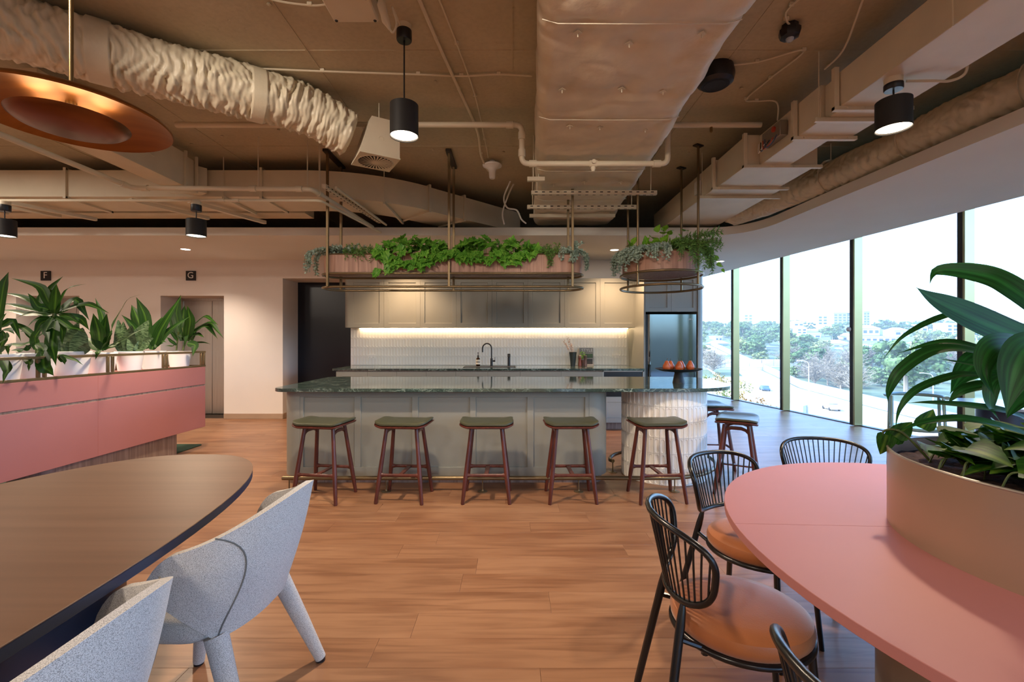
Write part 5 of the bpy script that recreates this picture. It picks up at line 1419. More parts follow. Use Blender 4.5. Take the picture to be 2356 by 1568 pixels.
# ================================================================== LEFT: BROWN TABLE, ARMCHAIRS, PINK BENCH
TBZ = .74
def superell(cx, cy, a, b, e, n=72): return [(cx + a * abs(cos(q)) ** (2 / e) * (1 if cos(q) >= 0 else -1), cy + b * abs(sin(q)) ** (2 / e) * (1 if sin(q) >= 0 else -1)) for q in [2 * pi * k / n for k in range(n)]]
t = thing('oval_table', 'long oval brown veneer table with a navy drum base', 'table', (-1.66, .75, 0))
o = superell(-1.665, .72, .645, 1.735, 2.5, 96)
MB().prism(o, TBZ - .004, TBZ, .001).build('tabletop', m_tabletop, t, True)
MB().prism(superell(-1.665, .72, .644, 1.734, 2.5, 96), TBZ - .034, TBZ - .0045, .001).build('edge_band', m_navytable, t, True, label='dark navy edge band')
MB().prism(superell(-1.665, .60, .42, 1.16, 3.0, 80), 0, TBZ - .035).build('drum_base', m_navytable, t, True)

def make_armchair(label, loc, rz):
    t = thing('armchair', label, 'chair', loc, rz, 'grey wool armchairs at the brown table')
    A = radians(96); NA, NV, TH = 61, 14, .026
    def rim(s):       # s in -1..1 round the back from arm to arm
        a = s * A; c = cos(a)
        k = (cos(s * pi) * .5 + .5)
        e = abs(s)
        z = .700 + .130 * k
        x = .298 * sin(a) * (1 + .02 * e); y = -.045 + .325 * c
        if e > .80:                                   # rounded arm front
            q = (e - .80) / .20; z -= .10 * q ** 2.4
        return Vector((x, y, z))
    def low(s):
        a = s * radians(70); e = abs(s)
        return Vector((.225 * sin(a) * (1 - .0 * e), .045 + .115 * cos(a), .395 + .012 * (1 - e)))
    def surf(s, v, off):
        p = low(s).lerp(rim(s), v)
        a = s * A; n = Vector((sin(a), cos(a), 0))
        bulge = sin(pi * v) * .014
        e = abs(s)
        p += n * bulge * (1 - .35 * e)
        return p - n * off
    mb = MB(); vs = []; n_ring = 2 * NV
    # closed section: outer low->rim, then inner rim->low
    for i in range(NA):
        s = -1 + 2 * i / (NA - 1)
        edge_ = min(1.0, (1 - abs(s)) / .05)
        th = TH * (.55 + .45 * sqrt(max(0, edge_)))
        for j in range(NV):
            v = j / (NV - 1); vs.append(surf(s, v, 0) )
        for j in range(NV):
            v = 1 - j / (NV - 1); 
            q = surf(s, v, th + .012 * (1 - v)); 
            vs.append(q)
        # soften the rim
        vs[-NV] = vs[-NV] + Vector((0, 0, -.004)); vs[-NV - 1] = vs[-NV - 1] + Vector((0, 0, -.004))
    fs = []
    for i in range(NA - 1):
        for j in range(n_ring):
            j2 = (j + 1) % n_ring; fs.append((i * n_ring + j, (i + 1) * n_ring + j, (i + 1) * n_ring + j2, i * n_ring + j2))
    fs.append(tuple(range(n_ring))); fs.append(tuple((NA - 1) * n_ring + j for j in range(n_ring))[::-1])
    mb.add(vs, fs); sh = mb.build('shell', m_fab, t, angle=75)
    bv = sh.modifiers.new('soft', 'BEVEL'); bv.width = .008; bv.segments = 3; bv.limit_method = 'ANGLE'; bv.angle_limit = radians(50)
    # seam between arm and back on the outside
    for sg in (-1, 1):
        pts = [surf(sg * (.95 - 1.463 * v + 1.133 * v * v), v, -.0005) for v in [k / 16 for k in range(17)]]
        MB().tube(pts, .0028, 6).build('seam', m_fabseam, sh)
    o = rrect(-.235, -.30, .235, .10, (.09, .09, .12, .12), 6)
    MB().prism(o, .385, .470, .018).build('seat', m_fab, t, angle=60)
    for x, y, fx_, fy_ in ((-.19, .075, -.265, .215), (.19, .075, .235, .205), (-.19, -.22, -.235, -.285), (.19, -.22, .235, -.285)):
        a, b = Vector((x, y, .40)), Vector((fx_, fy_, .012))
        lg = MB().tube([a, a.lerp(b, .5), b], [.036, .030, .0215], 18).build('leg', m_fab, t)
        MB().cyl((fx_, fy_, 0), (fx_, fy_, .012), .019, n=14).build('foot', m_black, lg)
    return t
m_fabseam = M('wool_seam', '#6A6864', .95)
ac0 = make_armchair('grey wool armchair at the brown table, whole shell in view', (-1.03, 1.665, 0), radians(-91))
dup(ac0, (-1.03, .915, 0), radians(-90), 'grey wool armchair at the bottom left corner, cut by the frame')

# pink bench unit with a pot rail
BX, BXR, BY0, BY1, BZ0, BZ1 = -3.82, -4.36, .4, 5.69, .287, 1.03
t = thing('pink_bench', 'long floating pink laminate planter bench with a bronze rail', 'bench', ((BX + BXR) / 2, 3.2, 0))
jz0, jz1 = .795, .815
ol = rrect(BXR, BY0, BX, BY1, (.02, .02, .03, .03), 4)
MB().prism(ol, BZ0, jz0, .002).build('lower_panel', m_pink, t, True)
MB().prism(rrect(BXR + .006, BY0 + .006, BX - .004, BY1 - .006, .02, 4), jz0 + .0005, jz1 - .0005).build('timber_inlay', m_walnutgrey, t, True)
MB().prism(ol, jz1, BZ1, .002).build('upper_panel', m_pink, t, True)
for y in (4.2, 2.7): MB().box2((BX - .001, y - .001, BZ0 + .01), (BX + .0006, y + .001, BZ1 - .005)).build('panel_joint', m_pinkedge, t, True)
MB().prism(superell(BXR + .30, 4.55, .20, .80, 5, 48), 0, BZ0).build('plinth', m_walnutgrey, t, True)
MB().prism(superell(BXR + .30, 2.3, .20, .80, 5, 48), 0, BZ0).build('plinth', m_walnutgrey, t, True)
RZ0, RZ1 = BZ1 + .012, BZ1 + .185
rl = t
mb = MB()
xa, xb = BX - .012, BXR + .012
def bar(a, b, s_=.011): 
    a = Vector(a); b = Vector(b); c = (a + b) / 2; d = b - a
    return MB().box(c, [max(abs(d[i]), 0) + s_ * 2 if True else 0 for i in range(3)], .002)
for z, nm in ((RZ0, 'lower_rail'), (RZ1, 'upper_rail')):
    bar((xa, BY0 + .02, z), (xa, BY1 - .02, z)).build(nm, m_brassdark, t, True)
    bar((xb, BY0 + .02, z), (xb, BY1 - .02, z)).build(nm, m_brassdark, t, True)
    bar((xb + .025, BY1 - .02, z), (xa - .025, BY1 - .02, z)).build(nm, m_brassdark, t, True)
ypos = [5.66, 5.61, 5.05, 5.0, 4.365, 4.315, 3.73, 3.68, 3.1, 2.5]
for y in ypos:
    for x in (xa, xb): bar((x, y, RZ0 + .023), (x, y, RZ1 - .023)).build('rail_post', m_brassdark, t, True)

rug = tag(MB().prism(rrect(-5.6, 1.2, -4.02, 5.93, .05, 4), 0.001, .010, .002).build('rug', m_rug), 'dark green rug under the pink bench', 'rug')

# ================================================================== RIGHT: PINK TABLE AND BLACK CHAIRS
pcx2, pcy2 = 1.60, 1.26
t = thing('pink_table', 'oval dusty pink table carrying the metal planter', 'table', (pcx2, pcy2, 0))
o = superell(pcx2, pcy2, .882, 1.03, 2.06, 96)
far = [p for p in o]
sy = 1.52                                   # joint between the two halves of the top
def half(sign):
    q = []
    n = len(o)
    for i in range(n):
        a, b = Vector(o[i]), Vector(o[(i + 1) % n])
        if sign * (a.y - (sy - .05 * (a.x - .8))) >= 0: q.append((a.x, a.y))
        fa = a.y - (sy - .05 * (a.x - .8)); fb = b.y - (sy - .05 * (b.x - .8))
        if fa * fb < 0:
            tt = fa / (fa - fb); p = a.lerp(b, tt); q.append((p.x, p.y))
    return q
for sg in (1, -1): MB().prism(half(sg), TBZ - .028, TBZ, .0012).build('tabletop', m_pink, t, True)
MB().prism(superell(pcx2, pcy2, .43, .50, 2.1, 64), .0, TBZ - .0285).build('drum_base', m_greymetal, t, True)
pa, pb, pz1 = .405, .475, .985
t = thing('metal_planter', 'oval beige metal planter standing on the pink table', 'planter', (pcx2, pcy2, TBZ))
def ov(a_, b_): return ellipse(pcx2, pcy2, a_, b_, 96)
mb = MB(); n = 96
vs = [(x, y, TBZ) for x, y in ov(pa, pb)] + [(x, y, pz1) for x, y in ov(pa, pb)] + [(x, y, pz1) for x, y in ov(pa - .006, pb - .006)] + [(x, y, pz1 - .06) for x, y in ov(pa - .008, pb - .008)]
fs = [(k * n + i, k * n + (i + 1) % n, (k + 1) * n + (i + 1) % n, (k + 1) * n + i) for k in range(3) for i in range(n)]
mb.add(vs, fs); mb.build('planter_wall', m_planter, t, True)
MB().tube([(x, y, pz1) for x, y in ov(pa - .003, pb - .003)], .0045, 8, closed=True).build('rim', m_greymetal, t, True)
mb = MB()
def so(i, j):
    r_ = i / 11; a = 2 * pi * j / 64
    return (pcx2 + (pa - .007) * r_ * cos(a), pcy2 + (pb - .007) * r_ * sin(a), pz1 - .045 + .010 * nz(r_ * 9 * cos(a), r_ * 9 * sin(a), 2))
mb.grid(so, 12, 64, cv=True); mb.build('soil', m_soil, t, True)

def make_wire_chair(label, loc, rz):
    t = thing('wire_chair', label, 'chair', loc, rz, 'black wire back chairs at the pink table')
    # seat
    MB().lathe([(0, .398), (.18, .398), (.200, .402), (.211, .415), (.214, .435), (.208, .455), (.190, .467), (.15, .4735), (.08, .476), (0, .4765)], n=48, sx=1.0, sy=1.03, caps=False).build('seat_pad', m_tan, t)
    MB().tube([(.208 * cos(a), (.214) * sin(a), .396) for a in [2 * pi * k / 48 for k in range(48)]], .0105, 10, closed=True).build('seat_ring', m_wire, t)
    # curved back: a loop on a leaning cylinder with thin rods
    RB, PH = .252, radians(57)
    def bp(u, v):      # u -1..1 across, v -1..1 up
        ph = u * PH * (.93 + .07 * v); r = RB + .028 * (v + 1); z = .645 + .128 * v - .012 * abs(u) * (1 - v) * 0
        return Vector((r * sin(ph), r * cos(ph) - .015, z))
    loop = []
    for k in range(72):
        q = 2 * pi * k / 72; e = 2 / 2.9
        c_, s_ = cos(q), sin(q)
        loop.append(bp((abs(c_) ** e) * (1 if c_ >= 0 else -1), (abs(s_) ** e) * (1 if s_ >= 0 else -1)))
    lp = MB().tube(loop, .0105, 10, closed=True).build('back_loop', m_wire, t)
    e = 2.9
    for k in range(21):
        u = -0.93 + 1.86 * k / 20
        hv = (1 - abs(u) ** e) ** (1 / e)
        MB().tube([bp(u, -hv), bp(u, -hv * .33), bp(u, hv * .33), bp(u, hv)], .0033, 6).build('back_rod', m_wire, t)
    for sx in (-1, 1):
        p = bp(sx * .52, -.97); f = Vector((sx * .205, .305, 0.0))
        lg = MB().tube([p + Vector((0, 0, .0)), p.lerp(f, .05), p.lerp(f, .12), p.lerp(f, .9), f], [.008, .012, .0145, .0135, .011], 12).build('leg', m_wire, t)
        c = p.lerp(f, .20); s_ = Vector((sx * .135, .155, .396))
        MB().cyl(c, s_, .009, n=8).cyl(s_ + Vector((0, 0, -.018)), s_ + Vector((0, 0, .006)), .011, n=8).build('seat_bracket', m_wire, lg)
    for sx in (-1, 1):
        MB().tube([(sx * .125, -.165, .392), (sx * .15, -.195, 0.0)], [.0125, .0105], 12).build('leg', m_wire, t)
    return t
wc0 = make_wire_chair('black wire back chair with tan seat, whole at the table near corner', (.765, 1.535, 0), radians(85))
for x, y, rz, lab in ((1.13, 2.09, 28, 'black wire back chair behind the first one, in front of the turned stool'), (1.76, 2.42, -6, 'black wire back chair at the far side of the pink table, only its back showing'), (.80, .80, 104, 'black wire back chair at the bottom edge, cut by the frame')):
    dup(wc0, (x, y, 0), radians(rz), lab)

# table and chair by the window, seen through the plant
t = thing('side_table', 'small round grey table by the windows behind the plant', 'table', (4.78, 4.42, 0))
MB().lathe([(.44, .715), (.45, .72), (.45, .738), (.445, .742)], n=48).build('tabletop', M('pale_blue_grey_top', '#8F98A4', .25), t)
MB().lathe([(.20, 0), (.20, .714)], n=36).build('drum_base', m_navytable, t)
t = thing('tub_chair', 'pale metal framed chair by the windows behind the plant', 'chair', (4.22, 4.75, 0), rz=radians(-35))
m_teal = M('pale_teal_metal', '#7F9C9A', .35, metal=.2)
MB().tube([(.24 * sin(a), .02 + .22 * cos(a), .775) for a in [radians(-110 + 11 * k) for k in range(21)]], .019, 10, ry=1.5, up=(0, 0, 1)).build('back_rail', m_teal, t)
for sx in (-1, 1):
    for y in (-.2, .19):
        MB().tube([(sx * .2, y if y > 0 else -.05, .77 if True else .45), (sx * .215, y, .0)], .013, 10).build('leg', m_teal, t)
MB().lathe([(0, .43), (.2, .43), (.215, .445), (.2, .465), (0, .47)], n=32, caps=False).build('seat', m_teal, t)
# ================================================================== POTTED PLANTS ON THE PINK BENCH
PXX = -4.07
def pot(px, dia, h_, label):
    Y = -PXX * F / (1178 - px)
    t = thing('plant_pot', label, 'pot', (PXX, Y, BZ1 + .001), group='white pots on the pink bench')
    r1 = dia / 2; r0 = r1 * .78
    MB().lathe([(r0 - .008, 0), (r0, .006), (r1 - .004, h_ - .03), (r1, h_ - .028), (r1 + .003, h_ - .004), (r1, h_), (r1 - .008, h_), (r1 - .012, h_ - .03)], n=40).build('pot_wall', m_potwhite, t)
    MB().lathe([(0, h_ - .032), (r1 - .011, h_ - .030)], n=32, caps=False).build('soil', m_soil, t)
    return Y, r1, h_
pot_px = dict(Z=(4, .25, .215), A=(82, .27, .215), B=(162, .30, .225), C=(233, .25, .205), D=(298, .25, .21), E=(352, .245, .205), G=(413, .245, .195))
pot_lab = dict(Z='white pot cut by the left edge of the photo', A='white pot behind the rail post under the tall dracaena', B='largest white pot, holding banded upright leaves under the tall dracaena', C='white pot fourth from the right end of the bench',
               D='white pot holding the banded pointed leaves, third from the right end', E='white pot second from the right end of the bench', G='white pot at the right end of the bench, next to the lift door')
PY = {}
for k, (px, dia, h_) in pot_px.items(): PY[k] = pot(px, dia, h_, pot_lab[k])
def Zp(zx, zy, Y): return at(zx / 3.92, 600 + zy / 3.92, Y)
rp = random.Random(5)
plant_leaves = {
 'G': [((1640, 720), (1590, 470), (1630, 305), 80), ((1660, 720), (1650, 540), (1665, 400), 90), ((1690, 720), (1715, 540), (1690, 400), 80), ((1600, 700), (1640, 570), (1710, 500), 60), ((1720, 660), (1860, 580), (1965, 705), 55), ((1720, 640), (1900, 560), (2018, 700), 50),
       ((1700, 620), (1850, 500), (1970, 580), 42), ((1700, 690), (1770, 660), (1842, 690), 50), ((1700, 750), (1800, 735), (1900, 750), 28), ((1690, 740), (1760, 760), (1738, 862), 62), ((1600, 720), (1550, 650), (1480, 650), 28), ((1590, 760), (1540, 720), (1500, 690), 26), ((1690, 640), (1735, 640), (1730, 750), 66),
       ((1610, 680), (1570, 560), (1570, 430), 66), ((1640, 690), (1620, 600), (1640, 520), 80), ((1600, 740), (1560, 770), (1480, 770), 24), ((1660, 700), (1680, 650), (1670, 770), 50), ((1720, 700), (1800, 610), (1890, 590), 40)],
 'E': [((1370, 800), (1410, 640), (1465, 500), 100), ((1385, 790), (1450, 620), (1640, 310), 80), ((1390, 790), (1450, 730), (1505, 735), 28), ((1360, 790), (1330, 690), (1350, 580), 52), ((1400, 780), (1500, 650), (1712, 500), 56), ((1340, 780), (1240, 520), (1185, 395), 95), ((1350, 780), (1310, 500), (1228, 325), 98), ((1330, 790), (1210, 600), (1095, 485), 62), ((1380, 800), (1430, 770), (1480, 740), 40), ((1370, 790), (1390, 680), (1420, 590), 80)],
 'D': [((1110, 815), (1090, 690), (1065, 530), 105), ((1140, 815), (1125, 690), (1110, 545), 80), ((1200, 815), (1250, 690), (1340, 535), 150), ((1170, 815), (1165, 700), (1190, 580), 110), ((1230, 812), (1300, 740), (1385, 695), 90), ((1190, 815), (1230, 700), (1250, 600), 120), ((1090, 812), (1060, 740), (1045, 660), 60), ((1150, 815), (1140, 740), (1150, 640), 120)],
 'C': [((910, 805), (890, 640), (840, 470), 115), ((930, 805), (940, 640), (965, 470), 95), ((925, 790), (930, 520), (858, 332), 62), ((945, 800), (1000, 640), (1098, 420), 95), ((1050, 520), (1150, 350), (1275, 303), 16), ((900, 810), (840, 750), (760, 688), 85), ((900, 805), (885, 830), (862, 890), 42), ((940, 800), (1030, 765), (1085, 735), 72), ((920, 800), (985, 720), (1015, 645), 56), ((950, 790), (1150, 690), (1360, 588), 50), ((915, 800), (870, 700), (800, 640), 60), ((920, 800), (915, 650), (910, 520), 100)],
 'B': [((620, 835), (660, 700), (705, 555), 140), ((590, 835), (560, 700), (600, 560), 100), ((680, 835), (725, 700), (745, 600), 120), ((560, 835), (535, 780), (560, 690), 90), ((720, 832), (775, 780), (800, 740), 85), ((640, 835), (620, 700), (640, 590), 110), ((650, 835), (690, 740), (700, 640), 130), ((540, 832), (500, 760), (480, 680), 70)],
 'A': [((490, 480), (505, 330), (510, 205), 84), ((480, 450), (370, 240), (95, 155), 74), ((470, 450), (450, 260), (568, 140), 48), ((510, 450), (600, 260), (775, 208), 46), ((460, 450), (340, 410), (250, 290), 72), ((455, 460), (360, 380), (360, 280), 64), ((440, 450), (220, 330), (5, 290), 54), ((470, 480), (220, 420), (0, 385), 62), ((470, 490), (250, 480), (0, 440), 74), ((520, 470), (680, 350), (805, 535), 86), ((520, 460), (780, 390), (985, 472), 70), ((540, 500), (720, 520), (805, 625), 74), ((480, 520), (370, 560), (300, 690), 64), ((470, 500), (330, 530), (245, 600), 64), ((500, 540), (470, 760), (505, 945), 98), ((380, 800), (400, 960), (485, 1035), 98), ((530, 860), (575, 900), (585, 935), 44), ((520, 850), (640, 880), (748, 938), 40), ((220, 865), (270, 920), (258, 995), 50), ((490, 490), (610, 500), (725, 575), 64),
       ((330, 700), (200, 600), (60, 555), 60), ((330, 730), (200, 760), (30, 760), 64), ((300, 760), (200, 810), (90, 810), 64), ((330, 700), (430, 630), (505, 600), 54), ((320, 800), (320, 680), (420, 560), 74), ((340, 740), (390, 800), (380, 860), 64), ((330, 720), (250, 640), (180, 640), 60), ((480, 520), (560, 620), (560, 760), 60), ((480, 500), (420, 620), (440, 740), 70), ((330, 720), (260, 800), (230, 760), 60), ((480, 480), (600, 430), (620, 380), 60), ((490, 500), (640, 600), (760, 640), 60), ((460, 500), (300, 470), (130, 520), 66)],
 'Z': [((-40, 700), (30, 240), (78, 98), 70), ((0, 800), (40, 700), (20, 620), 60), ((20, 820), (70, 760), (75, 850), 60), ((20, 880), (70, 980), (25, 1105), 66), ((0, 600), (110, 540), (190, 725), 66), ((-20, 650), (70, 620), (130, 660), 60), ((-20, 760), (60, 700), (60, 640), 50), ((-30, 780), (-10, 560), (60, 470), 60)],
}
plant_lab = dict(G='dracaena with arching narrow leaves in the right end pot', E='broad leaved dracaena with long paddle leaves, second pot from the right', D='banded pointed snake plant in the third pot from the right', C='yellow striped broad leaf plant in the fourth pot from the right',
                 B='banded snake plant in the largest pot, partly under the tall dracaena', A='tall dracaena with a bare stem, the biggest plant on the bench', Z='plant cut by the left edge of the photo on the bench')
leafmat = dict(D=m_sans, B=m_sans)
for k, lv in plant_leaves.items():
    Y, r1, h_ = PY[k]
    base = Vector((PXX, Y, BZ1 + h_ - .03))
    t = thing('potted_plant', plant_lab[k], 'plant', base, group='plants on the pink bench')
    for a, b, c, wz in lv:
        oy = rp.uniform(-.10, .10) if k in 'DB' else rp.uniform(-.20, .20)
        low_hang = c[1] > 840
        xo = Vector((0, 0, 0))
        p0 = Zp(*a, Y + rp.uniform(-.03, .03)); p1 = Zp(*b, Y + oy * .55); p2 = Zp(*c, Y + oy)
        if low_hang or b[1] > 840:          # hang in front of the rail, towards the room
            yy = (-BX - .06) 
            def shift(p, f):
                # slide along the sight line until clear of the rail
                Yn = p.y * (BX + .05) / p.x if p.x < BX + .05 else p.y
                Yn = p.y + (Yn - p.y) * f
                return at(1178 + F * p.x / p.y, 784 - F * (p.z - EYE) / p.y, Yn)
            p1 = shift(p1, 1.0); p2 = shift(p2, 1.0); p0 = shift(p0, .5)
        pts = [p0 * ((1 - s_) ** 2) + p1 * (2 * s_ * (1 - s_)) + p2 * (s_ * s_) for s_ in [q / 11 for q in range(12)]] if False else smooth_path([p0, (p0 + p1 * 2) / 3 if False else p0.lerp(p1, .5) + Vector((0, 0, .004)), p1, p1.lerp(p2, .5) + Vector((0, 0, .008)), p2], 3)
        W_ = wz / 3.92 * Y / F
        if k in 'DB':
            me = leaf_uv_mesh('leaf', m_sans, pts, W_, up=(rp.uniform(.3, 1.0), -1, .1), fold=.35, prof=lambda v: (.62 + .38 * sin(pi * min(1, v * 1.2))) * (1 - v ** 3.5) ** .8)
        else:
            steep = abs(p2.z - p0.z) > 1.2 * abs(p2.x - p0.x)
            me = leaf_uv_mesh('leaf', m_leaf, pts, W_ * 1.05, up=(rp.uniform(.2, .6), -1, .35) if steep else (.15, -.75, 1), fold=.22, prof=lambda v: (max(0.02, sin(pi * min(1, v * .80 + .20)) ** .7 if v > .15 else .35 + v * 2.6)) * (1 - v ** 5), wav=.05)
        link('leaf', me, t, True)
    stems = {'A': [((490, 880), (488, 700), (490, 470), .013), ((330, 880), (335, 780), (330, 700), .012)], 'G': [((1650, 805), (1665, 720), (1650, 600), .010), ((1590, 805), (1600, 720), (1610, 640), .009)], 'Z': [((0, 880), (0, 780), (0, 700), .01)]}.get(k, [])
    for a, b, c, r_ in stems:
        MB().tube(smooth_path([Zp(*a, Y), Zp(*b, Y + .01), Zp(*c, Y)], 6), r_, 10).build('stem', m_greenstem, t, True)

# ================================================================== BIG PLANT IN THE METAL PLANTER
t = thing('broad_leaf_plant', 'large dracaena with long arching leaves growing from the metal planter', 'plant', (1.62, 1.35, pz1 - .04))
big = [  # px path, depth at base and tip, width px
 ([(2520, 840), (2420, 735), (2330, 665), (2260, 632), (2160, 622), (2138, 656)], 1.35, 1.55, 64), ([(2440, 800), (2335, 772), (2230, 728), (2150, 690), (2107, 660)], 1.30, 1.30, 74), ([(2450, 880), (2340, 780), (2240, 728), (2170, 728), (2080, 772), (2032, 826)], 1.30, 1.5, 36),
 ([(2440, 860), (2265, 805), (2170, 787), (2066, 812)], 1.30, 1.38, 44), ([(2420, 870), (2250, 810), (2150, 805), (2075, 850), (2045, 900), (2044, 936)], 1.28, 1.35, 44), ([(2420, 865), (2300, 845), (2240, 838), (2156, 824)], 1.26, 1.3, 34), ([(2420, 880), (2250, 862), (2190, 865), (2110, 895), (2070, 940), (2060, 990)], 1.24, 1.28, 30),
 ([(2400, 810), (2345, 800), (2285, 800), (2262, 850), (2290, 915)], 1.16, 1.10, 64), ([(2430, 815), (2372, 800), (2342, 835), (2325, 890), (2315, 955)], 1.10, 1.06, 84), ([(2330, 850), (2260, 832), (2215, 860), (2186, 905)], 1.34, 1.42, 66), ([(2330, 860), (2285, 880), (2278, 930), (2300, 968)], 1.22, 1.20, 42),
 ([(2300, 880), (2250, 888), (2210, 900), (2180, 928)], 1.25, 1.3, 46), ([(2450, 1000), (2330, 950), (2250, 935), (2150, 926), (2090, 926)], 1.2, 1.22, 36), ([(2400, 1010), (2290, 975), (2200, 962), (2120, 972), (2066, 992)], 1.16, 1.2, 36), ([(2420, 850), (2380, 900), (2340, 930), (2316, 962)], 1.22, 1.18, 50), ([(2420, 860), (2480, 780), (2560, 720), (2640, 760)], 1.3, 1.2, 70), ([(2420, 860), (2440, 740), (2450, 620), (2500, 520)], 1.3, 1.25, 66)]
for px_, Ya, Yb, wpx in big:
    n_ = len(px_)
    pts = smooth_path([at(x, y, Ya + (Yb - Ya) * i / (n_ - 1)) for i, (x, y) in enumerate(px_)], 6)
    drooping = wpx in (64, 84) and px_[-1][1] > 800
    me = leaf_uv_mesh('leaf', m_leafbig, pts, wpx * (1.0 if wpx > 60 else .74) * (Ya + Yb) / 2 / F, up=(-.35, -1, .35) if drooping else (-.1, -1, .3) if wpx > 60 else (-.1, -.62, 1), fold=.16, nacross=6, prof=lambda v: max(.03, (sin(pi * min(1, v * .84 + .16)) ** .8 if v > .1 else .3 + v * 2.2)) * (1 - v ** 5))
    link('leaf', me, t, True)
MB().tube(smooth_path([(1.66, 1.36, pz1 - .05), (1.63, 1.33, 1.15), (1.62, 1.30, 1.30)], 6), .02, 12).build('stem', m_greenstem, t, True)
# pothos filling the planter
t = thing('pothos', 'variegated pothos filling the metal planter below the tall leaves', 'plant', (pcx2, pcy2, pz1 - .03))
po_me = [blade('leaf', m_pothos, heart_out, .135, .10, c) for c in (.15, .4, -.05)]
rq = random.Random(21); mb = MB()
for k in range(200):
    a = rq.uniform(0, 2 * pi); r_ = sqrt(rq.random()) * .92
    b0 = Vector((pcx2 + (pa - .02) * r_ * cos(a), pcy2 + (pb - .02) * r_ * sin(a), pz1 - .04))
    if cos(a) < -.3 and r_ > .62 and sin(a) < -.15: continue
    hgt = rq.uniform(.02, .13) * (1.1 - .5 * r_)
    cin = Vector((pcx2, pcy2, 0)) - Vector((b0.x, b0.y, 0))
    tip = b0 + Vector((rq.uniform(-.06, .05), rq.uniform(-.05, .05), hgt + .03)) + cin * .12
    d = Vector((rq.uniform(-1, .7), rq.uniform(-1, .7), rq.uniform(-.4, .35)))
    if r_ > .5:
        tg = Vector((-cin.y, cin.x, 0)).normalized() * rq.choice((-1, 1))
        d = tg * rq.uniform(.4, 1) + cin.normalized() * rq.uniform(.15, .7) + Vector((0, 0, rq.uniform(-.1, .3)))
        tip = b0 + cin * .10 + tg * .02; tip.z = pz1 + rq.uniform(-.01, .05)
    place_leaf('leaf', po_me[k % 3], tip, d, t, (rq.uniform(-.4, .2), rq.uniform(-.6, .1), 1), rq.uniform(.55, 1.1))
    if k % 3 == 0: mb.tube(smooth_path([b0, b0.lerp(tip, .5) + Vector((0, 0, .02)), tip], 4), .0025, 5)
for k in range(98):
    a = rq.uniform(radians(165), radians(345)); r_ = rq.uniform(.50, .93)
    b0 = Vector((pcx2 + (pa - .02) * r_ * cos(a), pcy2 + (pb - .02) * r_ * sin(a), pz1 + (rq.uniform(-.03, .05) if r_ < .8 else rq.uniform(.015, .05))))
    if cos(a) < -.75 and r_ > .62: continue
    tg = Vector((-sin(a), cos(a), 0)) * rq.choice((-1, 1)); ou = Vector((cos(a), sin(a), 0))
    place_leaf('leaf', po_me[k % 3], b0 - ou * .05, tg * rq.uniform(.3, 1) + ou * rq.uniform(-.3, .5) + Vector((0, 0, rq.uniform(-.35, .15))), t, (rq.uniform(-.5, .1), rq.uniform(-.9, -.2), .8), rq.uniform(.5, .95))
for (px, py), (qx, qy), Y in (((2060, 1005), (2110, 960), 1.58), ((2040, 1000), (2030, 1035), 1.60), ((2120, 985), (2160, 925), 1.55), ((2050, 1015), (2075, 975), 1.6)):
    place_leaf('leaf', po_me[0], at(px, py, Y), at(qx, qy, Y - .02) - at(px, py, Y), t, (-.2, -.8, .6), .55)
mb.tube(smooth_path([(1.40, 1.52, pz1 - .04), (1.34, 1.56, pz1 + .05), (1.31, 1.60, pz1 + .05), (1.30, 1.60, pz1 + .01)], 6), .004, 6)
stuff(mb.build('stems', m_greenstem, t, True))
# ================================================================== OUTSIDE: ROAD, HILLSIDE, TREES, HOUSES
m_hill = M('hill_grass', '#566248', 0.95, var=.4, vs=.05, coords='World')
m_road = M('pale_concrete_road', '#A39885', 0.9, var=.06, vs=.2, coords='World')
m_barrier = M('violet_barrier', '#7E7FB0', 0.7)
m_housew = M('house_white', '#DAD8D2', 0.8); m_housec = M('house_cream', '#D8CDB8', 0.8); m_houseg = M('house_grey', '#A8ACB2', 0.8)
m_rooft = M('terracotta_roof', '#B08C78', 0.85); m_roofg = M('grey_roof', '#8C9098', 0.8)
m_wind = M('far_window', '#4F5A66', 0.25)
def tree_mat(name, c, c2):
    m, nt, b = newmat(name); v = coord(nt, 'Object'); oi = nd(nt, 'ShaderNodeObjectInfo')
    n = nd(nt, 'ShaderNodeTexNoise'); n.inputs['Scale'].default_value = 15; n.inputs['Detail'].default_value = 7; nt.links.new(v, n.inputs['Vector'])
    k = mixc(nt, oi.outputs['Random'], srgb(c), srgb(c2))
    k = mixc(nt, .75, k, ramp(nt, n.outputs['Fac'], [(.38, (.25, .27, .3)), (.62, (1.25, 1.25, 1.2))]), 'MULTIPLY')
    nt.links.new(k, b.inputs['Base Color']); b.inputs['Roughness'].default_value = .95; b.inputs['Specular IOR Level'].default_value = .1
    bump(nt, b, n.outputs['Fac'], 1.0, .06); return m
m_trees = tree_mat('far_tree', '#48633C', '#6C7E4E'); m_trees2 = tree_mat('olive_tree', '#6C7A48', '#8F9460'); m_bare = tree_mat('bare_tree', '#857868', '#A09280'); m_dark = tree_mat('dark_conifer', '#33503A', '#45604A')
m_trunk = M('tree_trunk', '#8A7C6C', .9)
def gz(y):
    if y < 128: return -12.0
    if y < 185: return -12.0 + (y - 128) / 57 * 5.5
    if y < 330: return -6.5 + (y - 185) / 145 * 15.0
    return min(12.5, 8.5 + (y - 330) / 120 * 4)
mb = MB()
ysg = [20, 60, 100, 128, 150, 185, 220, 260, 300, 330, 390, 450, 700]; xsg = [-40 + 70 * k for k in range(15)]
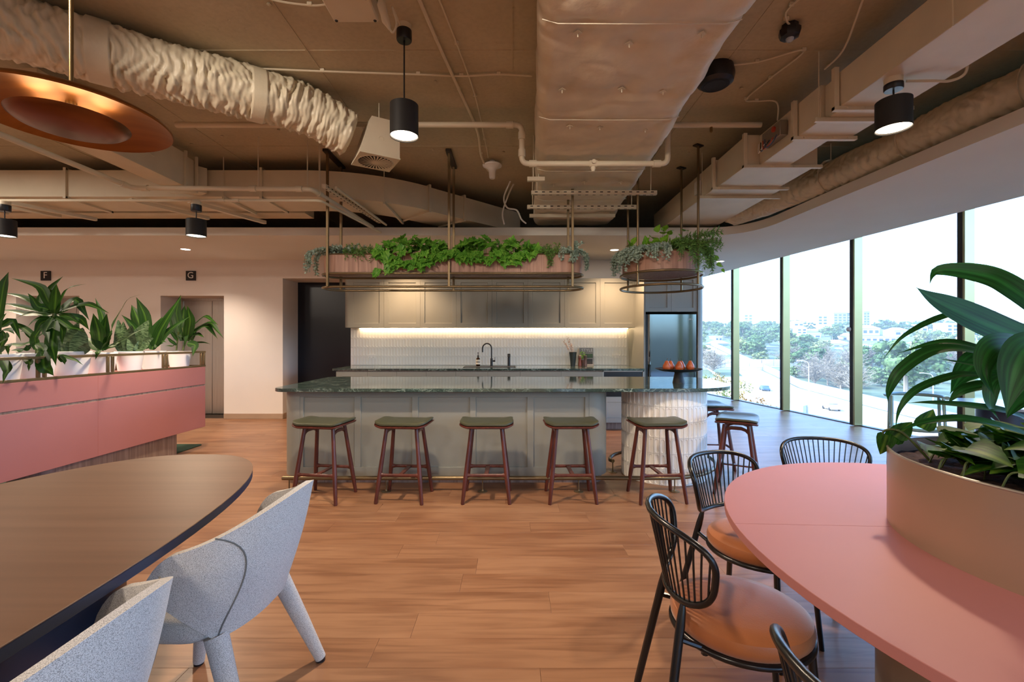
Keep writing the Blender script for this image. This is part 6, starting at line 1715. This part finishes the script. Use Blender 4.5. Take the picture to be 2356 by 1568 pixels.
mb.grid(lambda i, j: (xsg[j], ysg[i], gz(ysg[i]) + (1.2 * nz(xsg[j] * .02, ysg[i] * .03, 0) if ysg[i] > 150 else 0) - .05), len(ysg), len(xsg))
gr = struct(mb.build('terrain', m_hill)); gr['label'] = 'green hillside beyond the windows'
A_, B_ = Vector((86, 153)), Vector((70, 83))
rd = []
for s_ in (-1, 1):
    pass
mb = MB()
pathc = smooth_path([(104, 240, 0), (86, 153, 0), (77, 112, 0), (70, 83, 0), (66, 55, 0), (64, 20, 0)], 8)
def road_strip(mb, off0, off1, z0, z1=None):
    L_ = []; n = len(pathc)
    for i in range(n):
        d = (pathc[min(i + 1, n - 1)] - pathc[max(i - 1, 0)]).normalized(); nn = Vector((-d.y, d.x, 0))
        if nn.x > 0: nn = -nn
        
        o1 = off1 if off1 < 60 else off1 + (9 - off1) * max(0.0, min(1.0, (pathc[i].y - 112) / 34))
        L_.append((pathc[i] + nn * off0, pathc[i] + nn * o1))
    return L_
L_ = road_strip(mb, 0, 75, 0)
vs = []; fs = []
for a, b in L_: vs += [(a.x, a.y, gz(a.y) + .05), (b.x, b.y, gz(b.y) + .05)]
for i in range(len(L_) - 1): fs.append((2 * i, 2 * i + 1, 2 * i + 3, 2 * i + 2))
mb.add(vs, fs); rdo = struct(mb.build('road', m_road)); rdo['label'] = 'pale sunlit motorway below the windows'
def wall_along(name, off, th, h_, mat, label, cat, zoff=0):
    mb = MB(); Q = road_strip(mb, off, off + th, 0); vs = []; fs = []
    for a, b in Q: vs += [(a.x, a.y, gz(a.y) + zoff), (a.x, a.y, gz(a.y) + h_), (b.x, b.y, gz(b.y) + h_), (b.x, b.y, gz(b.y) + zoff)]
    for i in range(len(Q) - 1):
        for k in range(4): fs.append((4 * i + k, 4 * i + (k + 1) % 4, 4 * i + 4 + (k + 1) % 4, 4 * i + 4 + k))
    mb.add(vs, fs); c = Q[len(Q) // 2][0]
    return tag(mb.build(name, mat), label, cat)
wall_along('noise_barrier', -1.0, .3, 2.2, m_barrier, 'violet noise barrier along the far side of the motorway', 'barrier')
wall_along('guard_rail', 18, .3, .9, m_houseg, 'low dark guard rail in the middle of the motorway', 'barrier', .3)
# bridge parapet and sign board
t = thing('overpass', 'pale overpass with a panelled parapet crossing the road', 'bridge', (84, 160, -10))
MB().box((84, 162, -8.6), (56, 3, 1.6)).build('deck', m_housew, t, True)
for k in range(12): MB().box((60 + 4.3 * k, 160.3, -6.4), (4.0, .3, 2.6), .05).build('parapet_panel', m_housew, t, True)
for k in range(4): MB().box((64 + 13 * k, 162, -12), (1.4, 1.4, 5)).build('pier', m_houseg, t, True)
t = thing('road_sign', 'large pale road sign seen from behind beside the motorway', 'sign', at(1852, 955, 58))
c = at(1852, 943, 58)
MB().box(c + Vector((0, 0, 0)), (1.7, .12, 1.25), .03, rz=.7).build('sign_board', m_houseg, t, True)
for s_ in (-.5, .5): MB().cyl((c.x + s_, c.y + .2, -12), (c.x + s_, c.y + .2, c.z + .5), .08, n=8).build('post', m_houseg, t, True)
def lamp_post(px, ytop, Y, label):
    p = at(px, ytop, Y); g = gz(Y)
    t = thing('street_light', label, 'street light', (p.x, Y, g), group='street lights on the motorway')
    H_ = p.z - g
    MB().cyl((0, 0, 0), (0, 0, H_), .13, .08, 8).build('pole', m_housew, t)
    MB().tube(smooth_path([(0, 0, H_), (-.5, 0, H_ + .7), (-2.2, 0, H_ + 1.0)], 5), .07, 6).box((-2.5, 0, H_ + 1.0), (.9, .3, .15), .03).build('lamp_arm', m_housew, t)
lamp_post(1861, 838, 115, 'street light rising in front of the bare trees'); lamp_post(2147, 868, 100, 'street light behind the plant leaves')
def car(label, x, y, rz, c):
    t = thing('car', label, 'car', (x, y, gz(y) + .06), rz)
    m_ = M('car_paint', c, .3)
    pr = [(-2.1, .35), (-2.1, .75), (-1.2, .88), (-.7, 1.38), (.7, 1.40), (1.35, .92), (2.0, .80), (2.12, .36)]
    mb = MB(); n = len(pr); mb.add([(x_, -.85, z_) for x_, z_ in pr] + [(x_, .85, z_) for x_, z_ in pr], [tuple(range(n)), tuple(range(2 * n - 1, n - 1, -1))] + [(i, (i + 1) % n, n + (i + 1) % n, n + i)[::-1] for i in range(n)])
    mb.build('body', m_, t)
    MB().box((0, 0, 1.12), (1.9, 1.72, .34), .12).build('window_band', m_wind, t)
    for sx in (-1.3, 1.3):
        for sy in (-.8, .8): MB().cyl((sx, sy - .1, .33), (sx, sy + .1, .33), .33, n=16).build('wheel', m_black, t)
p = at(1750, 897, 124); car('dark blue car on the motorway seen between the first mullions', p.x, 122, radians(75), '#3E5468')
p = at(1912, 943, 88); car('white car on the motorway near the road sign', p.x, 88, radians(78), '#D8D8D4')

# trees: six crowns, each on its own trunk
rt = random.Random(4)
def ico(c, r, rnd, mb, sub=1, sq=.8):
    ph = (1 + 5 ** .5) / 2
    V = [Vector(v).normalized() for v in ((-1, ph, 0), (1, ph, 0), (-1, -ph, 0), (1, -ph, 0), (0, -1, ph), (0, 1, ph), (0, -1, -ph), (0, 1, -ph), (ph, 0, -1), (ph, 0, 1), (-ph, 0, -1), (-ph, 0, 1))]
    Fc = [(0, 11, 5), (0, 5, 1), (0, 1, 7), (0, 7, 10), (0, 10, 11), (1, 5, 9), (5, 11, 4), (11, 10, 2), (10, 7, 6), (7, 1, 8), (3, 9, 4), (3, 4, 2), (3, 2, 6), (3, 6, 8), (3, 8, 9), (4, 9, 5), (2, 4, 11), (6, 2, 10), (8, 6, 7), (9, 8, 1)]
    for _ in range(sub):
        mid = {}; F2 = []
        def m(a, b):
            k = (min(a, b), max(a, b))
            if k not in mid: mid[k] = len(V); V.append(((V[a] + V[b]) / 2).normalized())
            return mid[k]
        for a, b, c_ in Fc:
            x, y, z = m(a, b), m(b, c_), m(c_, a); F2 += [(a, x, z), (b, y, x), (c_, z, y), (x, y, z)]
        Fc = F2
    s0 = rnd.uniform(0, 50)
    mb.add([Vector(c) + Vector((v.x, v.y, v.z * sq)) * r * (1 + .6 * nz(v.x * 2.2 + s0, v.y * 2.2, v.z * 2.2)) for v in V], Fc)
def crown(kind, seed):
    rnd = random.Random(seed); mb = MB()
    def clump(c, r, n, sq=.85, ls=.030):
        c = Vector(c); ico(c, r * .78, rnd, mb, 0, sq)
        for _ in range(n):
            u = Vector((rnd.gauss(0, 1), rnd.gauss(0, 1), rnd.gauss(.15, 1))).normalized()
            p = c + Vector((u.x, u.y, u.z * sq)) * r * rnd.uniform(.75, 1.12)
            d = (u.orthogonal().normalized() + u * rnd.uniform(-.5, .9)).normalized(); d.rotate(Matrix.Rotation(rnd.uniform(0, 6.28), 3, u)); e = d.cross(u + Vector((rnd.uniform(-.6, .6), rnd.uniform(-.6, .6), rnd.uniform(-.6, .6)))).normalized()
            l = ls * rnd.uniform(.6, 1.4)
            mb.add([p - d * l, p + e * l * .7, p + d * l, p - e * l * .7], [(0, 1, 2, 3)])
    if kind == 'round':
        for _ in range(34):
            a = rnd.uniform(0, 6.28); h_ = rnd.uniform(.30, 1.0); rr = sqrt(max(0, 1 - ((h_ - .55) / .5) ** 2)) * rnd.uniform(.35, 1.0) * .44
            clump((rr * cos(a), rr * sin(a), h_ * .9), rnd.uniform(.08, .15), 44)
    elif kind == 'umbrella':
        for _ in range(32):
            a = rnd.uniform(0, 6.28); rr = sqrt(rnd.random()) * .54
            clump((rr * cos(a), rr * sin(a), .82 - .25 * rr + rnd.uniform(-.05, .05)), rnd.uniform(.06, .125), 40, .6)
    elif kind == 'cone':
        for k in range(26):
            h_ = k / 26; a = k * 2.4; rr = .18 * (1 - h_)
            clump((rr * cos(a), rr * sin(a), .15 + h_ * .8), .04 + .12 * (1 - h_), 36, 1.1, .022)
    else:      # bare: fans of thin branches
        for _ in range(170):
            a = rnd.uniform(0, 6.28); el = rnd.uniform(.25, 1.5); L = rnd.uniform(.3, .75)
            b = Vector((0, 0, rnd.uniform(.15, .45))); e = b + Vector((cos(a) * cos(el), sin(a) * cos(el), sin(el))) * L
            mb.tube([b, b.lerp(e, .5) + Vector((0, 0, .03)), e], [.008, .006, .003], 3)
            for _2 in range(7):
                f = b.lerp(e, rnd.uniform(.35, 1)); g_ = f + Vector((rnd.uniform(-1, 1), rnd.uniform(-1, 1), rnd.uniform(-.2, 1))) * .12
                mb.tube([f, g_], [.0045, .002], 3)
    return mb
variants = []
trunk = MB().tube([(0, 0, -.1), (.01, 0, .25), (0, .01, .55)], [.035, .028, .015], 6).mesh('trunk', m_trunk)
for kind, mat, nvar in (('round', m_trees, 3), ('round', m_trees2, 2), ('umbrella', m_trees, 2), ('cone', m_dark, 1), ('bare', m_bare, 2)):
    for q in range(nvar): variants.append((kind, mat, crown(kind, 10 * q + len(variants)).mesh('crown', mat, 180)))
tlab = {'round': 'round bushy tree on the hillside beyond the windows', 'umbrella': 'wide flat topped tree on the hillside beyond the windows', 'cone': 'dark pointed conifer beyond the motorway', 'bare': 'leafless winter tree beside the motorway'}
placed = []
def crown_r(vi, h_, wsc): return h_ * wsc * {'round': .50, 'umbrella': .60, 'cone': .26, 'bare': .42}[variants[vi][0]]
def tree(vi, x, y, h_, wsc=1.0, label=None):
    r0 = crown_r(vi, h_, wsc)
    if any((x - a) ** 2 + (y - b) ** 2 < ((r0 + c) * .86) ** 2 for a, b, c in placed): return None
    if y < 240:
        bxs = [(20, 64), (55, 66), (83, 70), (112, 77), (153, 86), (240, 104)]
        for (ya_, xa_), (yb_, xb_) in zip(bxs[:-1], bxs[1:]):
            if ya_ <= y <= yb_: bx_ = xa_ + (xb_ - xa_) * (y - ya_) / (yb_ - ya_)
        if not (x - r0 > bx_ + 1.6 or (y > 150 and x + r0 < bx_ - 10 and abs(y - 162) > r0 + 3)): return None
    if any(abs(x - a) < c + r0 * .8 and b - 1 - r0 * .8 < y < b + 14 + r0 * .5 for a, b, c in occupied): return None
    placed.append((x, y, r0))
    kind, mat, me = variants[vi]
    px = 1178 + F * x / y
    bay = 'first window' if px < 1690 else 'second window' if px < 1812 else 'third window' if px < 1978 else 'fourth window' if px < 2230 else 'rightmost window'
    band = 'low beside the motorway' if y < 185 else 'on the lower slope' if y < 240 else 'halfway up the slope' if y < 310 else 'near the skyline'
    if label is None: label = {'round': 'round bushy tree', 'umbrella': 'wide flat topped tree', 'cone': 'dark pointed conifer', 'bare': 'leafless winter tree'}[kind] + ' ' + band + ' in the ' + bay
    t = thing('tree' if kind != 'bare' else 'bare_tree', label or tlab[kind], 'tree', (x, y, gz(y) - .3), rt.uniform(0, 6.28), label.replace(' tree ', ' trees ').replace(' conifer ', ' conifers '))
    t.scale = (h_ * wsc, h_ * wsc, h_)
    link('crown', me, t); link('trunk', trunk, t)
    return t
by_kind = {k: [i for i, v in enumerate(variants) if v[0] == k] for k in tlab}
occupied = []
def houses_at(px, py, Y, wpx, hpx, mat, roof, rows, label, depth=8, flat=False):
    top = at(px, py, Y); sc_ = Y / F; W_, H_ = wpx * sc_, hpx * sc_
    z0 = top.z - H_; g = min(z0, gz(Y)) - .5
    t = thing('house' if hpx < 26 else 'apartment_block', label, 'building', (top.x, Y + depth / 2, g))
    MB().box2((-W_ / 2, -depth / 2, 0), (W_ / 2, depth / 2, top.z - g)).build('wall', mat, t)
    if flat: MB().box2((-W_ / 2 - .3, -depth / 2 - .3, top.z - g), (W_ / 2 + .3, depth / 2 + .3, top.z - g + .5)).build('roof', roof, t)
    else:
        hr = W_ * .16 + .6; zt = top.z - g; e = .5
        mb = MB(); mb.add([(-W_ / 2 - e, -depth / 2 - e, zt), (W_ / 2 + e, -depth / 2 - e, zt), (W_ / 2 + e, depth / 2 + e, zt), (-W_ / 2 - e, depth / 2 + e, zt), (-W_ / 4, 0, zt + hr), (W_ / 4, 0, zt + hr)], [(0, 1, 5, 4), (1, 2, 5), (2, 3, 4, 5), (3, 0, 4), (3, 2, 1, 0)]); mb.build('roof', roof, t)
    nwin = max(2, int(W_ / 3.2))
    vis = H_ - .6
    for r_ in range(rows):
        zc_ = top.z - g - .5 - (r_ + .5) * vis / rows
        for q in range(nwin):
            MB().box((-W_ / 2 + (q + .5) * W_ / nwin, -depth / 2 - .02, zc_), (W_ / nwin * .6, .14, vis / rows * .55)).build('window', m_wind, t)
    occupied.append((top.x, Y, W_ / 2 + 2))
houses_at(1903, 724, 420, 34, 60, m_housew, m_housew, 7, 'tall white apartment tower on the skyline left of the third mullion', 18, True)
houses_at(1722, 722, 480, 20, 40, m_housec, m_housec, 6, 'single hazy cream tower on the skyline', 14, True)
houses_at(1893, 725, 360, 22, 22, m_housec, m_housew, 3, 'cream apartment block below the tall tower', 14, True)
houses_at(1938, 720, 400, 40, 26, m_houseg, m_houseg, 4, 'grey apartment block right of the white tower', 16, True)
houses_at(1994, 717, 380, 14, 32, m_houseg, m_houseg, 5, 'narrow grey block at the third mullion', 12, True)
houses_at(2273, 716, 370, 40, 26, m_housew, m_housew, 4, 'white block on the skyline at the right', 14, True)
houses_at(2192, 744, 300, 26, 26, m_housew, m_housew, 3, 'white block with dark windows behind the tall leaves', 10, True)
houses_at(1866, 768, 285, 46, 16, m_housew, m_housew, 2, 'long white house in the middle of the hillside', 9, True)
houses_at(1845, 754, 300, 22, 14, m_housew, m_rooft, 2, 'white hillside house with a hipped roof', 9)
houses_at(1828, 756, 305, 16, 12, m_houseg, m_roofg, 2, 'small grey hillside house beside the hipped one', 8)
houses_at(2020, 775, 262, 86, 18, m_housew, m_housew, 2, 'long white terrace with two rows of windows', 10, True)
houses_at(2004, 755, 300, 40, 14, m_housec, m_rooft, 1, 'cream house with a red roof above the long terrace', 9)
houses_at(2075, 760, 290, 34, 12, m_housew, m_roofg, 1, 'white house with a grey roof above the long terrace', 9)
houses_at(2002, 798, 230, 26, 16, m_housew, m_roofg, 2, 'small white house below the long terrace', 8)
houses_at(2070, 806, 225, 40, 14, m_houseg, m_rooft, 1, 'grey house with a red roof among the trees', 8)
houses_at(1935, 790, 240, 40, 12, m_housec, m_rooft, 1, 'cream house with a wide red roof in the middle window', 9)
houses_at(1952, 772, 275, 26, 12, m_housew, m_rooft, 1, 'small white house with a red roof near the third mullion', 8)
houses_at(1945, 805, 225, 20, 12, m_housew, m_roofg, 1, 'low white house behind the bare trees', 8)
houses_at(1660, 790, 240, 34, 16, m_houseg, m_roofg, 2, 'grey house in the first window left of the first mullion', 9)
houses_at(1654, 774, 270, 16, 10, m_housew, m_housew, 1, 'white flat roofed house in the first window', 8, True)
houses_at(1780, 800, 225, 34, 10, m_housew, m_roofg, 1, 'long low white building in the second window', 9, True)
houses_at(1838, 742, 340, 22, 8, m_housec, m_rooft, 1, 'cream house high on the hill in the third window', 9)
houses_at(2120, 752, 320, 30, 10, m_housew, m_rooft, 1, 'white house high on the hill behind the leaves', 9)
houses_at(2230, 772, 260, 36, 14, m_housec, m_roofg, 1, 'cream house with a grey roof behind the mullion at the right', 9)
houses_at(2330, 752, 300, 34, 12, m_housew, m_rooft, 1, 'white house with a red roof at the far right', 9)
houses_at(2130, 790, 240, 30, 12, m_housew, m_roofg, 1, 'white house with a grey roof left of the right mullion', 8)
def free(x, y, r_): return all((x - a) ** 2 + ((y - b) * 1.0) ** 2 > (c + r_) ** 2 or y > b + 4 for a, b, c in occupied)
for px, Y, h_, k, w_, lab in ((2085, 118, 15, 'round', 1.15, 'largest spreading green tree between the third and fourth mullions'), (1752, 145, 11.5, 'round', 1.2, 'full green tree in the middle of the second window'), (2004, 96, 5.5, 'cone', 1.0, 'small dark conifer by the motorway bend'), (2010, 130, 10, 'round', 1.1, 'green tree just right of the third mullion'), (2160, 120, 10, 'round', 1.2, 'green tree behind the plant leaves'),
                          (1648, 156, 10, 'round', 1.2, 'olive green tree at the left edge of the first window'), (2300, 120, 10, 'round', 1.3, 'green tree behind the far right mullion')):
    vi = by_kind[k][1 if k == 'round' else 0]
    tree(vi, (px - 1178) / F * Y, Y, h_, w_, lab)
for px, Y in ((1830, 138), (1850, 134), (1875, 130), (1893, 124), (1915, 121), (1935, 117), (1950, 113), (1965, 110), (1720, 150), (1790, 146), (1700, 152), (1905, 133), (1870, 140), (1945, 126)):
    tree(rt.choice(by_kind['bare']), (px - 1178) / F * Y, Y, rt.uniform(8, 10), rt.uniform(.9, 1.2))
cnt = 0; tries = 0
while cnt < 270 and tries < 14000:
    tries += 1
    f = rt.random(); y = 150 + 260 * f ** 1.15
    px = rt.uniform(1600, 2380); x = (px - 1178) / F * y
    if y > 150 and x < 0: continue
    h_ = rt.uniform(5.5, 9.5) if y > 190 else rt.uniform(7, 10)
    # keep sight of the houses: skip trees standing just in front of one
    bad = False
    for a, b, c in occupied:
        if b - 60 < y < b + 2 and abs(x * b / y - a) < c + h_ * .3:
            top_py = 784 + F * (EYE - gz(y) - h_) / y
            bad = True; break
    if bad: continue
    if not free(x, y, h_ * .35): continue
    r_ = rt.random()
    if y < 175: vi = rt.choice(by_kind['bare'] if r_ < .55 else by_kind['round'])
    else: vi = rt.choice(by_kind['round'] if r_ < .78 else by_kind['umbrella'] if r_ < .96 else by_kind['cone'])
    if tree(vi, x, y, h_, rt.uniform(.9, 1.35)): cnt += 1
for k in range(900):
    y = rt.uniform(126, 300); px = rt.uniform(1600, 2370); x = (px - 1178) / F * y
    if not free(x, y, 1.5) or any(b - 40 < y < b + 2 and abs(x * b / y - a) < c + 1 for a, b, c in occupied): continue
    if sum(1 for _ in placed) > 345: break
    tree(rt.choice(by_kind['round']), x, y, rt.uniform(3.2, 5.5), rt.uniform(1.0, 1.5))
# flowering shrubs just below the windows
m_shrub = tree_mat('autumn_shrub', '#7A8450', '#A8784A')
sh_me = []
for q in range(3):
    rnd = random.Random(50 + q); mb = MB()
    for _ in range(120):
        a = rnd.uniform(0, 6.28); el = rnd.uniform(0.1, 1.5); r_ = rnd.uniform(.4, 1.0); c = Vector((cos(a) * cos(el), sin(a) * cos(el), sin(el))) * r_; d = Vector((rnd.uniform(-1, 1), rnd.uniform(-1, 1), rnd.uniform(-1, 1))).normalized(); e = d.orthogonal().normalized(); s_ = rnd.uniform(.05, .12)
        mb.add([c - d * s_, c + e * s_ * .6, c + d * s_, c - e * s_ * .6], [(0, 1, 2, 3)])
    sh_me.append(mb.mesh('foliage', m_shrub))
for k, (px, py, Y) in enumerate(((1620, 870, 40), (1640, 880, 42), (1662, 872, 44), (1668, 900, 36), (1705, 880, 40), (1712, 925, 34), (1735, 935, 34), (1752, 920, 36), (1770, 940, 34), (1650, 862, 48), (1698, 900, 38))):
    p = at(px, py, Y)
    t = thing('shrub', 'sparse autumn shrub just below the windows', 'shrub', (p.x, Y, p.z - 1.0), rt.uniform(0, 6), 'shrubs below the windows')
    o = link('foliage', sh_me[k % 3], t); o.scale = (1.1, 1.1, 1.3); MB().cyl((0, 0, -3), (0, 0, .6), .03, n=5).build('stem', m_trunk, t)

# sunlit haze over the valley
m_h = bpy.data.materials.new('valley_haze'); m_h.use_nodes = True
hn = m_h.node_tree; hn.nodes.remove(hn.nodes['Principled BSDF'])
vsn = hn.nodes.new('ShaderNodeVolumeScatter'); vsn.inputs['Color'].default_value = (0.90, 0.96, 1.0, 1); vsn.inputs['Density'].default_value = 0.0005; vsn.inputs['Anisotropy'].default_value = 0.2
hn.links.new(vsn.outputs[0], hn.nodes['Material Output'].inputs['Volume'])
hz = MB().box2((14, 22, -16), (760, 640, 48)).build('outside_haze', m_h); hz['kind'] = 'stuff'; hz['label'] = 'thin bright haze lying over the valley'

t = thing('sun_catcher', 'small white ball hanging on strings beside the third mullion', 'ornament', at(1953, 757, 7.30))
MB().lathe([(0, -.040), (.022, -.033), (.036, -.014), (.038, 0), (.036, .014), (.022, .033), (0, .040)], n=24, caps=False).build('ball', m_white, t)
for k in (-1, 1): MB().cyl((k * .012, 0, .03), (k * .02, 0, .25), .0015, n=5).build('string', m_black, t)
MB().box((.05, 0, .25), (.14, .006, .006)).build('hook', m_black, t)
